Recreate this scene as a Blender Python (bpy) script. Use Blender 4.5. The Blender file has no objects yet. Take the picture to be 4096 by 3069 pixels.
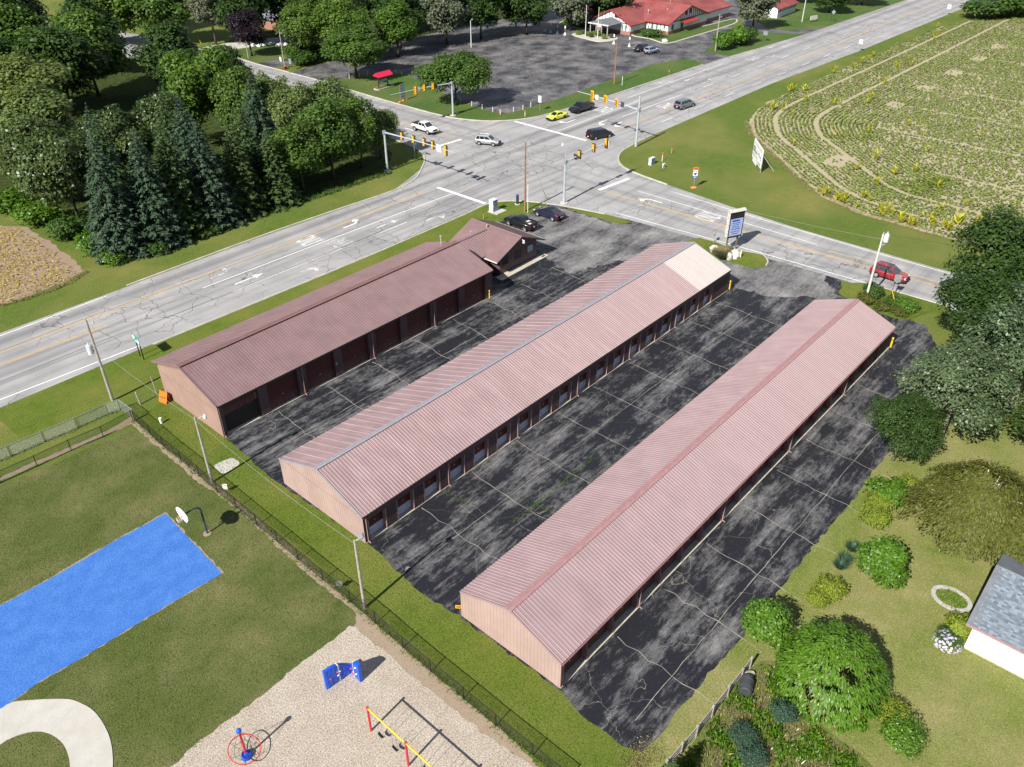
import bpy, math, random
import numpy as np
from mathutils import Matrix, Vector
random.seed(7)
SC = bpy.context.scene
COL = SC.collection
PI = math.pi

# ------------------------------------------------------------------ camera
CAMH, FPX = 48.0, 3285.83
PITCH, ROLL, YAW = math.radians(34.2016), math.radians(-0.0996), math.radians(41.6446)
_fw = np.array([math.cos(YAW)*math.cos(PITCH), math.sin(YAW)*math.cos(PITCH), -math.sin(PITCH)])
_r = np.array([math.sin(YAW), -math.cos(YAW), 0.0]); _u = np.cross(_r, _fw)
_R = _r*math.cos(ROLL)+_u*math.sin(ROLL); _U = -_r*math.sin(ROLL)+_u*math.cos(ROLL)
cam_d = bpy.data.cameras.new('camera'); cam = bpy.data.objects.new('camera', cam_d); COL.objects.link(cam)
cam.matrix_world = Matrix(((_R[0], _U[0], -_fw[0], 0), (_R[1], _U[1], -_fw[1], 0), (_R[2], _U[2], -_fw[2], CAMH), (0, 0, 0, 1)))
cam_d.sensor_fit = 'HORIZONTAL'; cam_d.sensor_width = 36.0; cam_d.lens = 36.0*FPX/4096.0
cam_d.clip_start = 0.5; cam_d.clip_end = 4000
SC.camera = cam

# ------------------------------------------------------------------ sky, sun, exposure
SUN_AZ, SUN_EL = math.radians(184.0), math.radians(39.5)     # where the sun stands
world = bpy.data.worlds.new('World'); SC.world = world; world.use_nodes = True
wn = world.node_tree.nodes; wl = world.node_tree.links
sky = wn.new('ShaderNodeTexSky'); sky.sky_type = 'NISHITA'; sky.sun_disc = False
sky.sun_elevation = SUN_EL; sky.sun_rotation = SUN_AZ - math.radians(90)
bg = wn['Background']; bg.inputs['Strength'].default_value = 0.06
wl.new(sky.outputs['Color'], bg.inputs['Color'])
sun_d = bpy.data.lights.new('sun', 'SUN'); sun_d.energy = 4.8; sun_d.angle = math.radians(0.53); sun_d.color = (1.0, 0.955, 0.89)
sun = bpy.data.objects.new('sun', sun_d); COL.objects.link(sun)
_sd = Vector((math.cos(SUN_AZ)*math.cos(SUN_EL), math.sin(SUN_AZ)*math.cos(SUN_EL), math.sin(SUN_EL)))
sun.rotation_euler = _sd.to_track_quat('Z', 'Y').to_euler()
vs = SC.view_settings; vs.view_transform = 'Standard'; vs.look = 'None'; vs.exposure = 0.68; vs.gamma = 1.0; vs.use_curve_mapping = False
cy = SC.cycles; cy.max_bounces = 5; cy.diffuse_bounces = 2; cy.glossy_bounces = 2; cy.transmission_bounces = 3; cy.transparent_max_bounces = 8
cy.caustics_reflective = False; cy.caustics_refractive = False

# ------------------------------------------------------------------ places: photo pixel (4096 wide) to a point at height z
def g(x, y, z=0.0):
    d = _fw*FPX + _R*(x-2048.0) - _U*(y-1534.5)
    k = (z-CAMH)/d[2]
    return (d[0]*k, d[1]*k, z)
K = 4096/2211.0
def o(x, y, z=0.0): return g(x*K, y*K, z)
def t(c, r, x, y, z=0.0): return g(c*1024+x/2.1602, r*767+y/2.1602, z)
def ol(l): return [o(x, y)[:2] for x, y in l]
def tl(c, r, l): return [t(c, r, x, y)[:2] for x, y in l]
def height(b, tx, ty):
    d = _fw*FPX + _R*(tx-2048.0) - _U*(ty-1534.5)
    return CAMH + d[2]*math.hypot(b[0], b[1])/math.hypot(d[0], d[1])

# ------------------------------------------------------------------ mesh builder
class MB:
    def __init__(s): s.v = []; s.f = []; s.m = []; s.mi = 0
    def add(s, vs, fs):
        b = len(s.v); s.v += [tuple(map(float, p)) for p in vs]
        for f in fs: s.f.append(tuple(b+i for i in f)); s.m.append(s.mi)
        return s
    def box(s, x0, x1, y0, y1, z0, z1):
        return s.add([(x0,y0,z0),(x1,y0,z0),(x1,y1,z0),(x0,y1,z0),(x0,y0,z1),(x1,y0,z1),(x1,y1,z1),(x0,y1,z1)],
                     [(3,2,1,0),(4,5,6,7),(0,1,5,4),(1,2,6,5),(2,3,7,6),(3,0,4,7)])
    def beam(s, a, b, w, h=None, up=(0,0,1)):
        h = h or w; a = Vector(a); b = Vector(b); d = (b-a).normalized(); up = Vector(up)
        if abs(d.dot(up)) > 0.98: up = Vector((1,0,0))
        x = d.cross(up).normalized(); y = x.cross(d).normalized(); x = x*(w/2); y = y*(h/2)
        return s.add([a-x-y,a+x-y,a+x+y,a-x+y,b-x-y,b+x-y,b+x+y,b-x+y],[(0,1,2,3),(7,6,5,4),(1,0,4,5),(2,1,5,6),(3,2,6,7),(0,3,7,4)])
    def tube(s, pts, r, n=8, cap=True):
        pts = [Vector(p) for p in pts]; rs = r if isinstance(r, (list, tuple)) else [r]*len(pts)
        base = len(s.v); ref = None
        for i, p in enumerate(pts):
            d = (pts[min(i+1, len(pts)-1)]-pts[max(i-1, 0)]).normalized()
            if ref is None: ref = Vector((1,0,0)) if abs(d.x) < 0.8 else Vector((0,1,0))
            x = (ref-d*ref.dot(d)).normalized(); y = d.cross(x); ref = x
            for k in range(n):
                a = 2*PI*k/n; q = p+x*(rs[i]*math.cos(a))+y*(rs[i]*math.sin(a)); s.v.append(tuple(q))
        for i in range(len(pts)-1):
            for k in range(n):
                a0 = base+i*n+k; a1 = base+i*n+(k+1) % n
                s.f.append((a0, a1, a1+n, a0+n)); s.m.append(s.mi)
        if cap:
            s.f.append(tuple(base+k for k in reversed(range(n)))); s.m.append(s.mi)
            s.f.append(tuple(base+(len(pts)-1)*n+k for k in range(n))); s.m.append(s.mi)
        return s
    def cyl(s, a, b, r0, r1=None, n=12): return s.tube([a, b], [r0, r0 if r1 is None else r1], n)
    def prism(s, poly, z0, z1):
        n = len(poly); return s.add([(x,y,z0) for x,y in poly]+[(x,y,z1) for x,y in poly],
            [tuple(reversed(range(n))), tuple(range(n,2*n))]+[(i,(i+1) % n,n+(i+1) % n,n+i) for i in range(n)])
    def face(s, pts): return s.add(pts, [tuple(range(len(pts)))])
    def ball(s, c, r, nu=12, nv=8, jit=0.0, rng=None):
        r = r if isinstance(r, (list, tuple)) else (r, r, r); base = len(s.v); rng = rng or random
        for j in range(nv+1):
            th = PI*j/nv
            for i in range(nu):
                ph = 2*PI*i/nu; k = 1+jit*(rng.random()-.5)*2
                s.v.append((c[0]+r[0]*k*math.sin(th)*math.cos(ph), c[1]+r[1]*k*math.sin(th)*math.sin(ph), c[2]+r[2]*k*math.cos(th)))
        for j in range(nv):
            for i in range(nu):
                s.f.append((base+j*nu+i, base+(j+1)*nu+i, base+(j+1)*nu+(i+1) % nu, base+j*nu+(i+1) % nu)); s.m.append(s.mi)
        return s
    def mesh(s, name, mats, smooth=False):
        me = bpy.data.meshes.new(name); me.from_pydata(s.v, [], s.f)
        mats = mats if isinstance(mats, (list, tuple)) else [mats]
        for m in mats: me.materials.append(m)
        if len(mats) > 1: me.polygons.foreach_set('material_index', s.m)
        if smooth: me.polygons.foreach_set('use_smooth', [True]*len(me.polygons))
        me.update(); return me

def link(name, data, parent=None, loc=(0,0,0), rot=(0,0,0)):
    ob = bpy.data.objects.new(name, data); COL.objects.link(ob)
    ob.location = loc; ob.rotation_euler = rot
    if parent is not None: ob.parent = parent
    return ob
def obj(name, mb, mats, parent=None, loc=(0,0,0), rot=(0,0,0), smooth=False):
    return link(name, mb.mesh(name, mats, smooth), parent, loc, rot)
def tag(ob, label, cat, group=None):
    ob['label'] = label; ob['category'] = cat
    if group: ob['group'] = group
    return ob
def thing(name, label, cat, loc=(0,0,0), rz=0.0, group=None):
    ob = link(name, None, None, loc, (0,0,rz)); return tag(ob, label, cat, group)
def struct(ob): ob['kind'] = 'structure'; return ob
def stuff(ob, label=None, cat=None):
    ob['kind'] = 'stuff'
    if label: ob['label'] = label; ob['category'] = cat
    return ob
def dup(root, loc=None, rz=None, label=None, scale=None):
    def rec(s, par):
        c = s.copy(); COL.objects.link(c)
        if par is not None: c.parent = par
        for ch in list(s.children): rec(ch, c)
        return c
    r = rec(root, None)
    if loc is not None: r.location = loc
    if rz is not None: r.rotation_euler = (0,0,rz)
    if scale is not None: r.scale = scale if hasattr(scale, '__len__') else (scale,)*3
    if label: r['label'] = label
    return r
def text(name, body, size, mat, parent, loc, rot, align='CENTER', sx=1.0):
    c = bpy.data.curves.new(name, 'FONT'); c.body = body; c.size = size; c.align_x = align; c.align_y = 'CENTER'; c.extrude = 0.003
    c.resolution_u = 2; c.materials.append(mat)
    ob = link(name, c, parent, loc, rot); ob.scale = (sx, 1, 1); return ob

# ------------------------------------------------------------------ materials
class NT:
    def __init__(s, name):
        s.mat = bpy.data.materials.new(name); s.mat.use_nodes = True
        s.n = s.mat.node_tree.nodes; s.l = s.mat.node_tree.links; s.b = s.n['Principled BSDF']
        s._pos = None
    def new(s, ty, **kw):
        nd = s.n.new(ty)
        for k, v in kw.items(): setattr(nd, k, v)
        return nd
    def set(s, sock, val):
        if isinstance(val, bpy.types.NodeSocket): s.l.new(val, sock)
        elif val is not None:
            if isinstance(val, (tuple, list)) and len(val) == 3 and sock.type == 'RGBA': val = (*val, 1)
            sock.default_value = val
    def pos(s, rot=0.0, scale=(1,1,1)):
        if s._pos is None: s._pos = s.new('ShaderNodeNewGeometry').outputs['Position']
        if rot == 0 and tuple(scale) == (1,1,1): return s._pos
        m = s.new('ShaderNodeMapping'); s.l.new(s._pos, m.inputs['Vector']); m.inputs['Rotation'].default_value = (0,0,rot); m.inputs['Scale'].default_value = scale
        return m.outputs['Vector']
    def noise(s, scale, detail=3, rough=.55, vec=None, dist=0.0):
        nd = s.new('ShaderNodeTexNoise'); s.l.new(vec or s.pos(), nd.inputs['Vector'])
        nd.inputs['Scale'].default_value = scale; nd.inputs['Detail'].default_value = detail; nd.inputs['Roughness'].default_value = rough; nd.inputs['Distortion'].default_value = dist
        return nd.outputs['Fac']
    def ramp(s, fac, a, b, lo=0.0, hi=1.0):
        nd = s.new('ShaderNodeMapRange'); s.set(nd.inputs['Value'], fac)
        for k, v in zip(('From Min','From Max','To Min','To Max'), (a, b, lo, hi)): nd.inputs[k].default_value = v
        return nd.outputs['Result']
    def mix(s, fac, a, b, mode='MIX'):
        nd = s.new('ShaderNodeMix', data_type='RGBA', blend_type=mode)
        s.set(nd.inputs[0], fac); s.set(nd.inputs[6], a); s.set(nd.inputs[7], b); return nd.outputs[2]
    def math(s, op, a, b=None):
        nd = s.new('ShaderNodeMath', operation=op); s.set(nd.inputs[0], a)
        if b is not None: s.set(nd.inputs[1], b)
        return nd.outputs[0]
    def bump(s, h, strength=.5, dist=.05):
        nd = s.new('ShaderNodeBump'); s.set(nd.inputs['Height'], h); nd.inputs['Strength'].default_value = strength; nd.inputs['Distance'].default_value = dist
        s.l.new(nd.outputs['Normal'], s.b.inputs['Normal'])
    def out(s, color=None, rough=None, spec=None, metal=None):
        if color is not None: s.set(s.b.inputs['Base Color'], color)
        if rough is not None: s.set(s.b.inputs['Roughness'], rough)
        if spec is not None: s.set(s.b.inputs['Specular IOR Level'], spec)
        if metal is not None: s.set(s.b.inputs['Metallic'], metal)
        return s.mat
_MC = {}
def plain(name, c, rough=.6, spec=.3, metal=0.0, var=.12, scale=3.0, coat=0.0):
    """solid colour with slight procedural unevenness"""
    if name in _MC: return _MC[name]
    n = NT(name); tc = n.new('ShaderNodeTexCoord').outputs['Object']
    f = n.noise(scale, 4, .6, tc)
    d = tuple(x*(1-var) for x in c); e = tuple(min(1, x*(1+var)) for x in c)
    col = n.mix(n.ramp(f, .3, .7), d, e)
    m = n.out(col, n.ramp(f, .2, .8, max(0, rough-.08), min(1, rough+.08)), spec, metal)
    if coat: n.b.inputs['Coat Weight'].default_value = coat; n.b.inputs['Coat Roughness'].default_value = .05
    _MC[name] = m; return m
def grass(name, dark, light, dry, dryamt=.5, patch=.12, fine=7.0):
    n = NT(name)
    big = n.noise(patch, 4, .6); mid = n.noise(.9, 4, .65, dist=.4); fin = n.noise(fine, 3, .7); vf = n.noise(26, 2, .6)
    c = n.mix(n.ramp(fin, .3, .7), dark, light)
    c = n.mix(n.ramp(mid, .45, .8, 0, .6), c, tuple(x*.8 for x in dark))
    dm = n.math('MULTIPLY', n.ramp(big, .5-.2*dryamt, .78-.1*dryamt), n.ramp(mid, .25, .6, .35, 1))
    c = n.mix(dm, c, n.mix(n.ramp(fin, .3, .75), tuple(x*.75 for x in dry), tuple(min(1, x*1.15) for x in dry)))
    c = n.mix(n.ramp(vf, .38, .66, .0, .7), c, tuple(x*.4 for x in dark))
    n.bump(n.math('ADD', fin, n.math('MULTIPLY', vf, .6)), .9, .06)
    return n.out(c, .9, .1)
# ================================================================== SETTING: ground, roads, lots
def rough_edge(pts, step=.7, amp=.15, seed=1, closed=True):
    rg = random.Random(seed); out = []
    n = len(pts)
    for i in range(n if closed else n-1):
        a = pts[i]; b = pts[(i+1) % n]; L = math.hypot(b[0]-a[0], b[1]-a[1]); k = max(1, int(L/step))
        if L > 160: k = 1
        for j in range(k):
            u = j/k; x = a[0]+(b[0]-a[0])*u; y = a[1]+(b[1]-a[1])*u
            if k > 1: x += rg.uniform(-amp, amp); y += rg.uniform(-amp, amp)
            out.append((x, y))
    if not closed: out.append(pts[-1])
    return out
def smooth(pts, n=5, closed=True):
    out = []; N = len(pts)
    rng = range(N) if closed else range(N-1)
    for i in rng:
        if closed: p0, p1, p2, p3 = pts[i-1], pts[i], pts[(i+1) % N], pts[(i+2) % N]
        else: p0, p1, p2, p3 = pts[max(i-1,0)], pts[i], pts[i+1], pts[min(i+2,N-1)]
        for k in range(n):
            u = k/n; u2 = u*u; u3 = u2*u
            out.append(tuple(.5*((2*p1[j])+(-p0[j]+p2[j])*u+(2*p0[j]-5*p1[j]+4*p2[j]-p3[j])*u2+(-p0[j]+3*p1[j]-3*p2[j]+p3[j])*u3) for j in (0,1)))
    if not closed: out.append(pts[-1])
    return out
def sheet(name, pts, z, m, parent=None, kind=True):
    from mathutils.geometry import tessellate_polygon
    tri = tessellate_polygon([[Vector((x, y, 0)) for x, y in pts]])
    mb = MB(); mb.add([(x, y, z) for x, y in pts], [tuple(q) for q in tri])
    fs = []
    for f in mb.f:
        a, b, c = [mb.v[i] for i in f]
        fs.append(f if (b[0]-a[0])*(c[1]-a[1])-(b[1]-a[1])*(c[0]-a[0]) > 0 else f[::-1])
    mb.f = fs
    ob = obj(name, mb, m, parent)
    if kind: struct(ob)
    return ob
def ribbon(pts, w, z, mb=None, w2=None):
    """flat strip along a polyline"""
    mb = mb or MB(); b = len(mb.v); n = len(pts)
    for i, p in enumerate(pts):
        a = pts[max(i-1,0)]; c = pts[min(i+1,n-1)]; dx, dy = c[0]-a[0], c[1]-a[1]; L = math.hypot(dx, dy) or 1
        hw = w[i]/2 if isinstance(w, (list, tuple)) else w/2
        mb.v.append((p[0]-dy/L*hw, p[1]+dx/L*hw, z)); mb.v.append((p[0]+dy/L*hw, p[1]-dx/L*hw, z))
    for i in range(n-1): mb.f.append((b+2*i, b+2*i+1, b+2*i+3, b+2*i+2)); mb.m.append(mb.mi)
    return mb
def dash(x0, y0, x1, y1, w, z, mb): return ribbon([(x0,y0),(x1,y1)], w, z, mb)

# ---- materials of the ground
G_verge = grass('verge_grass', (.075,.125,.018), (.20,.26,.055), (.32,.28,.09), .4, .07, 6)
G_strip = grass('mown_strip_grass', (.075,.125,.014), (.21,.27,.045), (.28,.26,.07), .35, .12, 7)
G_play = grass('playground_grass', (.070,.100,.022), (.175,.205,.062), (.31,.27,.13), .35, .16, 8)
G_yard = grass('yard_grass', (.13,.17,.03), (.28,.33,.085), (.46,.39,.19), .75, .2, 7)
G_far = grass('far_lawn_grass', (.06,.12,.025), (.12,.20,.05), (.22,.21,.08), .3, .08, 5)
G_wild = grass('wild_patch', (.07,.12,.02), (.20,.26,.05), (.26,.20,.11), .8, .45, 5)
n = NT('dirt'); f1 = n.noise(2.2, 5, .7); f2 = n.noise(14, 3, .7)
M_dirt = n.out(n.mix(n.ramp(f2, .3, .7), n.mix(n.ramp(f1, .3, .7), (.19,.125,.075), (.30,.22,.145)), (.40,.33,.25)), .95, .1); n.bump(f2, .6, .05)
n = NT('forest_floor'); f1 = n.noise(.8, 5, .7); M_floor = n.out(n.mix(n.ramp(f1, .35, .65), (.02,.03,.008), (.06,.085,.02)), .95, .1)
n = NT('playground_chips'); f1 = n.noise(9, 4, .75); f2 = n.noise(.5, 3, .6); f3 = n.noise(24, 2, .6)
M_chips = n.out(n.mix(n.ramp(f2, .35, .7), n.mix(n.ramp(f1, .32, .62), (.26,.20,.145), (.62,.54,.44)), n.mix(n.ramp(f1, .32, .62), (.33,.27,.20), (.70,.63,.53))), .95, .1)
n.bump(n.math('ADD', f1, n.math('MULTIPLY', f3, .5)), 1.0, .09)
n = NT('blue_court'); f1 = n.noise(11, 3, .8); f2 = n.noise(.8, 4, .6)
M_court = n.out(n.mix(n.ramp(f2, .35, .7), n.mix(n.ramp(f1, .3, .68), (.022,.075,.27), (.075,.22,.62)), n.mix(n.ramp(f1, .3, .68), (.03,.10,.33), (.11,.28,.70))), .9, .1); n.bump(f1, .4, .03)
n = NT('concrete'); f1 = n.noise(.7, 5, .6); f2 = n.noise(9, 3, .6)
M_conc = n.out(n.mix(n.ramp(f2, .3, .7, 0, .5), n.mix(n.ramp(f1, .3, .7), (.46,.43,.38), (.56,.54,.49)), (.42,.40,.36)), .9, .15)
M_kerb = plain('kerb_concrete', (.44,.42,.36), .9, .15, var=.2, scale=.8)

def cracks(n, scale, width, vec=None, seedoff=0.0):
    v = n.new('ShaderNodeTexVoronoi', feature='DISTANCE_TO_EDGE')
    base = vec or n.pos()
    w = n.new('ShaderNodeTexNoise'); n.l.new(base, w.inputs['Vector']); w.inputs['Scale'].default_value = scale*2.2; w.inputs['Detail'].default_value = 4
    ad = n.new('ShaderNodeVectorMath', operation='MULTIPLY_ADD'); n.l.new(w.outputs['Color'], ad.inputs[0]); ad.inputs[1].default_value = (.9/scale*.5,)*3; n.l.new(base, ad.inputs[2])
    n.l.new(ad.outputs[0], v.inputs['Vector']); v.inputs['Scale'].default_value = scale
    return n.ramp(v.outputs['Distance'], width, width*.35)
def asphalt(name, rot, dark, worn, worn_lo, worn_hi, along=.07, across=.5, crack=.35):
    n = NT(name); st = n.pos(-rot, (along, across, 1))
    a = n.noise(1.0, 5, .65, st); b = n.noise(.22, 5, .62); c = n.noise(2.4, 5, .75, n.pos(-rot, (.5, 1.3, 1))); sp = n.noise(18, 3, .8)
    s = n.math('ADD', n.math('MULTIPLY', a, .45), n.math('ADD', n.math('MULTIPLY', b, .35), n.math('MULTIPLY', c, .35)))
    w = n.ramp(s, worn_lo, worn_hi)
    w = n.math('MULTIPLY', w, n.ramp(sp, .36, .60, .12, 1.15))
    col = n.mix(w, n.mix(n.ramp(sp, .3, .75), dark, tuple(x*1.9 for x in dark)), worn)
    col = n.mix(n.math('MULTIPLY', n.ramp(sp, .64, .72), .55), col, tuple(min(1, x*1.25) for x in worn))
    k = cracks(n, crack, .0045*crack/.35); k2 = n.ramp(n.noise(.12, 2, .5), .40, .52)
    col = n.mix(n.math('MULTIPLY', n.math('MULTIPLY', k, k2), .7), col, (.34,.31,.26))
    n.bump(sp, .25, .02)
    return n.out(col, n.ramp(w, 0, 1, .62, .9), .25)
M_lot = asphalt('sealed_lot_asphalt', 0.0, (.0105,.0112,.0145), (.36,.35,.345), .555, .76, .10, .75, .17)
M_lot2 = asphalt('worn_lot_asphalt', 0.0, (.020,.021,.026), (.40,.385,.365), .46, .70, .12, .5, .2)
M_rlot = asphalt('restaurant_lot_asphalt', .3, (.026,.026,.031), (.33,.315,.30), .50, .72, .16, .22, .16)

def road_mat(name, rot, lanes):
    n = NT(name); st = n.pos(-rot, (.018, .75, 1)); st2 = n.pos(-rot, (.1, 2.6, 1))
    a = n.noise(1.0, 4, .6, st); b = n.noise(.16, 5, .6); c = n.noise(1.0, 5, .7, st2); sp = n.noise(16, 3, .75)
    col = n.mix(n.ramp(b, .3, .7), (.255,.25,.25), (.40,.39,.38))
    col = n.mix(n.ramp(a, .50, .68, 0, .62), col, (.145,.142,.15))
    col = n.mix(n.ramp(c, .55, .75, 0, .45), col, (.12,.118,.125))
    if lanes:
        sx = n.new('ShaderNodeSeparateXYZ'); n.l.new(n.pos(), sx.inputs[0])
        ax = sx.outputs['Y' if rot == 0 else 'X']
        for y, w, amt in lanes:
            d = n.math('ABSOLUTE', n.math('SUBTRACT', ax, y))
            e = n.math('MULTIPLY', n.ramp(d, w, w*.25), n.ramp(c, .3, .6, amt*.5, amt))
            col = n.mix(e, col, (.07,.068,.075))
    col = n.mix(n.ramp(sp, .35, .75, 0, .35), col, (.47,.46,.45))
    k = n.math('MULTIPLY', cracks(n, .30, .016), n.ramp(n.noise(.07, 2, .5), .42, .55))
    col = n.mix(n.math('MULTIPLY', k, .8), col, (.085,.08,.08))
    n.bump(sp, .2, .02)
    return n.out(col, .85, .2)
M_hwy = road_mat('highway_asphalt', 0.0, [(95.6,1.1,.55),(91.7,.7,.25),(88.2,.6,.3),(86.6,.25,.45),(99.0,1.2,.35),(84.9,.6,.2)])
M_cross = road_mat('cross_road_asphalt', PI/2, [(101.2,.8,.35),(104.8,.8,.3),(108.0,.8,.25),(112.0,1.0,.4)])
n = NT('dark_turn_asphalt'); st = n.noise(.5, 5, .7); s2 = n.noise(6, 3, .7)
M_turn = n.out(n.mix(n.ramp(st, .3, .72), (.045,.044,.05), (.16,.157,.16)), .8, .2)
n = NT('white_paint'); f1 = n.noise(5, 5, .8); f2 = n.noise(1.1, 3, .6)
M_white = n.out(n.mix(n.ramp(n.math('ADD', n.math('MULTIPLY', f1, .7), n.math('MULTIPLY', f2, .3)), .36, .46), (.30,.295,.29), (.80,.79,.76)), .7, .3)
n = NT('worn_white_paint'); f1 = n.noise(3.5, 5, .8); f2 = n.noise(.8, 3, .6)
M_wworn = n.out(n.mix(n.ramp(n.math('ADD', n.math('MULTIPLY', f1, .6), n.math('MULTIPLY', f2, .4)), .47, .54), (.30,.295,.29), (.74,.73,.70)), .7, .3)
n = NT('yellow_paint'); f1 = n.noise(6, 5, .8); f2 = n.noise(.6, 3, .6)
M_yel = n.out(n.mix(n.ramp(n.math('ADD', n.math('MULTIPLY', f1, .6), n.math('MULTIPLY', f2, .4)), .38, .56), (.34,.31,.25), (.70,.43,.10)), .7, .3)

# ---- ground sheet to the horizon
mb = MB()
gs = [-1500,-600,-200,-60,40,140,260,420,800,2500]
for i in range(len(gs)-1):
    for j in range(len(gs)-1):
        mb.face([(gs[i],gs[j],0),(gs[i+1],gs[j],0),(gs[i+1],gs[j+1],0),(gs[i],gs[j+1],0)])
struct(obj('ground', mb, G_verge))

# ---- woods floor
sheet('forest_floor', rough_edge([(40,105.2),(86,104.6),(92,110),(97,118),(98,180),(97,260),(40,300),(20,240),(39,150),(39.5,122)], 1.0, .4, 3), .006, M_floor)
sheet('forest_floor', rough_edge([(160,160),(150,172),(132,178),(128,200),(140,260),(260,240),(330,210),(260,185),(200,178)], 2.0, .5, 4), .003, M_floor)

# ---- roads
cross_pts = [(98.6,-200),(98.6,21.9),(97.7,41.5),(96.4,60),(95.6,66.2),(94.0,72.5),(92.0,77.5),(89.5,81.0),(86,82.4),
             (80,90),(80.7,97.2),(86.5,98.3),(91.4,101.6),(94.4,104.2),(96.9,108),(98.2,115.8),(99.2,130),(100,190),(96,240),(80,300),(60,400),
             (80,400),(102,300),(113,240),(116,201),(115,185),(115.3,172),(115.4,160),(114.7,148),(114.4,134),(114.7,120),(116.4,114),(119.5,109.6),(124,106.7),(129.3,105.3),(135,104.4),(136,90),
             (127.4,82.0),(121,81.2),(117,79.3),(114.2,76.3),(112.7,71.5),(111.6,62),(110.3,51.8),(109.6,41.5),(109.6,31.9),(109.7,21),(109.7,-200)]
sheet('cross_road', cross_pts, .010, M_cross)
hwy = [(-200,82.6),(30,82.3),(60,81.9),(86.5,82.5),(100,81.6),(127.4,82.0),(180,82.7),(225,80.9),(310,80.0),(700,78),(700,98),(306,99.2),(234.7,100.3),(215,101.6),(198,103.0),(155,103.8),(142.6,104.1),(129.3,105.2),(112,106),(100,104.5),(91.4,101.4),(80.7,97.1),(56,97.8),(30.8,97.6),(-200,98.6)]
sheet('highway', hwy, .014, M_hwy)
# sealed, darker turning areas worn by tyres
rg = random.Random(5)
def arc(cx, cy_, r, a0, a1, n=24, wob=.0): return [(cx+(r+rg.uniform(-wob,wob))*math.cos(a0+(a1-a0)*i/n), cy_+(r+rg.uniform(-wob,wob))*math.sin(a0+(a1-a0)*i/n)) for i in range(n+1)]
# ---- lots
lot = ol([(486,945),(520,975),(605,1048),(700,1110),(795,1175),(850,1225),(905,1275),(1000,1337),(1110,1420),(1215,1492),(1240,1530),(1290,1570),(1340,1605),(1384,1624),(1400,1608),(1440,1570),(1470,1528),(1530,1455),(1600,1380),(1690,1265),(1760,1175),(1850,1070),(1885,1018),(1960,940),(2040,845),(2050,800),(2000,705),(1965,690),(1900,668),(1855,652),(1822,640)]) + \
      [(98.7,31.5),(98.4,44),(97.3,52),(95.8,64.5)] + ol([(1368,481),(1330,484),(1317,479),(1236,454.5),(1205,441),(1186,442.5),(1136,465),(1100,470),(1052,490),(1000,545),(900,590),(520,770)])
sheet('storage_lot', rough_edge(lot, .5, .13, 2), .006, M_lot)
# paler, unsealed apron by the road
apron = ol([(1136,466),(1190,444),(1236,456),(1317,482),(1368,484)]) + [(96.6,62),(97.7,52),(98.5,44),(98.8,33),(96,32.0)] + ol([(1810,640),(1790,655),(1740,640),(1660,640),(1590,620),(1540,600),(1480,540),(1330,565),(1230,590),(1190,565),(1165,545),(1120,510)])
sheet('paved_apron', rough_edge(apron, .6, .35, 9), .0085, M_lot2)
rlot = ol([(622,158),(700,136),(760,118),(830,104),(900,80),(980,62),(1060,46),(1150,30),(1230,0),(1330,-40),(1560,-40),(1605,15),(1595,45),(1563,80),(1528,110),(1560,118),(1575,122),(1525,139),(1500,129),(1467.8,128.7),(1400.5,141),(1355,160),(1280.5,187),(1210.5,212),(1105,243),(1082,244),(1040,235),(952.6,199),(900,172),(877,160),(840,157),(777,165),(737,171),(694,177)])
sheet('restaurant_lot', rough_edge(rlot, .8, .2, 4), .006, M_rlot)
sheet('driveway', ol([(1655,99),(1690,86),(1640,72),(1610,66),(1600,40),(1625,40),(1650,58),(1700,66),(1790,60),(1738,76)]), .005, M_rlot)
sheet('gravel_drive', rough_edge(ol([(440,103),(478,116),(500,108),(560,98),(640,88),(650,78),(560,84),(470,96)]), 1, .3), .007, M_conc)
sheet('paved_patch', rough_edge(ol([(553,138),(585,147),(630,140),(640,128),(600,128),(575,132)]), 1, .3), .007, M_rlot)
# ---- lawns
sheet('playground_lawn', rough_edge(ol([(-120,1110),(0,1052),(285,925),(345,965),(430,1040),(525,1108),(600,1180),(672,1243),(770,1325),(830,1400),(1180,1690),(1000,1760),(-200,1800)]), .8, .15, 11), .005, G_play)
sheet('mown_strip', rough_edge(ol([(288,905),(345,870),(500,935),(620,1046),(800,1170),(1000,1335),(1220,1490),(1395,1625),(1440,1690),(1200,1660),(900,1395),(560,1110)]), 1, .2, 12), .004, G_strip)
sheet('mown_strip', rough_edge([(15,73.6),(30,73.6),(66,74),(83,72),(90,77),(88,81.6),(75,81.9),(45,81.8),(15,82.6)], 1, .12, 14), .004, G_strip)
sheet('yard_lawn', rough_edge(ol([(1330,1720),(1384,1600),(1600,1360),(1860,1040),(2030,800),(2400,800),(2500,1900),(1330,1900)]), 1.2, .2, 13), .0045, G_yard)
sheet('wild_patch', smooth(ol([(1440,1740),(1500,1600),(1570,1500),(1640,1430),(1690,1440),(1720,1500),(1790,1580),(1870,1640),(1900,1740)]), 4), .0075, G_wild)
sheet('far_lawn', rough_edge(ol([(694,177),(737,172),(777,166),(840,158),(877,161),(952,200),(1040,236),(1082,245),(1105,244),(1210,213),(1280,188),(1355,161),(1400,142),(1467,130),(1500,130),(1519,140),(1443,166),(1355,195),(1280,220),(1225,240),(1180,247),(1130,256),(1105,261),(1052,260),(960,252.5),(853,224),(760,197.5)]), 1, .12, 15), .011, G_far)
sheet('far_lawn', ol([(430,98),(478,118),(553,139),(600,128),(640,112),(640,95),(560,100),(500,110)]), .0065, G_far)
sheet('far_lawn', ol([(1520,112),(1575,121),(1658,98),(1738,74),(1640,70),(1590,62)]), .0085, G_far)
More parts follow.
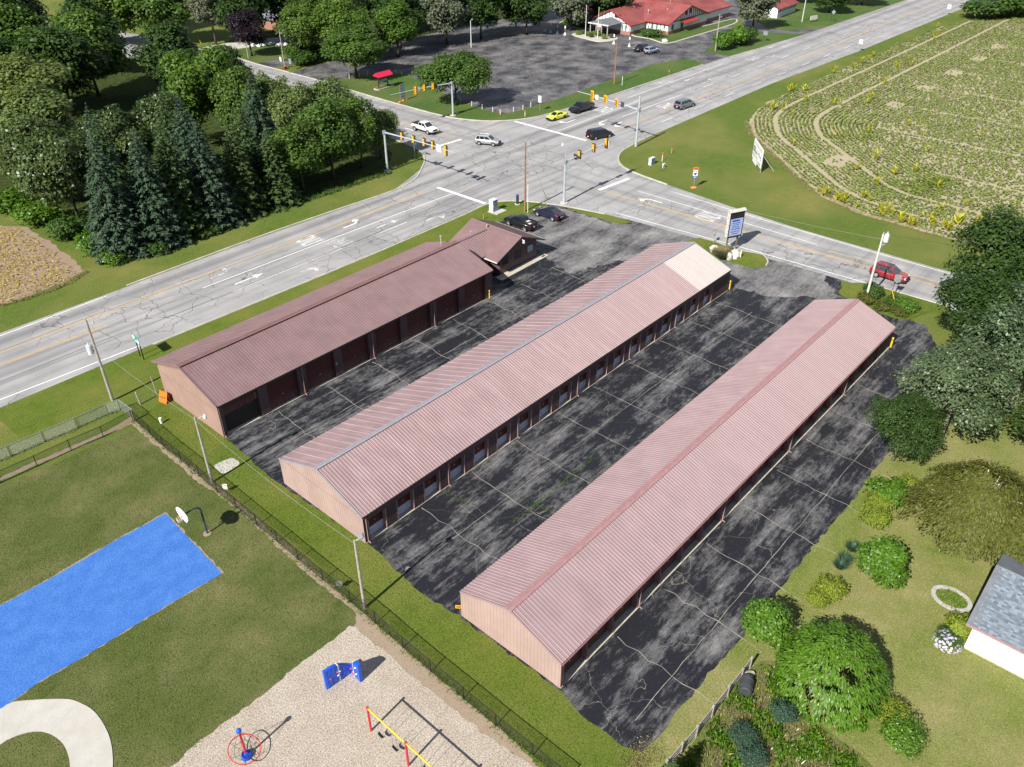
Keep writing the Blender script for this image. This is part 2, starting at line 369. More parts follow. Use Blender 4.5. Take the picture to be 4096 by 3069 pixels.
sheet('far_lawn', ol([(1650,60),(1700,67),(1790,60),(1953,2),(2010,-20),(1750,-20),(1660,40)]), .008, G_far)
# islands of grass in the lot, a step above the paving
def island(name, pts, seed, m=G_strip):
    p = rough_edge(smooth(pts, 4), .5, .05, seed); mb = MB(); mb.prism(p, 0, .09)
    ob = obj(name, mb, m); return struct(ob)
isl2 = [g(x,y)[:2] for x,y in [(2745,972),(2780,957),(2808,955),(2865,970),(2899,984),(2956,1003),(3035,1017),(3058,1027),(3071,1047),(3063,1064),(3035,1072),(3001,1072),(2950,1058),(2871,1036),(2800,1012)]]
isl3 = [g(x,y)[:2] for x,y in [(3354,1174),(3366,1156),(3405,1136),(3465,1137),(3581,1169),(3720,1210),(3800,1235),(3790,1262),(3720,1250),(3627,1280),(3535,1258),(3450,1225),(3390,1195)]]
island('grass_island', isl2, 1); island('grass_island', isl3, 2)
# ---- kerbs along the corners
def kerb(pts, w=.32, h=.12, name='kerb', m=None):
    mb = MB(); n = len(pts); b = 0
    for i, p in enumerate(pts):
        a = pts[max(i-1,0)]; c = pts[min(i+1,n-1)]; dx, dy = c[0]-a[0], c[1]-a[1]; L = math.hypot(dx, dy) or 1; nx, ny = -dy/L*w/2, dx/L*w/2
        mb.v += [(p[0]-nx,p[1]-ny,0),(p[0]-nx*.75,p[1]-ny*.75,h),(p[0]+nx*.75,p[1]+ny*.75,h),(p[0]+nx,p[1]+ny,0)]
    for i in range(n-1):
        for k in range(3): mb.f.append((4*i+k,4*i+k+1,4*i+k+5,4*i+k+4)); mb.m.append(0)
    mb.f.append((0,1,2,3)); mb.f.append((4*n-1,4*n-2,4*n-3,4*n-4)); mb.m += [0,0]
    return struct(obj(name, mb, m or M_kerb))
kerb(smooth([(37,97.9),(56,98.1),(70,97.7),(80.7,97.2),(86.5,98.3),(91.4,101.6),(94.5,104.3),(97,108),(98.3,115.8),(99.3,130)], 6, False))
kerb(smooth([(129.0,81.9),(127.2,81.85),(121,81.1),(117,79.2),(114.2,76.2),(112.8,71.5),(112.0,66)], 6, False))
kerb(smooth([(115.3,172),(115.5,160),(114.8,148),(114.5,134),(114.8,120),(116.5,114),(119.6,109.7),(124,106.8),(129.3,105.4),(142.6,104.2),(155,103.9),(186,103.4)], 6, False))
kerb([(116,201),(115.1,185.4),(115.4,172.4)])
kerb(smooth([(32,82.2),(60,81.75),(80,82.0),(87,82.2),(90,80.6),(92.2,77.4),(94.1,72.5),(95.6,66.4)], 6, False), .3, .07)
kerb(smooth(isl2[2:10], 4, False), .25, .1)
# ---- painted markings
zm = .019
def marks(name, mb, m): return struct(obj(name, mb, m))
y2 = MB()
for yy in (93.2, 93.45): ribbon([(-200,yy+.1),(30,yy),(52,yy-.2),(84,yy-.25)], .12, zm, y2)
for yy in (90.2, 90.5): ribbon([(-200,yy+.5),(18,yy+.2),(30.6,yy-.15)], .13, zm, y2)
for yy in (88.95, 89.2): ribbon([(122,yy),(150,yy-.1),(188,yy-.9),(207,yy-.9),(272,yy+.2),(400,yy)], .12, zm, y2)
for xx in (103.0, 103.3): ribbon([(xx-.15,72),(xx+.1,57),(xx+.3,44),(xx+.9,30),(xx+1.4,20),(xx+1.4,-100)], .13, zm, y2)
for xx in (105.7,): ribbon([(xx-.6,36),(xx+.1,31),(xx,25),(xx-.1,20),(xx-.1,-100)], .13, zm, y2)
for xx in (106.6, 106.85): ribbon([(xx,109),(xx+.2,130),(xx+.8,180)], .12, zm, y2)
marks('yellow_line', y2, M_yel)
wl_ = MB()
ribbon([(43,90.15),(62,89.9),(86.3,89.3)], .15, zm, wl_)
ribbon([(-200,84.2),(16,83.8),(31,83.05)], .16, zm, wl_)
ribbon([(-200,97.2),(24,97.0),(34,97.2)], .14, zm, wl_)
for i in range(3): dash(45+i*12, 86.4, 50+i*12, 86.35, .13, zm, wl_)
dash(50,86.4,57,86.35,.13,zm,wl_)
ribbon([(121.5,97.0),(150,97.2)], .14, zm, wl_)
ribbon([(150,100.2),(190,100.4)], .14, zm, wl_); ribbon([(138,93.2),(160,92.9)], .13, zm, wl_)
for i in range(9): dash(140+i*12.2, 85.4-.06*i, 144+i*12.2, 85.35-.06*i, .14, zm, wl_)
for i in range(9): dash(168+i*12.2, 92.6-.1*i, 172+i*12.2, 92.55-.1*i, .14, zm, wl_)
ribbon([(106.6,68),(106.4,50),(106.25,38)], .14, zm, wl_)
ribbon([(109.9,64),(109.2,47),(109.0,31),(109.1,20),(109.1,-100)], .14, zm, wl_)
ribbon([(97.0,65.5),(98.5,46),(99.2,32),(99.8,20),(99.8,-100)], .15, zm, wl_)
marks('white_line', wl_, M_white)
sb = MB(); dash(86.7,93.0,86.8,82.6,.65,zm,sb); dash(101.0,107.6,106.6,107.2,.6,zm,sb); dash(121.5,107.2,121.3,89.5,.65,zm,sb); dash(102.9,72.9,110.3,72.3,.65,zm,sb)
marks('stop_line', sb, M_white)
# arrows and ONLY lettering
def arrow(cx, cy_, rz, s=1.0, kind='L', mat=None, mirror=1):
    P = []
    if kind == 'S': shp = [[(0,-1.6),(.0,-1.6)],]
    mb = MB()
    def q(pts):
        c, sn = math.cos(rz), math.sin(rz)
        mb.face([(cx+s*(c*x-sn*y*mirror), cy_+s*(sn*x+c*y*mirror), zm) for x, y in pts])
    if kind == 'S': q([(-1.9,-.09),(.5,-.09),(.5,.09),(-1.9,.09)]); q([(.5,-.45),(1.6,0),(.5,.45)])
    else:
        q([(-1.7,-.1),(.1,-.1),(.45,.05),(.1,.12),(-1.7,.1)]); q([(.1,.12),(.45,.05),(.85,.4),(.75,.62),(.5,.45)]); q([(.25,.62),(1.15,.5),(1.2,.62),(.55,1.25)])
    return marks('turn_arrow', mb, mat or M_wworn)
arrow(68.5,91.6,0,1.2,'L',M_white); arrow(47,92.3-.5,0,1.2,'L',M_wworn); arrow(72,88.0,0,1.2,'S'); arrow(48.5,88.0,0,1.2,'S',M_white); arrow(55,84.6,0,1.1,'L',M_wworn,-1); arrow(78,84.6,0,1.1,'L',M_wworn,-1)
arrow(104.9,64.5,PI/2,1.3,'L',M_white); arrow(104.4,118,-PI/2,1.3,'L',M_white); arrow(128,99.0,PI,1.3,'L',M_white,-1); arrow(132,94.2,PI,1.3,'L',M_white); arrow(133,91.2,PI,1.2,'L',M_white)
arrow(166,100.8,PI,1.4,'L',M_wworn,-1); arrow(172,98.6,PI,1.4,'S',M_wworn); arrow(176,95,PI,1.3,'S',M_wworn); arrow(215,100,PI,1.4,'S',M_wworn); arrow(218,97.5,PI,1.4,'S',M_wworn)
def only(cx, cy_, rz, w, h, m):
    c = bpy.data.curves.new('only_lettering', 'FONT'); c.body = 'ONLY'; c.size = 1.0; c.align_x = 'CENTER'; c.align_y = 'CENTER'; c.materials.append(m); c.resolution_u = 2
    ob = link('only_lettering', c, None, (cx, cy_, zm), (0,0,rz)); ob.scale = (w/2.3, h/.72, 1); return struct(ob)
only(60.4,91.7,-PI/2,2.3,3.4,M_white); only(62.9,88.0,-PI/2,2.3,3.2,M_wworn); only(104.9,54.2,0,2.5,3.6,M_white)
only(150.5,91.0,PI/2,2.3,4.6,M_white); only(139.8,99.0,PI/2,2.4,4.2,M_white); only(112,184,0,2.3,3.2,M_wworn); only(200,97.5,PI/2,2.4,4,M_wworn); only(205,94.6,PI/2,2.3,4,M_wworn)
# ================================================================== storage buildings
def metal_mat(name, c, streak, amt, rough=.45, spec=.45, rib=None):
    n = NT(name); tc = n.new('ShaderNodeTexCoord').outputs['Object']; oi = n.new('ShaderNodeObjectInfo').outputs['Random']
    mp = n.new('ShaderNodeMapping'); n.l.new(n.pos(), mp.inputs['Vector']); mp.inputs['Scale'].default_value = (2.2, .22, .22)
    a = n.noise(1.0, 5, .7, mp.outputs['Vector']); b = n.noise(.5, 4, .6); s = n.noise(20, 2, .7)
    col = n.mix(n.ramp(b, .3, .7), tuple(x*.88 for x in c), tuple(min(1, x*1.08) for x in c))
    col = n.mix(n.ramp(oi, 0, 1, 0, .16), col, tuple(x*.72 for x in c))
    col = n.mix(n.ramp(a, .48, .72, 0, amt), col, streak)
    col = n.mix(n.ramp(s, .68, .74, 0, .5), col, tuple(x*.4 for x in c))
    return n.out(col, n.ramp(b, .3, .7, rough-.06, rough+.1), spec)
MR1 = metal_mat('brown_roof_metal', (.235,.148,.148), (.28,.19,.19), .4)
MR2 = metal_mat('weathered_pink_roof_metal', (.335,.232,.232), (.43,.345,.345), .55, .5)
MR2p = metal_mat('pale_roof_metal', (.46,.41,.385), (.54,.50,.48), .5, .5)
MR3 = metal_mat('faded_pink_roof_metal', (.345,.242,.245), (.39,.29,.295), .5, .5)
MW1 = metal_mat('tan_brown_wall_metal', (.37,.245,.205), (.41,.28,.24), .3, .55)
MW2 = metal_mat('pink_wall_metal', (.42,.30,.265), (.46,.34,.31), .3, .55)
MWd = metal_mat('dark_brown_wall_metal', (.125,.078,.080), (.16,.10,.10), .4, .5)
M_trim = plain('dark_trim', (.045,.032,.032), .5, .4)
M_trimp = plain('pink_trim', (.33,.17,.165), .5, .4)
M_grey = plain('grey_trim', (.30,.29,.32), .4, .5)
M_downsp = plain('downspout_metal', (.34,.23,.21), .5, .4)
M_in = plain('painted_doorway_shade', (.05,.045,.04), .9, .1)
def door_mat(name, c, worn, lo):
    n = NT(name); tc = n.new('ShaderNodeTexCoord').outputs['Object']
    f = n.noise(3.0, 5, .75, tc); sz = n.new('ShaderNodeSeparateXYZ'); n.l.new(tc, sz.inputs[0])
    k = n.math('MULTIPLY', n.ramp(sz.outputs['Z'], lo, lo*.3), n.ramp(f, .35, .6))
    return n.out(n.mix(k, n.mix(n.ramp(f, .3, .7), tuple(x*.85 for x in c), tuple(x*1.1 for x in c)), worn), .5, .4)
MD1 = door_mat('dark_red_door', (.105,.026,.022), (.17,.075,.07), 1.3)
MD2 = door_mat('dark_red_door_chalky', (.125,.030,.020), (.17,.07,.05), .4)
MD2w = plain('white_door_bottom', (.62,.64,.72), .6, .3, var=.25, scale=4)
M_slab = plain('concrete_sill', (.47,.43,.35), .9, .1, var=.2, scale=1.5)

def rib_panel(w, ribs, hgt, top, basew):
    """profile across a panel: list of (offset, height)"""
    pts = [(0.0, 0.0)]
    for r in ribs: pts += [(r-basew/2, 0), (r-top/2, hgt), (r+top/2, hgt), (r+basew/2, 0)]
    pts.append((w, 0)); return [p for i, p in enumerate(pts) if i == 0 or p[0] > pts[i-1][0]-1e-6]
def roof_slope(root, n, pw, ridge, eave, mat, prof, x0=0.0, cols=None, ztop=0.0):
    """panels from the ridge (y,z) down to the eave (y,z)"""
    (ry, rz), (ey, ez) = ridge, eave; dy, dz = ey-ry, ez-rz; L = math.hypot(dy, dz); ny, nz = -dz/L*(1 if dy > 0 else -1), abs(dy)/L
    def build(m):
        mb = MB()
        for s in (0, 1):
            for ox, oh in prof: mb.v.append((ox, ry+dy*s+ny*oh, rz+dz*s+nz*oh))
        k = len(prof)
        for i in range(k-1):
            f = (i, i+1, k+i+1, k+i); mb.f.append(f if dy < 0 else f[::-1]); mb.m.append(0)
        # turned-down lip at both ends gives the sheet its edge
        for s in (0, 1):
            b = len(mb.v)
            for ox, oh in prof: mb.v.append((ox, ry+dy*s-ny*.015, rz+dz*s-nz*.015))
            for i in range(k-1): mb.f.append((s*k+i, s*k+i+1, b+i+1, b+i)); mb.m.append(0)
        me = mb.mesh('roof_panel', m); return me
    cache = {}
    for i in range(n):
        m = (cols or {}).get(i, mat)
        if m.name not in cache: cache[m.name] = build(m)
        link('roof_panel', cache[m.name], root, (x0+i*pw, 0, random.uniform(-.002, .002)))
def gable_panels(root, W, eave, peak, mat, x=0.0, pw=.914, name='wall_panel', sx=-1):
    """upright ribbed sheets on a gable; facing -x"""
    n = max(1, round(W/pw)); w = W/n
    top = lambda y: eave+(peak-eave)*(1-abs(y-W/2)/(W/2))
    for i in range(n):
        y0 = i*w; mb = MB(); prof = rib_panel(w, [w/6, w/2, 5*w/6], .022, .02, .05)
        ys = sorted(set([p[0] for p in prof]+([W/2-y0] if y0 < W/2 < y0+w else [])))
        def hh(v):
            for a, b in zip(prof, prof[1:]):
                if a[0] <= v <= b[0]: return a[1]+(b[1]-a[1])*(0 if b[0] == a[0] else (v-a[0])/(b[0]-a[0]))
            return 0
        k = len(ys)
        for z in (0, 1):
            for v in ys: mb.v.append((x+sx*(hh(v)+.012), v, .03 if z == 0 else top(y0+v)-.03))
        for q in range(k-1):
            f = (q, q+1, k+q+1, k+q); mb.f.append(f[::-1] if sx < 0 else f); mb.m.append(0)
        obj(name, mb, mat, root, (0, y0+.004, 0))
def core(root, L, W, eave, peak, mat, name='wall', front=True, fy=.5):
    """gable-ended shell: back wall, far gable and the wall behind the fronts"""
    mb = MB(); h = W/2
    mb.add([(0,fy,0),(L,fy,0),(L,W,0),(0,W,0),(0,fy,eave),(L,fy,eave),(L,W,eave),(0,W,eave),(0,h,peak-.05),(L,h,peak-.05)],
           [(1,2,6,9,5),(2,3,7,6),(3,0,4,8,7),(4,5,9,8),(8,9,6,7)]+([(0,1,5,4)] if front else []))
    return obj(name, mb, mat, root)
def front_panel(root, x0, x1, y, z0, z1, mat, name='wall_panel', pitch=.152, dep=.035):
    w = x1-x0; n = max(1, round(w/pitch)); p = w/n; mb = MB(); pr = []
    for i in range(n): pr += [(i*p, 0), (i*p+p*.35, 0), (i*p+p*.5, dep), (i*p+p*.85, dep)]
    pr.append((w, 0)); k = len(pr)
    for z in (z0, z1):
        for ox, oh in pr: mb.v.append((x0+ox, y-oh, z))
    for i in range(k-1): mb.f.append((i, i+1, k+i+1, k+i)); mb.m.append(0)
    mb.box(x0, x1, y+.001, y+.05, z0, z1-.01)
    return obj(name, mb, mat, root)
def door_mesh(w, h, mats, slat=.085, split=None):
    mb = MB(); n = int(h/slat)
    for i in range(n):
        z = i*h/n; z1 = (i+1)*h/n; mb.mi = 1 if (split and z < split) else 0
        mb.add([(0,0,z),(w,0,z),(w,-.022,z+.012),(0,-.022,z+.012),(w,-.022,z1-.02),(0,-.022,z1-.02),(w,0,z1),(0,0,z1)],
               [(0,1,2,3),(3,2,4,5),(5,4,6,7)])
    return mb.mesh('door', mats)
lockm = MB().box(-.07,.07,-.05,0,0,.09).mesh('door_handle', plain('latch_steel', (.6,.58,.55), .35, .5, .8))
def trim_gable(root, W, eave, peak, mat, x, w=.16, over=0.0):
    for a, b in (((-over, eave-over*(peak-eave)/(W/2)), (W/2, peak)), ((W/2, peak), (W+over, eave-over*(peak-eave)/(W/2)))):
        mb = MB(); mb.beam((x, a[0], a[1]-.02), (x, b[0], b[1]-.02), .06, w, (0,0,1)); obj('rake_trim', mb, mat, root)
def gutter(root, x0, x1, y, z, mat, name='gutter'):
    mb = MB(); w, h, th = .13, .11, .012
    mb.box(x0,x1,y-w,y-w+th,z-h,z); mb.box(x0,x1,y-w+th,y,z-h,z-h+th)
    for i in range(int((x1-x0)/.9)): mb.box(x0+i*.9+.4,x0+i*.9+.43,y-w+th,y,z-.03,z-.01)
    return obj(name, mb, mat, root)
def downspout(root, x, y, z, mat):
    mb = MB(); mb.beam((x,y,.12),(x,y,z),.08,.06); mb.beam((x,y,.13),(x,y-.25,.04),.08,.06); return obj('downspout', mb, mat, root)

prof3 = rib_panel(.914, [.152,.457,.762], .034, .035, .085)
# ---- B1: tall building with wide doors, nearest the highway
x0, x1, yf, yb = 27.9, 65.5, 61.35, 73.2; L, W = x1-x0, yb-yf; EV, PK = 3.58, 5.5
b1 = thing('storage_building', 'long brown metal storage building with tall dark red doors beside the highway', 'building', (x0, yf, 0))
core(b1, L, W-1.1, EV, PK-.18, MW1, fy=.55)
gable_panels(b1, W-1.1, EV, PK-.2, MW1, 0)
n1 = 41; pw = L/n1
roof_slope(b1, n1, pw, (W/2, PK), (-.05, EV-.02), MR1, rib_panel(pw, [pw/6,pw/2,5*pw/6], .03, .03, .07))
roof_slope(b1, n1, pw, (W/2, PK), (W+.05, EV-.02), MR1, rib_panel(pw, [pw/6,pw/2,5*pw/6], .03, .03, .07))
mb = MB(); mb.beam((-.05,W/2-.14,PK+.015),(L+.05,W/2-.14,PK+.015),.34,.02,(0,.32,1)); mb.beam((-.05,W/2+.14,PK+.015),(L+.05,W/2+.14,PK+.015),.34,.02,(0,-.32,1)); obj('ridge_cap', mb, plain('brown_ridge', (.20,.105,.10), .45, .4), b1)
trim_gable(b1, W, EV, PK, MR1, -.04, .2); trim_gable(b1, W, EV, PK, MR1, L+.04, .2)
gutter(b1, 0, L, -.03, EV-.03, M_trim)
mb = MB(); mb.box(.2, L, .30, .56, 2.95, EV-.12); obj('header', mb, M_trim, b1)
mb = MB(); mb.box(-.012, L, -.02, .5, EV-.14, EV-.125); obj('soffit', mb, M_trim, b1)
dm = door_mesh(3.55, 3.0, [MD1, MD1], .12); dmo = door_mesh(3.55, 1.0, [MD1, MD1], .12)
pit = 4.575
mb = MB(); mb.box(0, L, .05, .5, 0, .05); obj('door_sill', mb, M_slab, b1)
for i in range(9):
    px = .3+i*pit
    if i == 0: xa, xb = 0.0, .52
    elif i == 8: xa, xb = px-.55, L
    else: xa, xb = px-.5, px+.5
    front_panel(b1, xa, xb, .10, .05, EV-.14, MWd, 'pillar', .11, .015)
    mb = MB(); mb.box(xa+.003, xb-.003, .151, .55, .05, 2.97); obj('pillar_return', mb, MWd, b1)
    if i in (2, 4, 6): downspout(b1, px, .02, EV-.14, M_downsp)
    if i < 8:
        if i == 0: d = link('door', dmo, b1, (xb, .42, 2.0))
        else: d = link('door', dm, b1, (xb+.003, .42, .05))
        if i: link('door_handle', lockm, d, (1.77, -.03, 1.1))
        mb = MB(); mb.box(xb+.02, px+pit-.5-.02, .47, .5, .05, 2.0 if i == 0 else 2.9)
        if i == 0: obj('doorway_shade_panel', mb, M_in, b1)  # flat dark panel, shade inside the half-raised door put into its colour
mb = MB(); mb.box(33*0+13.62,13.78,.075,.085,1.5,1.8); obj('notice', mb, plain('notice_blue', (.35,.42,.7), .5), b1)
downspout(b1, .12, .02, EV-.14, M_downsp)
mb = MB()
mb.tube([(L-1.2,W/2+1.6,PK-.5),(L-1.2,W/2+1.6,PK+.55)], .09, 8); mb.tube([(L-1.2,W/2+1.6,PK+.55),(L-1.2,W/2+1.6,PK+.75)], .15, 8); obj('roof_vent', mb, plain('galvanised', (.62,.62,.62), .4, .5, .6), b1)

# ---- office with connecting wing
ox, oy = 70.3, 64.55
off = thing('storage_office', 'small brown metal office with three windows joined to the storage building', 'building', (ox, oy, 0))
OW, OD = 7.2, 8.3; OE, OP = 2.62, 4.35
core_mb = MB(); h = OW/2-.05
core_mb.add([(0,.03,0),(OW,.03,0),(OW,OD,0),(0,OD,0),(0,.03,OE),(OW,.03,OE),(OW,OD,OE),(0,OD,OE),(h,.03,OP-.1),(h,OD,OP-.1)],[(1,2,6,5),(3,0,4,7),(0,1,5,8,4),(2,3,7,9,6)])
obj('wall', core_mb, MWd, off)
for i in range(8):
    w = OW/8; ya = i*w; mb = MB(); tp = lambda v: OE+(OP-OE-.12)*(1-abs(v-h)/(OW/2))
    pr = rib_panel(w, [w/6,w/2,5*w/6], .025, .02, .05); k = len(pr)
    for zz in (0,1):
        for a_, b_ in pr: mb.v.append((ya+a_, -b_, .12 if zz == 0 else tp(ya+a_)))
    for q in range(k-1): mb.f.append((q,q+1,k+q+1,k+q)); mb.m.append(0)
    obj('wall_panel', mb, MWd, off)
M_glass = plain('window_glass', (.03,.04,.05), .06, .6, var=.3); M_glassb = plain('bright_window_glass', (.35,.42,.5), .15, .6)
for (wx, wz, ww, wh, gm) in ((.55,1.25,.95,.85,M_glass),(3.0,1.25,1.0,.9,M_trim),(5.35,1.3,1.1,.95,M_glassb)):
    mb = MB(); mb.box(wx-.07,wx+ww+.07,-.06,-.035,wz-.07,wz); mb.box(wx-.07,wx+ww+.07,-.06,-.035,wz+wh,wz+wh+.07); mb.box(wx-.07,wx,-.06,-.035,wz,wz+wh); mb.box(wx+ww,wx+ww+.07,-.06,-.035,wz,wz+wh)
    f = obj('window', mb, M_trim, off); mb = MB(); mb.box(wx,wx+ww,-.045,-.036,wz,wz+wh); obj('pane', mb, gm, f)
def roof_slope_y(root, n, pw, ridge, eave, y0, mat, pr, skip=None):
    (rx, rz), (ex, ez) = ridge, eave; dx, dz = ex-rx, ez-rz; Ls = math.hypot(dx, dz); nx, nz = (-dz/Ls)*(1 if dx > 0 else -1), abs(dx)/Ls
    mb = MB(); k = len(pr)
    for s in (0,1):
        for a_, b_ in pr: mb.v.append((rx+dx*s+nx*b_, a_, rz+dz*s+nz*b_))
    for q in range(k-1):
        f = (q,q+1,k+q+1,k+q); mb.f.append(f if dx > 0 else f[::-1]); mb.m.append(0)
    me = mb.mesh('roof_panel', mat)
    for i in range(n): link('roof_panel', me, root, (0, y0+i*pw, 0))
prY = rib_panel(.9, [.15,.45,.75], .03, .03, .07)
roof_slope_y(off, 10, .9, (h, OP), (-1.15, OE-.25), -.65, MR1, prY)
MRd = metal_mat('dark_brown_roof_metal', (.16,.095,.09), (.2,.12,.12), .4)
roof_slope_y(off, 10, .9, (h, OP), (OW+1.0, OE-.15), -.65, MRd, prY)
mb = MB(); mb.beam((h-.12,-.68,OP+.03),(h-.12,8.38,OP+.03),.3,.02,(-.35,0,1)); mb.beam((h+.12,-.68,OP+.03),(h+.12,8.38,OP+.03),.3,.02,(.35,0,1)); obj('ridge_cap', mb, MR1, off)
for a_, b_ in (((-1.15,OE-.25),(h,OP)),((h,OP),(OW+1.0,OE-.15))):
    mb = MB(); mb.beam((a_[0],-.66,a_[1]-.06),(b_[0],-.66,b_[1]-.06),.05,.18); obj('rake_trim', mb, M_trim, off)
mb = MB(); mb.box(OW+.98,OW+1.06,-.6,8.3,OE-.26,OE-.14); obj('gutter', mb, plain('white_gutter', (.7,.68,.63), .5), off)
mb = MB(); mb.box(-1.22,-1.14,-.6,3.0,OE-.36,OE-.24); obj('gutter', mb, plain('white_gutter', (.7,.68,.63), .5), off)
mb = MB(); mb.beam((h,-.66,OP-.35),(h,-.95,OP-.45),.06); mb.cyl((h,-.95,OP-.75),(h,-.95,OP-.4),.16,.12); obj('lamp', mb, plain('lamp_white', (.8,.8,.78), .4), off)
# wing that ties the office to the building: lower gable roof along x
wx0 = 65.5-ox
for sgn in (-1, 1):
    nW = 6; ww = (2.6-wx0)/nW
    roof_slope(off, nW, ww, (4.9, 4.05), (4.9+sgn*3.3, 2.55), MR1, rib_panel(ww, [ww/6,ww/2,5*ww/6], .03, .03, .07), wx0)
mb = MB(); mb.box(wx0+.1, .2, 2.0, 7.7, 0, 2.52); obj('wing_wall', mb, MW1, off)
mb = MB(); mb.beam((wx0,4.9,4.07),(3.0,4.9,4.07),.3,.05); obj('ridge_cap', mb, MR1, off)
mb = MB()
for vx, vy, vz in ((.6,5.6,3.8),(3.0,5.0,4.1),): mb.tube([(vx,vy,vz-.2),(vx,vy,vz+.4)], .07, 8); mb.tube([(vx,vy,vz+.4),(vx,vy,vz+.55)], .13, 8)
obj('roof_vent', mb, plain('galvanised', (.62,.62,.62), .4, .5, .6), off)
wk = MB(); wk.prism([(69.3,63.3),(78.9,63.55),(78.95,64.3),(77.6,64.5),(69.3,64.5)], 0, .11)
struct(obj('sidewalk', wk, M_slab))

# ---- B2: middle building
x0, x1, yf, yb = 27.75, 86.0, 40.5, 51.55; L, W = x1-x0, yb-yf; EV, PK = 2.85, 4.85
b2 = thing('storage_building', 'middle storage building with streaky pink metal roof and narrow doors with white bottoms', 'building', (x0, yf, 0))
core(b2, L, W, EV, PK-.03, MW2, fy=.62)
gable_panels(b2, W, EV, PK, MW2, 0)
n2 = 64; pw = L/n2; pr2 = rib_panel(pw, [pw/6,pw/2,5*pw/6], .042, .05, .11)
pale = {i: MR2p for i in range(56, 64)}
roof_slope(b2, n2, pw, (W/2, PK), (-.02, EV), MR2, pr2, cols=pale)
roof_slope(b2, n2, pw, (W/2, PK), (W+.02, EV), MR2, rib_panel(pw, [pw/2], .045, .05, .10))
mb = MB(); mb.beam((-.03,W/2+.1,PK+.02),(L+.03,W/2+.1,PK+.02),.28,.02,(0,.3,1)); mb.beam((-.03,W/2-.1,PK+.02),(L+.03,W/2-.1,PK+.02),.28,.02,(0,-.3,1)); obj('ridge_cap', mb, M_grey, b2)
mb = MB()
for i in range(n2*3): mb.box(i*pw/3+.05,i*pw/3+.2,W/2-.27,W/2-.24,PK-.10,PK-.02)
obj('ridge_closure', mb, M_trim, b2)
trim_gable(b2, W, EV, PK, M_grey, -.045, .16); trim_gable(b2, W, EV, PK, M_grey, L+.045, .16)
gutter(b2, 0, L, -.005, EV-.01, M_trim)
mb = MB(); mb.box(.012, L, .02, .6, EV-.62, EV-.13); obj('header', mb, MWd, b2)
mb = MB(); mb.box(.012, L, -.03, .6, 0, .045); obj('door_sill', mb, M_slab, b2)
dw = 1.75; d2 = door_mesh(dw, 2.15, [MD2, MD2w], .09, .75)
last = .012
M_jamb = plain('pink_jamb', (.40,.26,.24), .5)
for i in range(18):
    xr = 2.28+i*3.05; xl = xr-dw
    front_panel(b2, last, xl-.09, .04, .045, EV-.62, MWd, 'wall_panel')
    obj('door_jamb', MB().box(xl-.088,xl-.002,.0,.5,.045,EV-.62), M_jamb, b2); obj('door_jamb', MB().box(xr+.002,xr+.09,.0,.5,.045,EV-.62), M_jamb, b2)
    d = link('door', d2, b2, (xl, .45, .06)); link('door_handle', lockm, d, (dw/2, -.03, 1.35))
    last = xr+.092
    if i in (0, 3, 6, 9, 12, 15): downspout(b2, xl-.25, -.03, EV-.12, M_downsp)
front_panel(b2, last, L-.012, .04, .045, EV-.13, MWd, 'wall_panel')
mb = MB(); mb.box(0.0,.14,.0,.02,.045,EV-.1); obj('corner_trim', mb, M_trim, b2)

# ---- B3: right-hand building
x0, x1, yf, yb = 27.65, 85.8, 20.3, 29.57; L, W = x1-x0, yb-yf; EV, PK = 2.6, 4.37
b3 = thing('storage_building', 'right-hand storage building with evenly ribbed pink metal roof and wide red doors', 'building', (x0, yf, 0))
core(b3, L, W, EV, PK-.03, MW2, fy=.62)
gable_panels(b3, W, EV, PK, MW2, 0)
n3 = 64; pw = L/n3; pr3 = rib_panel(pw, [pw/6,pw/2,5*pw/6], .036, .04, .09)
roof_slope(b3, n3, pw, (W/2, PK), (-.04, EV), MR3, pr3)
roof_slope(b3, n3, pw, (W/2, PK), (W+.04, EV), MR3, pr3)
mb = MB(); mb.beam((-.04,W/2+.13,PK+.02),(L+.04,W/2+.13,PK+.02),.34,.02,(0,.34,1)); mb.beam((-.04,W/2-.13,PK+.02),(L+.04,W/2-.13,PK+.02),.34,.02,(0,-.34,1)); obj('ridge_cap', mb, plain('pink_ridge', (.36,.2,.2), .5), b3)
trim_gable(b3, W, EV, PK, MR3, -.04, .16); trim_gable(b3, W, EV, PK, MR3, L+.04, .16)
gutter(b3, 0, L, -.02, EV-.02, M_trimp)
mb = MB(); mb.box(.05, L, .35, .6, EV-.34, EV-.1); obj('header', mb, M_trim, b3)
mb = MB(); mb.box(-.01, L, -.05, .6, 0, .05); obj('door_sill', mb, M_slab, b3)
d3 = door_mesh(2.72, 2.2, [MD2, MD2], .09)
pm = MB(); pm.add([(-.06,.0,0),(.06,.0,0),(.06,.6,0),(-.06,.6,0),(-.06,.28,2.45),(.06,.28,2.45),(.06,.6,2.45),(-.06,.6,2.45)],[(4,5,6,7),(0,1,5,4),(1,2,6,5),(3,0,4,7)])
pmm = pm.mesh('pillar', M_trimp)
for i in range(19):
    px = i*3.05
    link('pillar', pmm, b3, (max(px, .07), .0, .05))
    if i < 17:
        d = link('door', d3, b3, (px+.16, .5, .055)); link('door_handle', lockm, d, (1.36, -.03, .95))
    if i in (3, 7, 11, 15): downspout(b3, px+.12, -.04, EV-.13, M_downsp)
front_panel(b3, 17*3.05+.1, L-.02, .3, .05, EV-.14, MWd, 'wall_panel')
mb = MB(); mb.box(0.005,.12,-.01,.02,.05,EV-.1); obj('corner_trim', mb, M_trimp, b3)
downspout(b3, .25, -.04, EV-.13, M_trim)
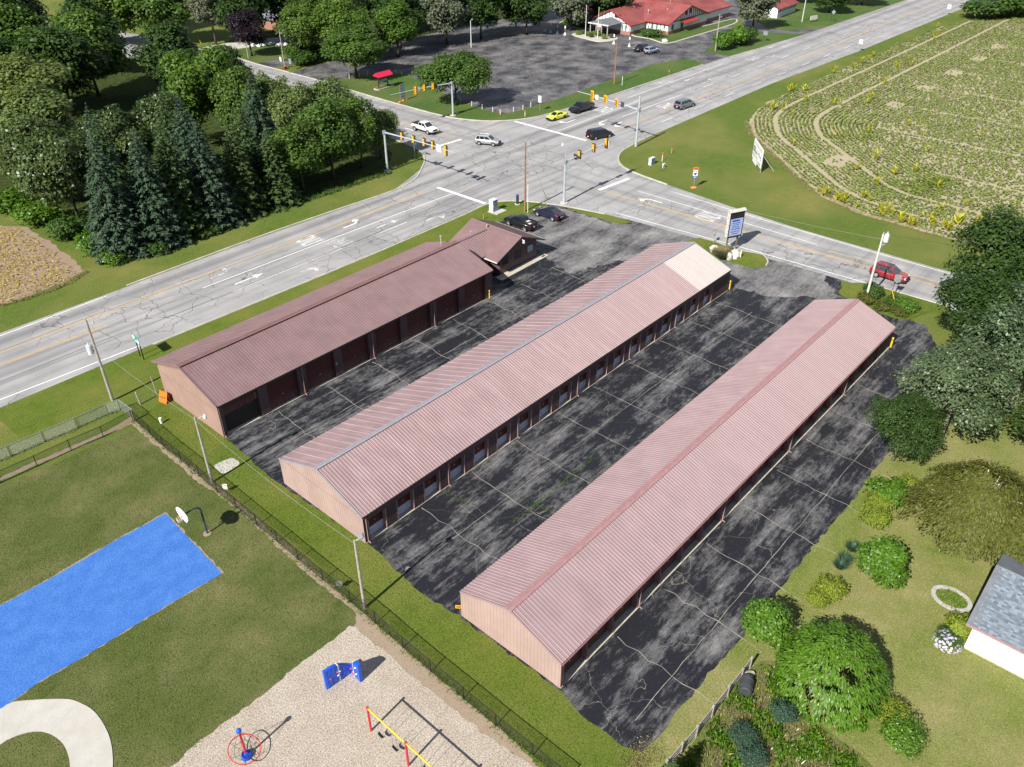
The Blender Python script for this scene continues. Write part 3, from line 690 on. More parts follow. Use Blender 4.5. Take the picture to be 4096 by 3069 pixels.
# ================================================================== trees and shrubs
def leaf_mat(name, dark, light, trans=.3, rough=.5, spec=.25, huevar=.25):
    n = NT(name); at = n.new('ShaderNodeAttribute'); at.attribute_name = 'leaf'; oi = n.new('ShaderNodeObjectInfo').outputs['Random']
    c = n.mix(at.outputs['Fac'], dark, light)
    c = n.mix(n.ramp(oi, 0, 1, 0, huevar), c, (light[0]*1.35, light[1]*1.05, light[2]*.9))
    n.out(c, rough, spec)
    tr = n.new('ShaderNodeBsdfTranslucent'); n.l.new(n.mix(.5, c, (light[0]*1.5, light[1]*1.5, light[2]*.6)), tr.inputs['Color'])
    mx = n.new('ShaderNodeMixShader'); mx.inputs[0].default_value = trans
    n.l.new(n.b.outputs[0], mx.inputs[1]); n.l.new(tr.outputs[0], mx.inputs[2])
    n.l.new(mx.outputs[0], n.n['Material Output'].inputs['Surface']); return n.mat
LM = dict(
 maple=leaf_mat('maple_leaves', (.030,.070,.012), (.115,.205,.036)),
 bright=leaf_mat('bright_maple_leaves', (.035,.085,.010), (.14,.24,.035)),
 pale=leaf_mat('pale_leaves', (.050,.090,.022), (.20,.27,.085)),
 oak=leaf_mat('oak_leaves', (.022,.048,.012), (.095,.15,.042), .2, .4, .4),
 silver=leaf_mat('silvery_leaves', (.028,.062,.022), (.15,.215,.105), .25, .4, .4),
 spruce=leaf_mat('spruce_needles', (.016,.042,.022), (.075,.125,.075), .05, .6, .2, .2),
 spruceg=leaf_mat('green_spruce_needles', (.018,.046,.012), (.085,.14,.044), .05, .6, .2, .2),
 dark=leaf_mat('dark_leaves', (.014,.036,.008), (.055,.11,.022), .25),
 purple=leaf_mat('purple_leaves', (.010,.006,.010), (.030,.018,.026), .1, .5, .3, .05),
 weep=leaf_mat('feathery_leaves', (.045,.060,.010), (.15,.17,.035), .25),
 lime=leaf_mat('lime_leaves', (.10,.16,.015), (.30,.38,.05), .3),
 fresh=leaf_mat('fresh_green_leaves', (.045,.11,.008), (.15,.30,.028), .3, .4, .4, .1),
 hedge=leaf_mat('hedge_leaves', (.03,.075,.012), (.075,.15,.03), .2),
 grey=leaf_mat('grey_green_leaves', (.06,.08,.05), (.17,.20,.13), .25),
 teal=leaf_mat('blue_green_leaves', (.03,.075,.045), (.08,.15,.10), .25),
 straw=leaf_mat('straw_blades', (.15,.13,.06), (.40,.34,.20), .25),
 yellow=leaf_mat('yellow_green_leaves', (.22,.24,.02), (.58,.56,.06), .3, .5, .2, .1),
 crop=leaf_mat('crop_leaves', (.06,.11,.015), (.20,.27,.06), .2),
 cropy=leaf_mat('yellowing_crop_leaves', (.22,.20,.03), (.50,.44,.08), .2),
 flower=leaf_mat('lilac_flowers', (.32,.32,.55), (.68,.66,.85), .2),
 whitef=leaf_mat('white_flowers', (.6,.6,.55), (.85,.85,.8), .2),
)
M_bark = plain('bark', (.085,.068,.055), .9, .1, var=.35, scale=6)
M_barkp = plain('pale_bark', (.52,.50,.46), .8, .2, var=.25, scale=5)
M_bark2 = plain('grey_bark', (.24,.22,.19), .9, .1, var=.3, scale=6)

def leaf_mesh(name, P, N, U, ln, wd, shade, mat):
    """diamond leaves: centre P, facing N, pointing along U"""
    n = len(P); N = N/np.maximum(np.linalg.norm(N, axis=1, keepdims=True), 1e-9)
    U = U-N*(U*N).sum(1, keepdims=True); U /= np.maximum(np.linalg.norm(U, axis=1, keepdims=True), 1e-9)
    V = np.cross(N, U); ln = np.broadcast_to(np.asarray(ln, float).reshape(-1,1), (n,1)); wd = np.broadcast_to(np.asarray(wd, float).reshape(-1,1), (n,1))
    vt = np.empty((n,4,3)); vt[:,0] = P-U*ln*.5; vt[:,1] = P+V*wd*.5-U*ln*.05+N*wd*.12; vt[:,2] = P+U*ln*.5; vt[:,3] = P-V*wd*.5-U*ln*.05+N*wd*.12
    me = bpy.data.meshes.new(name); me.vertices.add(4*n); me.vertices.foreach_set('co', vt.ravel())
    me.loops.add(4*n); me.loops.foreach_set('vertex_index', np.arange(4*n, dtype=np.int32))
    me.polygons.add(n); me.polygons.foreach_set('loop_start', np.arange(0,4*n,4, dtype=np.int32)); me.polygons.foreach_set('loop_total', np.full(n,4,dtype=np.int32))
    at = me.attributes.new('leaf', 'FLOAT', 'POINT'); at.data.foreach_set('value', np.repeat(shade,4).astype(np.float32))
    me.materials.append(mat); me.update(calc_edges=True); return me
def rv(rs, n): 
    v = rs.normal(size=(n,3)); return v/np.linalg.norm(v, axis=1, keepdims=True)
def crown(seed, h0, h1, rad, nleaf, leaf, mat, lobes=34, lobe=.36, shape='round', squash=1.0, droop=.0, name='crown', wl=.62, fill=.25):
    """clumped broadleaf crown between heights h0 and h1"""
    rs = np.random.RandomState(seed); cz = (h0+h1)/2; hz = (h1-h0)/2
    C = []; R = []
    k = 0
    while len(C) < lobes:
        d = rv(rs, 1)[0]
        if d[2] < -.75: continue
        u = rs.uniform(.52, .80) if rs.rand() > fill else rs.uniform(.1, .5)
        zf = d[2]
        rr = rad
        if shape == 'cone': rr = rad*(1.0-.55*(zf*.5+.5))
        if shape == 'dome': zf = abs(zf) if rs.rand() < .7 else zf*.4
        C.append((d[0]*u*rr, d[1]*u*rr, cz+zf*u*hz)); R.append(rad*lobe*rs.uniform(.65,1.25))
    C = np.array(C); R = np.array(R); w = R**2; w /= w.sum()
    li = rs.choice(lobes, nleaf, p=w); d = rv(rs, nleaf); d[:,2] = np.abs(d[:,2])*np.where(rs.rand(nleaf) < .72, 1, -1)
    # small sprays: several leaves share a twig so the edge stays ragged
    rad_u = rs.uniform(.62,1.08,nleaf)**.7
    sq = np.array([1,1,.78*squash])
    P = C[li]+d*sq*(R[li]*rad_u)[:,None]
    cl = rs.randint(0, nleaf//7, nleaf); tw = rs.normal(scale=leaf*.9, size=(nleaf//7,3)); P = P+tw[cl]*.8
    out = P-np.array([0,0,cz-hz*.3]); out /= np.maximum(np.linalg.norm(out,axis=1,keepdims=True),1e-6)
    N = d*.55+out*.35+rs.normal(scale=.45,size=(nleaf,3))+np.array([0,0,.45])
    U = out*.8+rs.normal(scale=.5,size=(nleaf,3))+np.array([0,0,-.25-droop])
    sh = np.clip(.45+.28*rs.normal(size=nleaf)+(rs.rand(lobes)-.5)[li]*.35, 0, 1)
    keep = P[:,2] > .05
    P, N, U, sh = P[keep], N[keep], U[keep], sh[keep]; m = len(P)
    sz = leaf*rs.uniform(.65,1.3,m)
    return leaf_mesh(name, P, N, U, sz*1.25, sz*wl*1.3, sh, mat), C, R
def trunk_mesh(seed, h0, h1, r, C, mat, name='trunk', nb=9, lean=.03, multi=1):
    rs = random.Random(seed); mb = MB()
    for s in range(multi):
        ang = 2*PI*s/multi; off = 0 if multi == 1 else r*1.2
        bx, by = off*math.cos(ang), off*math.sin(ang); spread = 0 if multi == 1 else .22
        top = h0+(h1-h0)*.72; pts = []
        for i in range(7):
            u = i/6; pts.append((bx+rs.uniform(-lean,lean)*top*u+math.cos(ang)*spread*top*u*.5, by+rs.uniform(-lean,lean)*top*u+math.sin(ang)*spread*top*u*.5, top*u))
        mb.tube(pts, [r*(1.35-.35*min(1,i))*(1-.85*i/6)+.015 for i in range(7)], 7)
        cs = sorted(range(len(C)), key=lambda i: rs.random())[:nb//multi+1]
        for i in cs:
            c = C[i]; k = rs.randint(2, 4); a = pts[k]
            mid = ((a[0]+c[0])/2, (a[1]+c[1])/2, a[2]*.45+c[2]*.55+.2)
            mb.tube([a, mid, (c[0],c[1],c[2])], [r*.42, r*.26, r*.08], 5)
    return mb.mesh(name, mat, True)
TREE = {}
def proto(key, seed, h, rad, nleaf, leaf, lm, base=.25, bark=None, tr=None, **kw):
    multi = kw.pop('multi', 1); nb = kw.pop('nb', 9)
    cm, C, R = crown(seed, h*base, h, rad, nleaf, leaf, LM[lm], **kw)
    tm = trunk_mesh(seed+1, h*base, h, tr or max(.07, h*.018), C, bark or M_bark, nb=nb, multi=multi)
    TREE[key] = (cm, tm, h, rad)
def tree(key, x, y, h, rad, label, name='broadleaf_tree', cat='tree', group=None, rz=None, trunk='trunk', crown_name='crown', lm=None, z=0.0):
    cm, tm, H, Rr = TREE[key]
    rt = thing(name, label, cat, (x, y, z), 0, group); rot = random.uniform(0, 2*PI) if rz is None else rz
    if lm:
        kk = (key, lm)
        if kk not in TREE: c2 = cm.copy(); c2.materials.clear(); c2.materials.append(LM[lm]); TREE[kk] = c2
        cm = TREE[kk]
    a = link(trunk, tm, rt, (0,0,0), (0,0,rot)); b = link(crown_name, cm, rt, (0,0,0), (0,0,rot))
    for q in (a, b): q.scale = (rad/Rr, rad/Rr, h/H)
    return rt
def spruce(seed, h, rad, nleaf, lm):
    rs = np.random.RandomState(seed); P = []; N = []; U = []; S = []
    nt = int(h*2.2); br = []
    for i in range(nt):
        f = i/(nt-1); z = h*(.07+.91*f); L = rad*(1-f)**.82*rs.uniform(.88,1.08)+.12
        nb = max(5, int(13*(1-f)+5)); a0 = rs.uniform(0,6.28)
        for b in range(nb): br.append((z, L*rs.uniform(.78,1.12), a0+6.283*b/nb+rs.uniform(-.2,.2)))
    br = np.array(br); w = br[:,1]**1.25; w /= w.sum(); bi = rs.choice(len(br), nleaf, p=w); z, L, a = br[bi].T
    s = rs.uniform(.12,1.03,nleaf)**.62; dr = L*s; side = rs.normal(size=nleaf)*(.10+.20*(1-s))*L.clip(.3,3)*.55
    dirx, diry = np.cos(a), np.sin(a)
    x = dirx*dr-diry*side; y = diry*dr+dirx*side
    zz = z-.26*dr-.16*dr*dr/np.maximum(rad,1)+.30*np.maximum(0,s-.75)*L+rs.normal(scale=.06,size=nleaf)-np.abs(side)*.35
    P = np.stack([x,y,zz],1); out = np.stack([dirx,diry,np.zeros(nleaf)],1)
    U = out+np.stack([-diry,dirx,np.zeros(nleaf)],1)*np.sign(side)[:,None]*.75+rs.normal(scale=.22,size=(nleaf,3))+np.array([0,0,-.12])
    N = np.array([0,0,1.0])+out*.35+rs.normal(scale=.35,size=(nleaf,3))
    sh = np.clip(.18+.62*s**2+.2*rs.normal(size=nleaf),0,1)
    k = P[:,2] > .1; sz = rs.uniform(.7,1.3,nleaf)[k]
    cm = leaf_mesh('crown', P[k], N[k], U[k], .46*sz, .17*sz, sh[k], LM[lm])
    mb = MB(); mb.tube([(0,0,0),(0,0,h*.5),(0,0,h*.97)], [h*.016,h*.009,.02], 7); 
    return cm, mb.mesh('trunk', M_bark, True), h, rad
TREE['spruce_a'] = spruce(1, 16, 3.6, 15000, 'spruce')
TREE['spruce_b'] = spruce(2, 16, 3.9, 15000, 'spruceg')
proto('round_a', 11, 12, 5.0, 19000, .36, 'maple', base=.08)
proto('round_b', 23, 13, 5.2, 19000, .38, 'maple', lobes=46, lobe=.32, base=.12)
proto('oval_a', 31, 13, 4.0, 13000, .36, 'bright', lobes=34, lobe=.42, base=.08)
proto('spread_a', 41, 11, 6.4, 17000, .36, 'oak', lobes=46, lobe=.28, base=.22)
proto('far_a', 51, 15, 6.0, 13000, .55, 'dark', lobes=38, lobe=.36, base=.06)
proto('far_b', 52, 14, 5.5, 13000, .52, 'maple', lobes=42, lobe=.33, base=.06)
proto('upright', 61, 12, 3.2, 14000, .34, 'pale', lobes=28, lobe=.5, base=.08)
proto('open_oak', 71, 12, 7.0, 24000, .25, 'silver', lobes=70, lobe=.20, base=.2, bark=M_bark2, nb=26, fill=.45)
proto('big_maple', 72, 14, 7.0, 26000, .28, 'dark', lobes=60, lobe=.26, base=.1, nb=14)
proto('bush', 81, 1.0, 1.0, 2600, .13, 'fresh', lobes=14, lobe=.5, base=.0, shape='dome', tr=.04, nb=4)
proto('bush_fine', 82, 1.0, 1.0, 4200, .085, 'lime', lobes=20, lobe=.42, base=.0, shape='dome', tr=.03, nb=4)
proto('bush_far', 83, 3.0, 2.0, 3500, .3, 'fresh', lobes=16, lobe=.5, base=.0, shape='dome', tr=.06, nb=4)

# --- the wood beside the highway
WG = 'leafy trees of the wood beside the highway'
SG = 'spruces along the edge of the wood'
sp = [(41.5,107.5,16.5,3.6,'a','tall blue-green spruce at the left end of the wood edge above the verge'),
      (44.6,112.5,17.2,3.7,'b','tall spruce standing just behind the left end of the wood edge'),
      (46.5,106.3,16.2,3.5,'a','blue-green spruce second from the left along the wood edge'),
      (50.6,107.3,16.6,3.6,'b','green spruce third from the left along the wood edge'),
      (55.2,106.8,15.4,3.6,'a','spruce halfway along the wood edge facing the highway'),
      (56.8,113.0,17.0,3.8,'a','tall blue spruce rising behind the middle of the wood edge'),
      (60.5,107.5,13.6,3.4,'b','dark spruce right of the middle of the wood edge'),
      (64.3,110.5,15.8,3.6,'b','yellowish green spruce beside the blue spruce group'),
      (70.3,115.8,17.4,3.9,'a','tallest blue-green spruce next to the maples near the intersection'),
      (46.8,119.5,17.0,2.6,'a','slim blue spruce poking up through the oak foliage'),
      (57.5,119.5,17.0,3.0,'b','slim dark spruce deep in the wood behind the blue spruces'),
      (66.0,106.8,11.5,3.2,'b','short dark spruce at the shaded right part of the wood edge')]
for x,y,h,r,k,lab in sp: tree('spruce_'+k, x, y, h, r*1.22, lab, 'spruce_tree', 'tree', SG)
wd = [('spread_a',42.0,121.5,13.5,7.0,None,'broad oak at the left corner of the wood beside the field'),
      ('round_a',43.5,133.5,13.0,5.5,'oak','rounded oak behind the broad corner oak by the field'),
      ('upright',50.0,148.0,14.5,5.2,'pale','pale green tree at the left edge of the picture'),
      ('upright',55.0,163.0,16.0,6.0,'pale','taller pale green tree at the far left of the wood'),
      ('round_b',44.0,160.0,13.5,5.5,None,'leafy tree at the left picture edge above the yellow field'),
      ('round_b',53.0,128.5,14.5,5.0,'oak','olive green oak behind the spruce row'),
      ('round_a',61.5,127.5,14.0,5.0,'oak','olive green tree between the spruces and the dark hollow'),
      ('oval_a',71.5,139.5,16.5,5.0,None,'bright yellow-green tree in the middle of the wood'),
      ('oval_a',79.5,141.0,16.2,4.6,None,'bright green tree next to the side road bend'),
      ('round_a',77.0,131.0,14.5,4.8,None,'mid green maple behind the tallest spruce'),
      ('round_b',84.5,133.5,13.0,4.6,'pale','pale green maple overhanging the side road'),
      ('round_b',80.5,119.5,14.2,4.9,'pale','large pale green maple right of the tallest spruce'),
      ('round_a',87.0,119.0,12.8,4.6,'pale','pale green maple above the signal mast at the corner'),
      ('oval_a',78.2,108.6,13.0,4.4,'maple','maple at the wood edge left of the road corner'),
      ('round_a',84.8,109.3,11.8,4.3,'maple','last maple of the wood beside the curved kerb'),
      ('oval_a',71.8,108.2,11.0,3.9,'maple','low maple filling the wood edge right of the spruces'),
      ('round_b',90.2,110.8,9.6,3.3,'pale','small maple leaning over the signal mast arm'),
      ('round_a',92.5,123.0,9.5,3.6,'maple','small maple beside the side road kerb'),
      ('far_a',66.0,176.0,17.0,7.5,None,'dark tree at the upper left of the wood'),
      ('far_a',76.0,186.0,17.5,7.5,'maple','tall dark green tree at the top left'),
      ('far_b',57.0,184.0,16.0,7.0,None,'big green tree at the top left picture corner'),
      ('far_b',86.0,205.0,17.5,7.5,'dark','tall dark tree behind the hollow at the top left'),
      ('far_b',70.0,208.0,17.0,7.5,None,'green tree on the top edge left of the bare tree'),
      ('far_a',89.0,176.0,14.5,6.5,None,'dark leafy tree beside the shaded road bend'),
      ('far_b',84.0,162.0,12.0,5.5,'dark','low dark tree below the shaded hollow'),
      ('far_a',92.5,160.0,11.5,4.6,'dark','dark tree on the near side of the side road'),
      ('far_b',64.0,238.0,18.0,8.0,None,'distant tree on the top left picture edge'),
      ('far_a',82.0,240.0,18.0,8.0,None,'distant dark tree on the top picture edge')]
for k,x,y,h,r,lm,lab in wd: tree(k, x, y, h, r, lab, 'broadleaf_tree', 'tree', WG, lm=lm)
for i,(x,y,h,r) in enumerate([(39.5,111.5,2.2,2.4),(38.8,118.5,2.6,2.8),(38.6,126,2.8,3.2),(44,104.6,1.6,1.8),(39.2,105.8,1.5,1.6),(53,104.6,1.2,1.6),(38,135,2.5,3.5)]):
    tree('bush', x, y, h, r, ['low bush under the oak beside the yellow field','leafy shrub at the field edge of the wood','tall weeds and shrub left of the corner oak','low bush at the foot of the spruces','small bush at the left corner of the wood','low growth under the middle spruces','bright shrub at the left picture edge by the field'][i], 'shrub', 'shrub', 'shrubs along the wood edge', lm=['fresh','hedge','fresh','hedge','fresh','hedge','fresh'][i])
# --- across the side road and behind the restaurant lot
FG = 'trees behind the restaurant parking lot'
A = t(1,0,873,680)
tree('round_b', A[0], A[1], height(A, 730*K, 44*K), 7.2, 'big rounded maple with visible dark trunk beside the restaurant driveway', rz=.4)
B = o(985,228)
tree('spread_a', B[0], B[1], 10.3, 7.6, 'broad oak on the grass corner beside the signal mast', rz=2.0, lm='maple')
ft = [('round_a',131,171,14.5,7.0,'bright','bright green tree left of the big driveway maple'),
      ('round_b',125,178,15.5,6.5,'maple','tall green maple left behind the driveway maple'),
      ('oval_a',140,182,16,6.0,'maple','green tree behind the big driveway maple'),
      ('oval_a',143,165,13,5.0,'bright','bright lobed tree at the back corner of the parking lot'),
      ('far_a',150,172,15,6.5,None,'dark tree over the shaded back edge of the parking lot'),
      ('far_b',161,166,15,6.0,'grey','greyish feathery tree behind the parking lot'),
      ('far_a',172,164,15,6.5,None,'dark tree left of the light pole behind the lot'),
      ('far_b',184,158,15,6.5,'dark','dark tree right of the light pole behind the lot'),
      ('far_b',196,152,14,6.0,'grey','grey green tree behind the lot near the restaurant'),
      ('far_a',207,148,14,6.5,None,'dark tree nearest the restaurant roof'),
      ('far_a',156,188,17,8,None,'dark wood tree at the top edge above the parking lot'),
      ('far_b',175,182,17,8,'dark','wood tree at the top edge in the middle'),
      ('far_a',195,172,17,8,None,'wood tree at the top edge left of the restaurant'),
      ('far_a',126,205,17,7.5,None,'dark tree behind the brick house'),
      ('far_a',141,205,18,8,None,'tall dark tree right of the brick house'),
      ('far_b',113,222,17,7.5,'maple','big green tree left of the purple tree'),
      ('far_b',104,232,16,7,'bright','bright green tree left of the leaning pole top'),
      ('far_a',118,240,18,8,None,'dark tree on the top edge behind the purple tree'),
      ('upright',120.5,212,17,4.2,'grey','pale willow-like tree between purple tree and brick house')]
for k,x,y,h,r,lm,lab in ft: tree(k, x, y, h, r, lab, 'broadleaf_tree', 'tree', FG, lm=lm)
tree('oval_a', 119.2, 193.5, 11.0, 4.4, 'dark purple leaved tree beside the side road utility pole', 'purple_tree', lm='purple')
for i,(q,h,r,lm) in enumerate([((655,140),3.0,3.0,'hedge'),((640,128),3.5,3.2,'maple'),((665,128),3.6,3.5,'hedge')]):
    p = o(*q); tree('bush_far', p[0], p[1], h, r, ['round shrub in front of the roadside trees by the driveway','leafy shrub beside the side road pole','taller shrub at the foot of the bright green tree'][i], 'shrub', 'shrub', 'shrubs by the restaurant driveway', lm=lm)
# --- right of the restaurant
rt_ = [('far_b',(1625,62),13.5,6.0,'grey','half bare grey-green tree right of the restaurant'),
       ('far_a',(1790,28),8.5,5.5,'dark','spreading tree over the roadside sign board'),
       ('far_a',(1860,12),9.0,6.0,'maple','green tree by the highway at the top edge'),
       ('far_a',(1720,5),10,6.0,'dark','dark tree behind the small red-roofed building'),
       ('far_b',(1690,-22),12,6.0,'maple','distant green tree at the top edge right of the red roofs')]
for k,q,h,r,lm,lab in rt_:
    p = o(*q); tree(k, p[0], p[1], h, r, lab, 'broadleaf_tree', 'tree', 'trees along the far side of the highway', lm=lm)
for i,(q,h,r,lm) in enumerate([((1558,108),4.0,2.2,'fresh'),((1590,98),4.2,3.2,'fresh'),((1610,92),3.4,2.6,'hedge')]):
    p = o(*q); tree('bush_far', p[0], p[1], h, r, ['narrow green shrub against the leaning utility pole','large bright shrub right of the leaning utility pole','dark shrub under the half bare tree'][i], 'shrub', 'shrub', 'shrubs by the restaurant drive', lm=lm)
for i,(q,h,r) in enumerate([((2120,40),5.0,6.0),((2165,34),6.0,6.5),((2205,30),5.5,6.5),((2150,12),7.0,7.0),((2230,16),7.0,7.5)]):
    p = o(*q); tree('bush_far' if i < 3 else 'far_a', p[0], p[1], h, r, ['low thicket at the top right corner next to the highway','middle of the thicket bordering the crop field','right part of the thicket bordering the crop field','tree behind the thicket at the top right','tree at the top right picture corner'][i], 'thicket_tree', 'tree', 'thicket at the top right', lm='maple' if i else 'hedge')
# --- right side of the storage lot
big = [('big_maple',98.0,13.0,15.0,7.6,None,'tall dark maple at the right edge behind the storage lot'),
       ('big_maple',88.5,11.5,12.0,6.6,None,'dark maple overhanging the end of the storage lot'),
       ('open_oak',82.5,7.0,13.0,7.2,None,'silvery green oak with bare branches on the right picture edge'),
       ('open_oak',73.0,10.5,10.0,6.0,None,'open oak with pale limbs leaning over the lot edge'),
       ('open_oak',66.5,12.6,7.0,4.0,'dark','lower dark green oak limb mass beside the lot edge'),
       ('big_maple',76.0,1.0,11.0,6.0,None,'shaded maple on the right picture edge behind the birch'),
       ('open_oak',90.0,1.5,13,7,'silver','oak at the right picture edge above the silvery oak')]
for k,x,y,h,r,lm,lab in big: tree(k, x, y, h, r, lab, 'broadleaf_tree', 'tree', 'big trees along the right of the storage lot', lm=lm)
# ================================================================== crop fields
n = NT('field_soil'); f1 = n.noise(.35, 5, .7); f2 = n.noise(3.5, 4, .75)
M_soil = n.out(n.mix(n.ramp(f2, .3, .7), n.mix(n.ramp(f1, .35, .65), (.30,.25,.15), (.38,.33,.21)), (.44,.39,.27)), .95, .1); n.bump(f2, .5, .05)
fb = [(151.2,72.4),(158,75.0),(166.8,76.3),(207,76.2),(236.7,76.0),(271,75.4),(285,72.5),(300,60),(420,40),(420,-150),(121,-150),(120.7,15),(120.6,31),(120.8,38),(123.4,45),(125.8,47.5),(132,54.5),(139.2,62.2),(145,68.5)]
sheet('crop_field', rough_edge(fb, 1, .3, 21), .006, M_soil)
rs = np.random.RandomState(77)
def rows_to_leaves(pts, leaf=.34, spread=.11, per=3):
    pts = np.asarray(pts); P = np.repeat(pts, per, 0); m = len(P)
    P = np.concatenate([P+rs.normal(scale=spread, size=(m,2)), rs.uniform(.10,.30,(m,1))], 1)
    N = np.stack([rs.normal(scale=.5,size=m), rs.normal(scale=.5,size=m), np.ones(m)],1); U = rs.normal(size=(m,3)); U[:,2] *= .3
    return P, N, U
def ns(p, sc, s0=0.0):   # cheap smooth noise for density
    x, y = p[:,0]*sc+s0, p[:,1]*sc-s0
    return .5+.25*np.sin(x*1.7+1.3*np.sin(y*.9))+.25*np.sin(y*2.1+1.1*np.sin(x*1.3+2))
pts = []
# headland rows follow the field boundary; interior rows run straight away from the highway
bpath = np.array(smooth([(300,76.0),(236,76.0),(200,76.1),(176,76.2),(164,75.8),(156,74),(150,71),(144,67),(138,60.5),(131,53),(125,46),(121.5,38),(120.8,28),(120.8,10),(120.8,-30),(120.8,-80)], 14, False))
seg = np.linalg.norm(np.diff(bpath, axis=0), axis=1); cum = np.concatenate([[0], np.cumsum(seg)]); ssx = np.arange(0, cum[-1], .40)
bp = np.stack([np.interp(ssx, cum, bpath[:,0]), np.interp(ssx, cum, bpath[:,1])], 1)
tg = np.gradient(bp, axis=0)
ker = np.ones(25)/25.0
tg = np.stack([np.convolve(np.pad(tg[:,i], 12, mode='edge'), ker, 'valid') for i in (0,1)], 1); tg /= np.linalg.norm(tg, axis=1, keepdims=True)
nrm = np.stack([-tg[:,1], tg[:,0]], 1)          # inward
coarse = bp[::4]
def bdist(q):
    out = np.empty(len(q))
    for i in range(0, len(q), 4000):
        d = q[i:i+4000, None, :]-coarse[None]; out[i:i+4000] = np.sqrt((d**2).sum(2).min(1))
    return out
HEAD = 30*.76
for k in range(30):
    off = .5+k*.76
    if k in (5, 15): continue
    q = bp+nrm*off; q = q[bdist(q) > off-.25]; pts.append(q)
for kk, x in enumerate(np.arange(120.8+HEAD, 330, .76)):
    if kk % 24 == 3: continue
    ys = np.arange(-75, 60, .44); q = np.stack([np.full_like(ys, x), ys],1); q = q[bdist(q) > HEAD]; pts.append(q)
pts = np.concatenate(pts); pts += rs.normal(scale=.04, size=pts.shape)
# clip to the field, thin out bare patches
def inside(p, poly):
    x, y = p[:,0], p[:,1]; c = np.zeros(len(p), bool); j = len(poly)-1
    for i in range(len(poly)):
        xi, yi = poly[i]; xj, yj = poly[j]
        with np.errstate(divide='ignore', invalid='ignore'):
            c ^= ((yi > y) != (yj > y)) & (x < (xj-xi)*(y-yi)/((yj-yi) if yj != yi else 1e-9)+xi)
        j = i
    return c
k = inside(pts, fb)
dens = .72+.5*ns(pts, .09)*ns(pts, .31, 3.0)
for bx, by, w, h in ((181.6,55.5,5,3.0),(199.4,55.5,5,3.0),(217.7,55.3,5.5,3.2),(235.9,55.5,6,3.2),(253.8,55.5,6,3.4),(141,50,7,4)):
    dens = np.where((np.abs(pts[:,0]-bx) < w/2) & (np.abs(pts[:,1]-by) < h/2), .12, dens)
k &= rs.rand(len(pts)) < dens
k &= ~((pts[:,0] > 300) & (pts[:,1] > 40))
P, N, U = rows_to_leaves(pts[k]); m = len(P)
cm = leaf_mesh('crop_plants', P, N, U, rs.uniform(.32,.6,m), rs.uniform(.24,.42,m), np.clip(.5+.28*rs.normal(size=m),0,1), LM['crop'])
stuff(link('crop_plants', cm), 'low green crop plants growing in curved rows on the right field', 'crop')
# pale, drying corn volunteers that stick out of the crop
def corn(seed, h=1.0, nl=16):
    r2 = np.random.RandomState(seed); a = r2.uniform(0,6.28,nl); P = np.stack([np.cos(a)*r2.uniform(.05,.45,nl), np.sin(a)*r2.uniform(.05,.45,nl), r2.uniform(.25,h,nl)],1)
    U = np.stack([np.cos(a),np.sin(a),r2.uniform(.4,1.4,nl)],1); N = np.stack([-np.cos(a),-np.sin(a),np.full(nl,.7)],1)+r2.normal(scale=.3,size=(nl,3))
    return leaf_mesh('corn_plant', P, N, U, r2.uniform(.5,.95,nl), r2.uniform(.09,.17,nl), r2.rand(nl), LM['yellow'])
cornm = [corn(s, 1.0, 26) for s in (1,2,3,4)]
cp = [t(3,0,x,y) for x,y in [(30,960),(60,940),(180,800),(205,790),(335,780),(310,790),(560,640),(730,570),(745,590),(800,555),(890,500),(905,490),(860,525),(1040,465),(1100,400),(1100,585),(1460,240),(1470,300),(1440,345),(1220,520),(1010,720),(570,910),(620,910),(850,900),(880,870),(210,1265),(580,1180),(860,1155),(1210,1095),(1310,1080),(930,1390),(1370,1320),(1860,1150),(1090,1520),(1265,1490),(770,1470),(940,1610),(1470,1625),(130,965),(210,1000),(320,880),(1000,735),(1230,575),(1130,600)]]
cp += [t(3,1,x,y) for x,y in [(430,10),(490,45),(580,80),(610,90),(660,70),(650,105),(760,135),(820,65),(870,90),(960,150),(990,210),(970,195),(1030,190),(1130,265),(1150,275),(1210,290),(1240,305),(1080,210),(1310,230),(1400,285),(1430,290),(1410,230),(1480,190),(1550,340),(1510,320),(1635,300),(1790,310),(1860,300),(1830,290),(1705,130)]]
for i, p in enumerate(cp):
    s = random.uniform(.8, 1.5)*(1.25 if i % 3 == 0 else 1)
    ob = link('corn_plant', cornm[i % 4], None, (p[0], p[1], .0), (0,0,random.uniform(0,6.28))); ob.scale = (s,s,s)
    tag(ob, 'yellow-green corn plant standing above the low crop on the right field', 'plant', 'stray corn plants in the right field')
# --- yellowing field at the left edge
fl = ol([(-220,480),(-60,484),(0,487),(55,490),(105,521),(150,554),(180,586),(150,604),(100,624),(0,660),(-260,745)])
n = NT('bare_field_soil'); f1 = n.noise(.5, 5, .7); f2 = n.noise(4, 4, .75)
M_soil2 = n.out(n.mix(n.ramp(f2, .3, .7), n.mix(n.ramp(f1, .35, .65), (.20,.14,.09), (.30,.22,.15)), (.36,.27,.19)), .95, .1)
sheet('bean_field', rough_edge(fl, .8, .3, 22), .006, M_soil2)
pts = []
for k2 in np.arange(-30, 40, .5):
    s = np.arange(0, 60, .33); q = np.stack([-8+s*.995+k2*.1, 95+k2+s*.1-0*s],1); pts.append(q)
pts = np.concatenate(pts)+rs.normal(scale=.08, size=(len(pts)*len(s),2)) if False else np.concatenate(pts)
pts = pts+rs.normal(scale=.08,size=pts.shape); inner = [(x-1.0,y) for x,y in fl]
k = inside(pts, inner); ed = np.clip((39.5-pts[:,0])/9, .08, 1); k &= rs.rand(len(pts)) < ed*(.55+.4*ns(pts,.35))
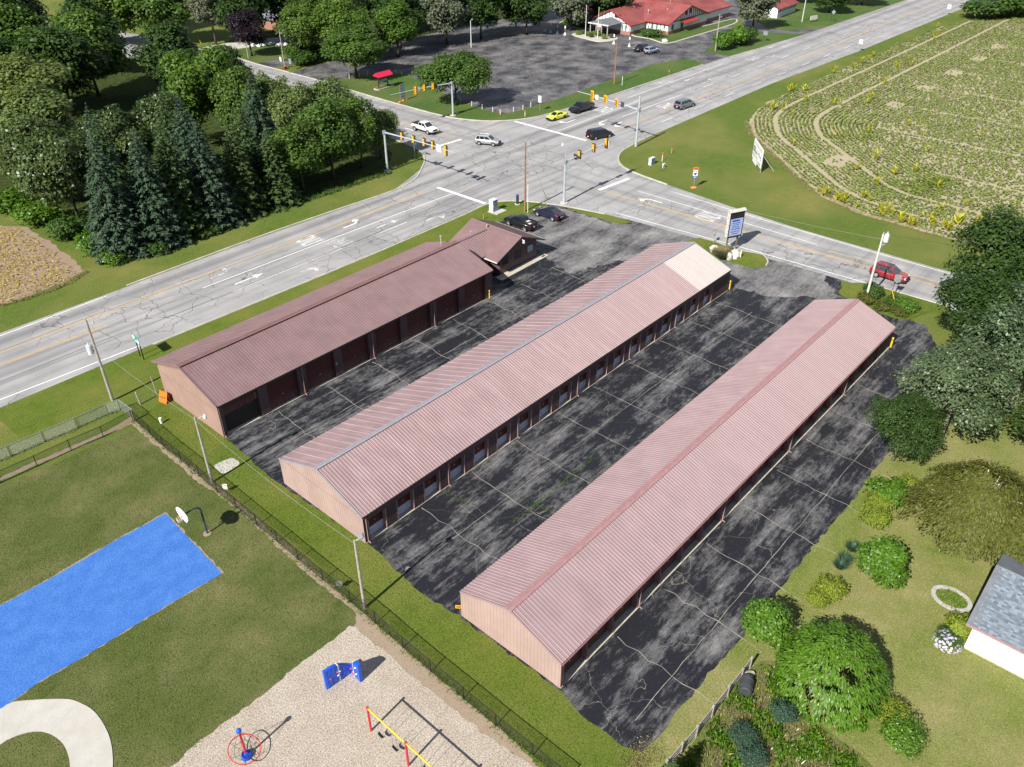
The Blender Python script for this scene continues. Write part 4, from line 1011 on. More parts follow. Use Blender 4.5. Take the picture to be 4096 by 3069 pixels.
P, N, U = rows_to_leaves(pts[k], .3, .12, 3); m = len(P)
stuff(link('bean_plants', leaf_mesh('bean_plants', P, N, U, rs.uniform(.18,.34,m), rs.uniform(.12,.22,m), np.clip(.5+.3*rs.normal(size=m),0,1), LM['cropy'])), 'yellowing bean plants on the field at the left edge', 'crop')
# tall dry grass and weeds along field margins
def tufts(name, pts, h, w, lm, per=7, label=None):
    pts = np.asarray(pts); P = np.repeat(pts, per, 0); m = len(P); P = P+rs.normal(scale=.14,size=(m,2)); hh = rs.uniform(.5,1.2,m)*h
    P3 = np.concatenate([P, (hh*.5)[:,None]],1); U = np.stack([rs.normal(scale=.3,size=m),rs.normal(scale=.3,size=m),np.ones(m)],1); N = rs.normal(size=(m,3)); N[:,2] *= .3
    ob = link(name, leaf_mesh(name, P3, N, U, hh, rs.uniform(.6,1.3,m)*w, rs.rand(m), LM[lm])); return stuff(ob, label, 'grass')
def along(poly, step, amp):
    p = rough_edge(poly, step, amp, random.randint(0,9999), False); return np.array(p)
tufts('dry_grass', np.concatenate([along(ol([(0,662),(60,645),(110,628),(150,612),(185,590)]), .3, .35) for _ in range(3)]), .45, .06, 'straw', 6, 'dry brown grass strip along the yellowing field')
tufts('weeds', np.concatenate([along([(40,104.3),(60,104.3),(86,103.6)], .35, .5) for _ in range(3)]), .55, .09, 'hedge', 6, 'rough weeds along the foot of the wood')
tufts('dry_grass', np.concatenate([along([(151,72.6),(145,68.8),(139,62.6),(132,55),(125.6,48),(121,39),(120.3,24),(120,5)], .35, .7) for _ in range(3)]), .4, .06, 'straw', 5, 'dry grass margin along the crop field')
# ================================================================== restaurant across the intersection
n = NT('red_shingles'); br = n.new('ShaderNodeTexNoise'); f1 = n.noise(.25, 4, .6); f2 = n.noise(5, 4, .8)
M_rroof = n.out(n.mix(n.ramp(f1, .35, .65), n.mix(n.ramp(f2, .3, .7), (.17,.045,.045), (.27,.075,.07)), n.mix(n.ramp(f2, .3, .7), (.25,.07,.07), (.36,.12,.11))), .9, .15); n.bump(f2, .4, .05)
M_stucco = plain('white_stucco', (.78,.79,.80), .85, .2, var=.05)
M_beam = plain('dark_timber', (.035,.03,.03), .8, .2)
M_redtrim = plain('red_trim', (.36,.04,.035), .6, .3)
n = NT('brick_base'); bt = n.new('ShaderNodeTexBrick'); tc = n.new('ShaderNodeTexCoord').outputs['Object']
f2 = n.noise(3, 4, .7, tc); M_brick = n.out(n.mix(n.ramp(f2, .3, .7), (.26,.12,.085), (.40,.23,.17)), .9, .15)
M_green = plain('green_shutter', (.03,.16,.09), .6)
M_greyroof = plain('grey_roofing', (.17,.18,.20), .8, .2, var=.2, scale=1)
M_post = plain('grey_post', (.42,.40,.38), .7)
M_farglass = plain('dark_glass', (.05,.07,.10), .1, .6)
rr = thing('restaurant', 'restaurant with red shingle roof and white half-timbered walls across the intersection', 'building', (209, 128, 0))
R0 = lambda x, y: (x-209, y-128)
def block(x0,x1,y0,y1,eave,base=.95):
    a0,b0 = R0(x0,y0); a1,b1 = R0(x1,y1)
    mb = MB(); mb.box(a0,a1,b0,b1,base,eave); obj('wall', mb, M_stucco, rr)
    mb = MB(); mb.box(a0-.06,a1+.06,b0-.06,b1+.06,0,base); obj('brick_base', mb, M_brick, rr)
def gable_y(x0,x1,y0,y1,eave,peak,ov=.55, th=.16, faces=(0,)):   # ridge along y
    xm = (x0+x1)/2; sl = (peak-eave)/(xm-x0)
    for s, xe in ((-1,x0-ov),(1,x1+ov)):
        ze = eave-ov*sl; mb = MB(); a = R0(xe,y0-ov); b = R0(xm,y1+ov)
        mb.add([(a[0],a[1],ze),(b[0],a[1],peak),(b[0],b[1],peak),(a[0],b[1],ze),(a[0],a[1],ze-th),(b[0],a[1],peak-th),(b[0],b[1],peak-th),(a[0],b[1],ze-th)],
               [(0,1,2,3),(7,6,5,4),(0,3,7,4),(0,4,5,1),(3,2,6,7)]); obj('roof', mb, M_rroof, rr)
        mb = MB(); mb.beam((a[0],a[1]-.03,ze-.1),(b[0],a[1]-.03,peak-.1),.06,.26); obj('rake_board', mb, M_redtrim, rr)
        mb = MB(); mb.beam((a[0]-s*-.03,a[1],ze-.1),(a[0]-s*-.03,b[1],ze-.1),.05,.24); obj('fascia', mb, M_redtrim, rr)
    a = R0(x0,y0); b = R0(x1,y0); mb = MB(); mb.add([(a[0],a[1],eave-.02),(b[0],a[1],eave-.02),((a[0]+b[0])/2,a[1],peak-th)],[(0,1,2)]); obj('gable_wall', mb, M_stucco, rr)
def gable_x(x0,x1,y0,y1,eave,peak,ov=.55,th=.16):                 # ridge along x
    ym = (y0+y1)/2; sl = (peak-eave)/(ym-y0)
    for s, ye in ((-1,y0-ov),(1,y1+ov)):
        ze = eave-ov*sl; mb = MB(); a = R0(x0-ov,ye); b = R0(x1,ym)
        mb.add([(a[0],a[1],ze),(b[0],a[1],ze),(b[0],b[1],peak),(a[0],b[1],peak),(a[0],a[1],ze-th),(b[0],a[1],ze-th),(b[0],b[1],peak-th),(a[0],b[1],peak-th)],
               [(0,1,2,3),(7,6,5,4),(0,4,5,1),(0,3,7,4)] if s < 0 else [(3,2,1,0),(4,5,6,7),(1,5,4,0),(4,7,3,0)]); obj('roof', mb, M_rroof, rr)
        mb = MB(); mb.beam((a[0]-.03,a[1],ze-.1),(a[0]-.03,b[1],peak-.1),.06,.26); obj('rake_board', mb, M_redtrim, rr)
        mb = MB(); mb.beam((a[0],a[1],ze-.1),(b[0],a[1],ze-.1),.05,.24); obj('fascia', mb, M_redtrim, rr)
    a = R0(x0,y0); b = R0(x0,y1); mb = MB(); mb.add([(a[0],a[1],eave-.02),(a[0],b[1],eave-.02),(a[0],(a[1]+b[1])/2,peak-th)],[(2,1,0)]); obj('gable_wall', mb, M_stucco, rr)
block(209.2,229.5,128.2,158,3.1); gable_y(209.2,229.5,128.2,158,3.1,6.4)
block(229.6,244,129.2,152,3.2,1.0)
gable_x(219.5,245,129.2,153,3.2,7.0)
block(202.0,209.1,135.9,149.2,2.85); gable_x(202.0,219,135.9,149.2,2.85,6.0)
block(206.6,209.15,149.3,160.5,3.1); 
mb = MB(); a = R0(205.9,148.8); b = R0(220,161.2); mb.add([(a[0],a[1],3.0),(b[0],a[1],6.3),(b[0],b[1]-5,6.3),(a[0],b[1],3.0),(a[0],a[1],2.84),(a[0],b[1],2.84)],[(0,1,2,3),(0,3,5,4)]); obj('roof', mb, M_rroof, rr)
mb = MB(); mb.beam((a[0]-.03,a[1],2.9),(a[0]-.03,b[1],2.9),.05,.24); obj('fascia', mb, M_redtrim, rr)
# timbers on the fronts
def timber(p, q, w=.17): mb = MB(); mb.beam(p, q, w, w*.5) if False else mb.beam(p, q, w); obj('timber', mb, M_beam, rr)
xg = 202.0-209-.03
def topg(y): return 2.85+(6.0-2.85)*(1-abs(y-142.55)/6.65)-.18
for y in np.arange(136.1, 149.2, 1.18):
    timber((xg,y-128,.97 if (y < 138.8 or y > 146.5) else 2.9),(xg,y-128,topg(y)-.05),.13)
timber((xg,135.95-128,2.88),(xg,149.15-128,2.88),.15)
for y in (137.0,148.0): timber((xg,y-128-.55,1.0),(xg,y-128+.5,2.8),.11)
for y in np.arange(128.3,135.8,1.25): timber((.17,y-128,.97),(.17,y-128,3.0),.13)
for y, s in ((128.9,1),(130.2,-1),(134.6,1)): timber((.17,y-128,1.0),(.17,y-128+1.0*s,2.95),.11)
for y in np.arange(149.6,160.5,1.2): timber((206.57-209,y-128,.97),(206.57-209,y-128,3.0),.13)
for y, s in ((150.4,1),(158.6,-1),(155.2,1)): timber((206.57-209,y-128,1.0),(206.57-209,y-128+1.0*s,2.95),.11)
ys = 128.2-128-.03
def tops(x): return 3.1+(6.4-3.1)*(1-abs(x-219.35)/10.15)-.2
for x in np.arange(209.4,229.5,1.1):
    if tops(x) > 3.3: timber((x-209,ys,3.2),(x-209,ys,tops(x)),.13)
timber((.2,ys,3.12),(20.4,ys,3.12),.16)
# windows with shutters, doors, awning
def win_w(x, y, z, w, h, shut=False):     # on a west face
    mb = MB(); mb.box(x-.06,x-.02,y-w/2,y+w/2,z,z+h); f = obj('window', mb, M_stucco, rr)
    mb = MB(); mb.box(x-.075,x-.061,y-w/2+.07,y+w/2-.07,z+.07,z+h-.07); obj('pane', mb, M_farglass if not shut else plain('pale_glass',(.5,.56,.6),.2,.5), f)
    if shut:
        for s in (-1,1): mb = MB(); mb.box(x-.09,x-.02,y+s*(w/2+.22)-.2,y+s*(w/2+.22)+.2,z,z+h); obj('shutter', mb, M_green, rr)
win_w(202-209,138.0-128,1.1,.8,1.4,True); win_w(.2,132.8-128,1.2,1.2,1.4,True); win_w(202-209,147.3-128,1.1,.8,1.4,True)
mb = MB(); mb.box(xg-.04,xg,11.4,13.4,4.0,4.9); obj('louvre', mb, M_beam, rr)
def win_s(x, y, z, w, h, m=M_farglass):
    mb = MB(); mb.box(x-w/2,x+w/2,y-.08,y-.02,z,z+h); f = obj('window', mb, M_beam, rr); mb = MB(); mb.box(x-w/2+.06,x+w/2-.06,y-.1,y-.081,z+.06,z+h-.06); obj('pane', mb, m, f)
win_s(2.2,.2,1.1,.9,1.4); win_s(8.6,.2,4.1,.8,1.2); win_s(11.0,.2,4.3,.8,1.2); win_s(20.2,1.2,1.4,.8,1.5); win_s(4.6,8.0-.13,1.0,.8,1.3)
mb = MB(); mb.box(6.4,7.5,.10,.16,.05,2.2); obj('door', mb, plain('brown_door',(.10,.06,.045),.6), rr)
mb = MB(); mb.add([(6.0,.1,3.0),(13.5,.1,3.0),(13.5,-1.5,2.45),(6.0,-1.5,2.45),(6,.1,2.9),(13.5,.1,2.9),(13.5,-1.5,2.35),(6,-1.5,2.35)],[(0,3,2,1),(4,5,6,7),(3,7,6,2),(0,4,7,3),(1,2,6,5)]); obj('awning', mb, M_redtrim, rr)
# porch canopy
mb = MB(); px0, px1, py0, py1 = 196.2-209, 202-209, 139.4-128, 145.2-128; pm_ = (py0+py1)/2
mb.add([(px0-.5,py0-.5,3.1),(px1,py0-.5,3.1),(px1,pm_,4.0),(px0-.5,pm_,4.0),(px1,py1+.5,3.1),(px0-.5,py1+.5,3.1),(px0-.5,py0-.5,2.95),(px1,py0-.5,2.95),(px1,py1+.5,2.95),(px0-.5,py1+.5,2.95)],[(0,1,2,3),(3,2,4,5),(6,9,8,7),(0,6,7,1),(5,4,8,9),(0,3,5,9,6)]); obj('porch_roof', mb, M_greyroof, rr)
mb = MB(); mb.beam((px0-.53,py0-.5,3.0),(px0-.53,py1+.5,3.0),.05,.3); mb.beam((px0-.5,py0-.53,3.02),(px1,py0-.53,3.02),.05,.3); obj('porch_fascia', mb, plain('white_fascia',(.7,.66,.62),.6), rr)
for q in ((px0,py0),(px0,py1),(px0,pm_-.9),(px0,pm_+.9)):
    mb = MB(); mb.beam((q[0],q[1],.3),(q[0],q[1],3.0),.22); mb.box(q[0]-.3,q[0]+.3,q[1]-.3,q[1]+.3,0,.3); obj('porch_post', mb, M_post, rr)
# cupola-like vent and roof vents
mb = MB(); mb.cyl((1.0,14.5,4.7),(1.0,14.5,6.0),.22,.22,8); mb.cyl((1.0,14.5,6.0),(1.0,14.5,7.0),.62,.04,8); obj('cupola', mb, M_redtrim, rr)
for q in ((-1.5,18.8,3.9),(3.0,9.0,4.4),(6.5,5.0,4.6),(12.5,8,6.0)):
    mb = MB(); mb.cyl((q[0],q[1],q[2]-.4),(q[0],q[1],q[2]+.6),.1,.1,8); mb.cyl((q[0],q[1],q[2]+.6),(q[0],q[1],q[2]+.85),.22,.18,8); obj('roof_vent', mb, plain('galvanised',(.62,.62,.62),.4), rr)
# kerbed lawn round it
def klawn(name, px, m=G_far):
    p = [g(x,y)[:2] for x,y in px]; mb = MB(); mb.prism(smooth(p, 3), 0, .1); struct(obj(name, mb, m)); kerb(smooth(p,3)+[smooth(p,3)[0]], .5, .12, 'kerb', M_conc)
klawn('restaurant_lawn', [(2528,142),(2600,156),(2668,174),(2760,150),(2900,108),(2945,90),(2930,78),(2800,110),(2700,128),(2620,128),(2560,122)])
klawn('restaurant_lawn', [(2237,98),(2290,108),(2345,122),(2350,112),(2330,88),(2300,78),(2265,80)])
klawn('planting_bed', [(2290,140),(2350,158),(2400,168),(2460,160),(2462,150),(2400,145),(2330,130)], M_conc)
for i,(x,y,lm) in enumerate([(2312,140,'lime'),(2330,138,'grey'),(2350,146,'lime'),(2365,150,'hedge'),(2383,143,'lime'),(2395,146,'fresh'),(2420,158,'lime'),(2445,154,'grey'),(2262,95,'lime')]):
    p = g(x,y); tree('bush_fine', p[0], p[1], 1.1, .9, ['leftmost plant of the bed before the restaurant porch','second plant of the bed before the restaurant porch','third plant of the bed before the restaurant porch','small dark plant in the restaurant bed','plant by the right flagpole in the restaurant bed','green plant in the middle of the restaurant bed','plant near the right end of the restaurant bed','rightmost plant of the restaurant bed','grassy plant at the left end of the restaurant lawn'][i], 'bed_plant', 'plant', 'plants in the bed before the restaurant', lm=lm)
for i,(x,y) in enumerate([(2312,101),(2598,148)]):
    p = g(x,y); rt2 = tree('bush', p[0], p[1], 1.9, 2.3, ['clipped dark hedge bush left of the restaurant porch','clipped dark hedge bush at the right corner of the restaurant'][i], 'hedge_bush', 'shrub', 'clipped bushes by the restaurant', lm='hedge'); rt2.scale = (1,1.5,1)
for i,(x,y,tx,ty) in enumerate([(2341,148,2342,24),(2390,153,2396,32)]):
    p = g(x,y); hgt = height(p,tx,ty); mb = MB(); mb.cyl((0,0,0),(0,0,hgt),.09,.05,8); mb.ball((0,0,hgt+.05),.11,8,6)
    fp = obj('flagpole', mb, plain('white_pole',(.82,.82,.82),.4), None, (p[0],p[1],0)); tag(fp, ['left white flagpole before the restaurant porch','right white flagpole before the restaurant porch'][i], 'flagpole', 'flagpoles before the restaurant')
for i,(x,y) in enumerate([(2180,127),(2202,131),(2230,135),(2260,141),(2455,176),(2517,187)]):
    p = g(x,y); r2 = thing('parking_sign', ['leftmost parking sign on a white concrete cone','second parking sign from the left on a white cone','third parking sign from the left on a white cone','fourth parking sign from the left on a white cone','parking sign on a white cone at the end of the planting bed','parking sign on a white cone beside the parked dark car'][i], 'sign', (p[0],p[1],0), 0, 'parking signs before the restaurant')
    mb = MB(); mb.cyl((0,0,0),(0,0,.75),.42,.12,10); obj('base', mb, plain('white_concrete',(.75,.73,.68),.8), r2)
    mb = MB(); mb.cyl((0,0,.7),(0,0,2.3),.035,.035,6); obj('post', mb, M_post, r2); mb = MB(); mb.box(-.03,0,-.2,.2,1.75,2.4); obj('sign_plate', mb, plain('sign_white',(.8,.8,.78),.5), r2)
# small red-roofed building right of it
p1 = t(3,0,75,160); p2 = t(3,0,235,100)
sb2 = thing('outbuilding', 'small white outbuilding with red roof at the top right of the restaurant', 'building', (p1[0],p1[1],0), math.atan2(p2[1]-p1[1],p2[0]-p1[0]))
LL = math.hypot(p2[0]-p1[0],p2[1]-p1[1]); mb = MB(); mb.box(0,LL,0,8.0,0,2.7); obj('wall', mb, M_stucco, sb2)
mb = MB(); mb.add([(0-.0,0,2.7),(0,8,2.7),(0,4,4.2)],[(0,2,1)]); obj('gable_wall', mb, M_stucco, sb2)
mb = MB(); mb.add([(-.5,-.7,2.6),(LL+.5,-.7,2.6),(LL+.5,4,4.4),(-.5,4,4.4),(LL+.5,8.7,2.6),(-.5,8.7,2.6),(-.5,-.7,2.45),(LL+.5,-.7,2.45)],[(0,1,2,3),(3,2,4,5),(6,7,1,0)]); obj('roof', mb, M_rroof, sb2)
mb = MB(); mb.beam((0,-.03,2.5),(LL,-.03,2.5),.08,.2); mb.beam((0,-.03,1.7),(LL,-.03,1.7),.08,.12)
for i in range(9): mb.beam((i*LL/8,-.03,1.7),(i*LL/8,-.03,2.5),.1)
obj('timber_band', mb, M_beam, sb2)
# brick house far left behind trees
p = g(1125,128)
bh = thing('brick_house', 'brick house with grey roof half hidden by trees at the top left', 'house', (p[0],p[1],0), .1)
mb = MB(); mb.box(0,9,0,10,0,2.8); obj('wall', mb, M_brick, bh)
mb = MB(); mb.add([(-.6,-.6,2.7),(9.6,-.6,2.7),(9.6,10.6,2.7),(-.6,10.6,2.7),(2.5,5,5.4),(6.5,5,5.4)],[(0,1,5,4),(1,2,5),(2,3,4,5),(3,0,4)]); obj('roof', mb, M_greyroof, bh)
mb = MB(); mb.box(2,3.2,-.05,-.01,1,2.2); obj('window', mb, M_farglass, bh)
# ================================================================== vehicles
def paint(name, c, metal=.0, rough=.32):
    n = NT(name); tc = n.new('ShaderNodeTexCoord').outputs['Object']; f = n.noise(2.0, 3, .6, tc)
    n.out(n.mix(n.ramp(f, .3, .7), tuple(x*.94 for x in c), tuple(min(1,x*1.05) for x in c)), n.ramp(f, .3, .7, rough-.04, rough+.06), .5, metal)
    n.b.inputs['Coat Weight'].default_value = .7; n.b.inputs['Coat Roughness'].default_value = .06; return n.mat
P_white = paint('white_car_paint', (.80,.81,.82)); P_black = paint('black_car_paint', (.010,.010,.012)); P_silver = paint('silver_car_paint', (.46,.46,.47), .5)
P_yellow = paint('yellow_car_paint', (.72,.78,.06)); P_navy = paint('navy_car_paint', (.012,.016,.045)); P_red = paint('red_car_paint', (.30,.012,.022), .2); P_greyb = paint('grey_blue_car_paint', (.22,.25,.30), .5); P_lblue = paint('pale_blue_car_paint', (.42,.50,.60), .4)
M_cglass = plain('car_glass', (.012,.015,.018), .05, .7, var=.1); M_cglt = plain('car_glass_teal', (.02,.055,.06), .05, .7, var=.1)
M_tyre = plain('tyre_rubber', (.018,.018,.018), .85, .2); M_rim = plain('alloy_rim', (.55,.55,.56), .3, .5, .7); M_rimd = plain('dark_rim', (.05,.05,.05), .4, .5, .4)
M_plast = plain('black_plastic', (.022,.022,.024), .6, .3); M_hl = plain('headlamp', (.75,.77,.8), .12, .6); M_tl = plain('tail_lamp', (.42,.012,.012), .2, .6); M_plate = plain('licence_plate', (.75,.75,.75), .5); M_chrome = plain('chrome', (.6,.6,.6), .15, .5, .9)
M_bedin = plain('bed_liner', (.03,.03,.032), .8)
def loft(secs, mb=None):
    """secs: (x, zlow, ztop, halfwidth) -> rounded body shell"""
    mb = mb or MB(); n = len(secs); b = len(mb.v); prof = None
    for x, z0, z1, w in secs:
        hs = [(0,z0),(w*.80,z0),(w*.95,z0+.10),(w,z0+.28),(w*.995,z0+(z1-z0)*.66),(w*.965,z1-.10),(w*.86,z1-.015),(w*.5,z1+.01),(0,z1+.015)]
        ring = hs+[(-a,c) for a,c in reversed(hs[1:-1])]; prof = len(ring)
        for a, c in ring: mb.v.append((x,a,c))
    for i in range(n-1):
        for k in range(prof): mb.f.append((b+i*prof+k, b+i*prof+(k+1) % prof, b+(i+1)*prof+(k+1) % prof, b+(i+1)*prof+k)); mb.m.append(0)
    mb.f.append(tuple(b+k for k in range(prof))); mb.f.append(tuple(b+(n-1)*prof+k for k in reversed(range(prof)))); mb.m += [0,0]
    return mb
SPEC = {
 'sedan': dict(L=4.67,W=1.83,wb=2.70,r=.33,secs=[(-2.33,.42,.72,.70),(-2.28,.30,.98,.80),(-1.9,.24,1.06,.90),(-1.0,.2,1.0,.915),(.3,.2,.98,.915),(1.0,.2,.96,.91),(1.7,.22,.86,.88),(2.15,.28,.74,.80),(2.33,.38,.62,.68)],
    cab=dict(x0=-1.75,x1=1.10,t0=-.85,t1=.22,zb=.93,zt=1.45,wb=.80,wt=.58)),
 'suv': dict(L=4.62,W=1.86,wb=2.70,r=.36,secs=[(-2.31,.45,.80,.74),(-2.27,.34,1.05,.86),(-2.0,.30,1.08,.92),(-.5,.28,1.07,.93),(.9,.28,1.06,.93),(1.5,.30,1.02,.91),(2.05,.36,.92,.86),(2.31,.45,.76,.74)],
    cab=dict(x0=-2.2,x1=1.12,t0=-1.85,t1=.32,zb=1.03,zt=1.68,wb=.84,wt=.66)),
 'crossover': dict(L=4.75,W=1.92,wb=2.89,r=.36,secs=[(-2.37,.45,.85,.74),(-2.32,.30,1.12,.84),(-1.9,.26,1.10,.94),(-.5,.22,1.04,.96),(.9,.22,1.02,.955),(1.6,.24,.95,.92),(2.1,.30,.82,.86),(2.37,.40,.66,.72)],
    cab=dict(x0=-2.15,x1=1.35,t0=-.9,t1=.15,zb=1.0,zt=1.60,wb=.84,wt=.62)),
 'van': dict(L=5.15,W=2.0,wb=3.08,r=.34,secs=[(-2.57,.42,.80,.80),(-2.53,.30,1.10,.93),(-2.2,.25,1.12,.98),(0,.22,1.10,1.0),(1.2,.22,1.08,.99),(1.75,.25,1.0,.95),(2.3,.32,.84,.88),(2.57,.42,.70,.74)],
    cab=dict(x0=-2.5,x1=1.72,t0=-2.25,t1=.72,zb=1.06,zt=1.74,wb=.92,wt=.74)),
 'pickup': dict(L=5.88,W=2.03,wb=3.68,r=.41,secs=[(-2.94,.62,.95,.93),(-2.92,.50,1.26,.98),(-.9,.46,1.27,1.0),(.9,.46,1.26,1.0),(1.35,.46,1.25,1.0),(2.3,.48,1.20,.98),(2.8,.52,1.08,.95),(2.94,.60,.92,.88)],
    cab=dict(x0=-.98,x1=1.52,t0=-.72,t1=.62,zb=1.2,zt=1.92,wb=.92,wt=.74)),
 'midpickup': dict(L=5.25,W=1.85,wb=3.2,r=.38,secs=[(-2.62,.58,.9,.86),(-2.60,.46,1.12,.90),(-.9,.42,1.13,.92),(.9,.42,1.12,.92),(1.3,.42,1.11,.92),(2.1,.44,1.05,.90),(2.5,.48,.95,.87),(2.62,.56,.82,.8)],
    cab=dict(x0=-.95,x1=1.35,t0=-.7,t1=.48,zb=1.07,zt=1.72,wb=.84,wt=.68))}
def car(kind, label, rear, front, pt, name, cat, roof=None, rim=None, bed=None, glass=None, rails=False, roofc=None, centre=None, heading=None, hoodc=None):
    S = SPEC[kind]; cb = S['cab']; gl = glass or M_cglass
    if centre is None:
        hd = math.atan2(front[1]-rear[1], front[0]-rear[0]); mx, my = (rear[0]+front[0])/2, (rear[1]+front[1])/2; px, py = -math.sin(hd), math.cos(hd)
        if px*mx+py*my < 0: px, py = -px, -py
        cx, cy_ = mx+px*S['W']/2*.92, my+py*S['W']/2*.92
    else: (cx, cy_), hd = centre, heading
    rt = thing(name, label, cat, (cx, cy_, .02), hd)
    mb = loft(S['secs'])
    obj('body', mb, pt, rt, smooth=True)
    L, W, wb, r = S['L'], S['W'], S['wb'], S['r']; hw = W/2
    mb = MB(); mb.box(-L/2+.15,L/2-.15,-hw*.86,hw*.86,S['secs'][2][1]-.04,S['secs'][2][1]+.12); obj('underbody', mb, M_plast, rt)
    # cabin: painted frame with glass set in
    zb, zt, w0, w1 = cb['zb'], cb['zt'], cb['wb'], cb['wt']; x0, x1, t0, t1 = cb['x0'], cb['x1'], cb['t0'], cb['t1']
    v = [(x0,-w0,zb),(x1,-w0,zb),(x1,w0,zb),(x0,w0,zb),(t0,-w1,zt-.06),(t1,-w1,zt-.06),(t1,w1,zt-.06),(t0,w1,zt-.06)]
    mb = MB(); mb.add(v,[(0,1,5,4),(1,2,6,5),(2,3,7,6),(3,0,4,7)]); obj('cabin', mb, pt, rt)
    mb = MB(); xm = (t0+t1)/2
    for a, z in ((t0-.02,zt-.055),(t0+.25,zt-.005),(xm,zt+.01),(t1-.25,zt-.01),(t1+.03,zt-.065)): mb.v += [(a,-w1-.015,z-.03),(a,-w1*.7,z+.0),(a,0,z+.02),(a,w1*.7,z),(a,w1+.015,z-.03)]
    for i in range(4):
        for k in range(4): mb.f.append((i*5+k,i*5+5+k,i*5+6+k,i*5+1+k)); mb.m.append(0)
    obj('roof', mb, roof or pt, rt, smooth=True)
    V = [Vector(p) for p in v]
    def pane(nm, a, b, c, d, i0, i1, j0, j1):
        # quad inside face a,b (bottom) c,d (top, over b and a)
        def P(u, w): return (V[a]*(1-u)+V[b]*u)*(1-w)+(V[d]*(1-u)+V[c]*u)*w
        nrm = (V[b]-V[a]).cross(V[d]-V[a]).normalized()*.012
        mb = MB(); mb.face([P(i0,j0)+nrm,P(i1,j0)+nrm,P(i1,j1)+nrm,P(i0,j1)+nrm]); obj(nm, mb, gl, rt)
    pane('windshield',1,2,6,5,.06,.94,.04,.94); pane('rear_window',3,0,4,7,.08,.92,.14 if kind != 'sedan' else .05,.93)
    cuts = {'van':((.05,.30),(.33,.62),(.65,.90)),'suv':((.05,.26),(.30,.60),(.63,.94)),'crossover':((.10,.48),(.52,.94)),'sedan':((.16,.50),(.53,.93)),'pickup':((.04,.46),(.50,.94)),'midpickup':((.04,.42),(.46,.94))}[kind]
    for a, b in cuts: pane('side_window',0,1,5,4,a,b,.12,.9); pane('side_window',2,3,7,6,1-b,1-a,.12,.9)
    if rails:
        for s in (-1,1): mb = MB(); mb.beam((t0+.15,s*w1*.92,zt+.04),(t1-.1,s*w1*.92,zt+.04),.05,.05); obj('roof_rail', mb, roofc or M_plast, rt)
    wm = MB(); n = 18; wm.tube([(0,-.11,0),(0,-.09,0),(0,.09,0),(0,.11,0)], [r*.93,r,r,r*.93], n); wmesh = wm.mesh('tyre', M_tyre, False)
    rm = MB(); rm.cyl((0,-.118,0),(0,.118,0),r*.64,r*.64,14)
    for k in range(5):
        a = 2*PI*k/5
        for s in (-1,1): rm.beam((0,s*.122,0),(math.cos(a)*r*.6,s*.122,math.sin(a)*r*.6),.05,.01,(0,1,0))
    rmesh = rm.mesh('rim', rim or M_rim)
    am = MB(); am.cyl((0,-.006,0),(0,.006,0),r*1.17,r*1.17,18); ames = am.mesh('wheel_arch', M_plast)
    for sx in (-1,1):
        for sy in (-1,1):
            e = link('wheel', wmesh, rt, (sx*wb/2, sy*(hw-.115), r)); link('rim', rmesh, e)
            link('wheel_arch', ames, rt, (sx*wb/2, sy*(hw-.002 if False else hw*1.0), r+.02)).scale = (1,1,1)
            e.location = (sx*wb/2, sy*(hw-.085), r)
    fz = S['secs'][-2][2]; rz_ = S['secs'][1][2]
    for s in (-1,1):
        mb = MB(); mb.box(L/2-.42,L/2-.10,s*hw*.66-.17,s*hw*.66+.17,fz-.19,fz-.04); obj('headlight', mb, M_hl, rt)
        mb = MB()
        if 'pickup' in kind: mb.box(-L/2-.01,-L/2+.12,s*(hw-.12)-.08,s*(hw-.12)+.08,rz_-.42,rz_-.04)
        else: mb.box(-L/2-.005,-L/2+.30,s*(hw-.22)-.15,s*(hw-.22)+.13,rz_-.28,rz_-.07)
        obj('taillight', mb, M_tl, rt)
        mb = MB(); mb.box(x1-.42,x1-.24,s*(w0+.08)-.11,s*(w0+.08)+.11,zb-.02,zb+.14); obj('mirror', mb, pt if kind != 'pickup' else M_plast, rt)
    mb = MB(); mb.box(L/2-.10,L/2+.01,-hw*.52,hw*.52,fz-.36,fz-.08); obj('grille', mb, M_plast, rt)
    mb = MB(); mb.box(L/2-.16,L/2+.03,-hw*.82,hw*.82,S['secs'][-1][1]-.06,S['secs'][-1][1]+.12); obj('front_bumper', mb, M_chrome if kind == 'pickup' and pt is P_white else M_plast, rt)
    mb = MB(); mb.box(-L/2-.04,-L/2+.14,-hw*.84,hw*.84,S['secs'][0][1]-.06,S['secs'][0][1]+.14); obj('rear_bumper', mb, M_plast if pt is not P_white else M_chrome, rt)
    mb = MB(); mb.box(-L/2-.05,-L/2-.03,-.16,.16,S['secs'][0][1]+.12,S['secs'][0][1]+.28); obj('licence_plate', mb, M_plate, rt)
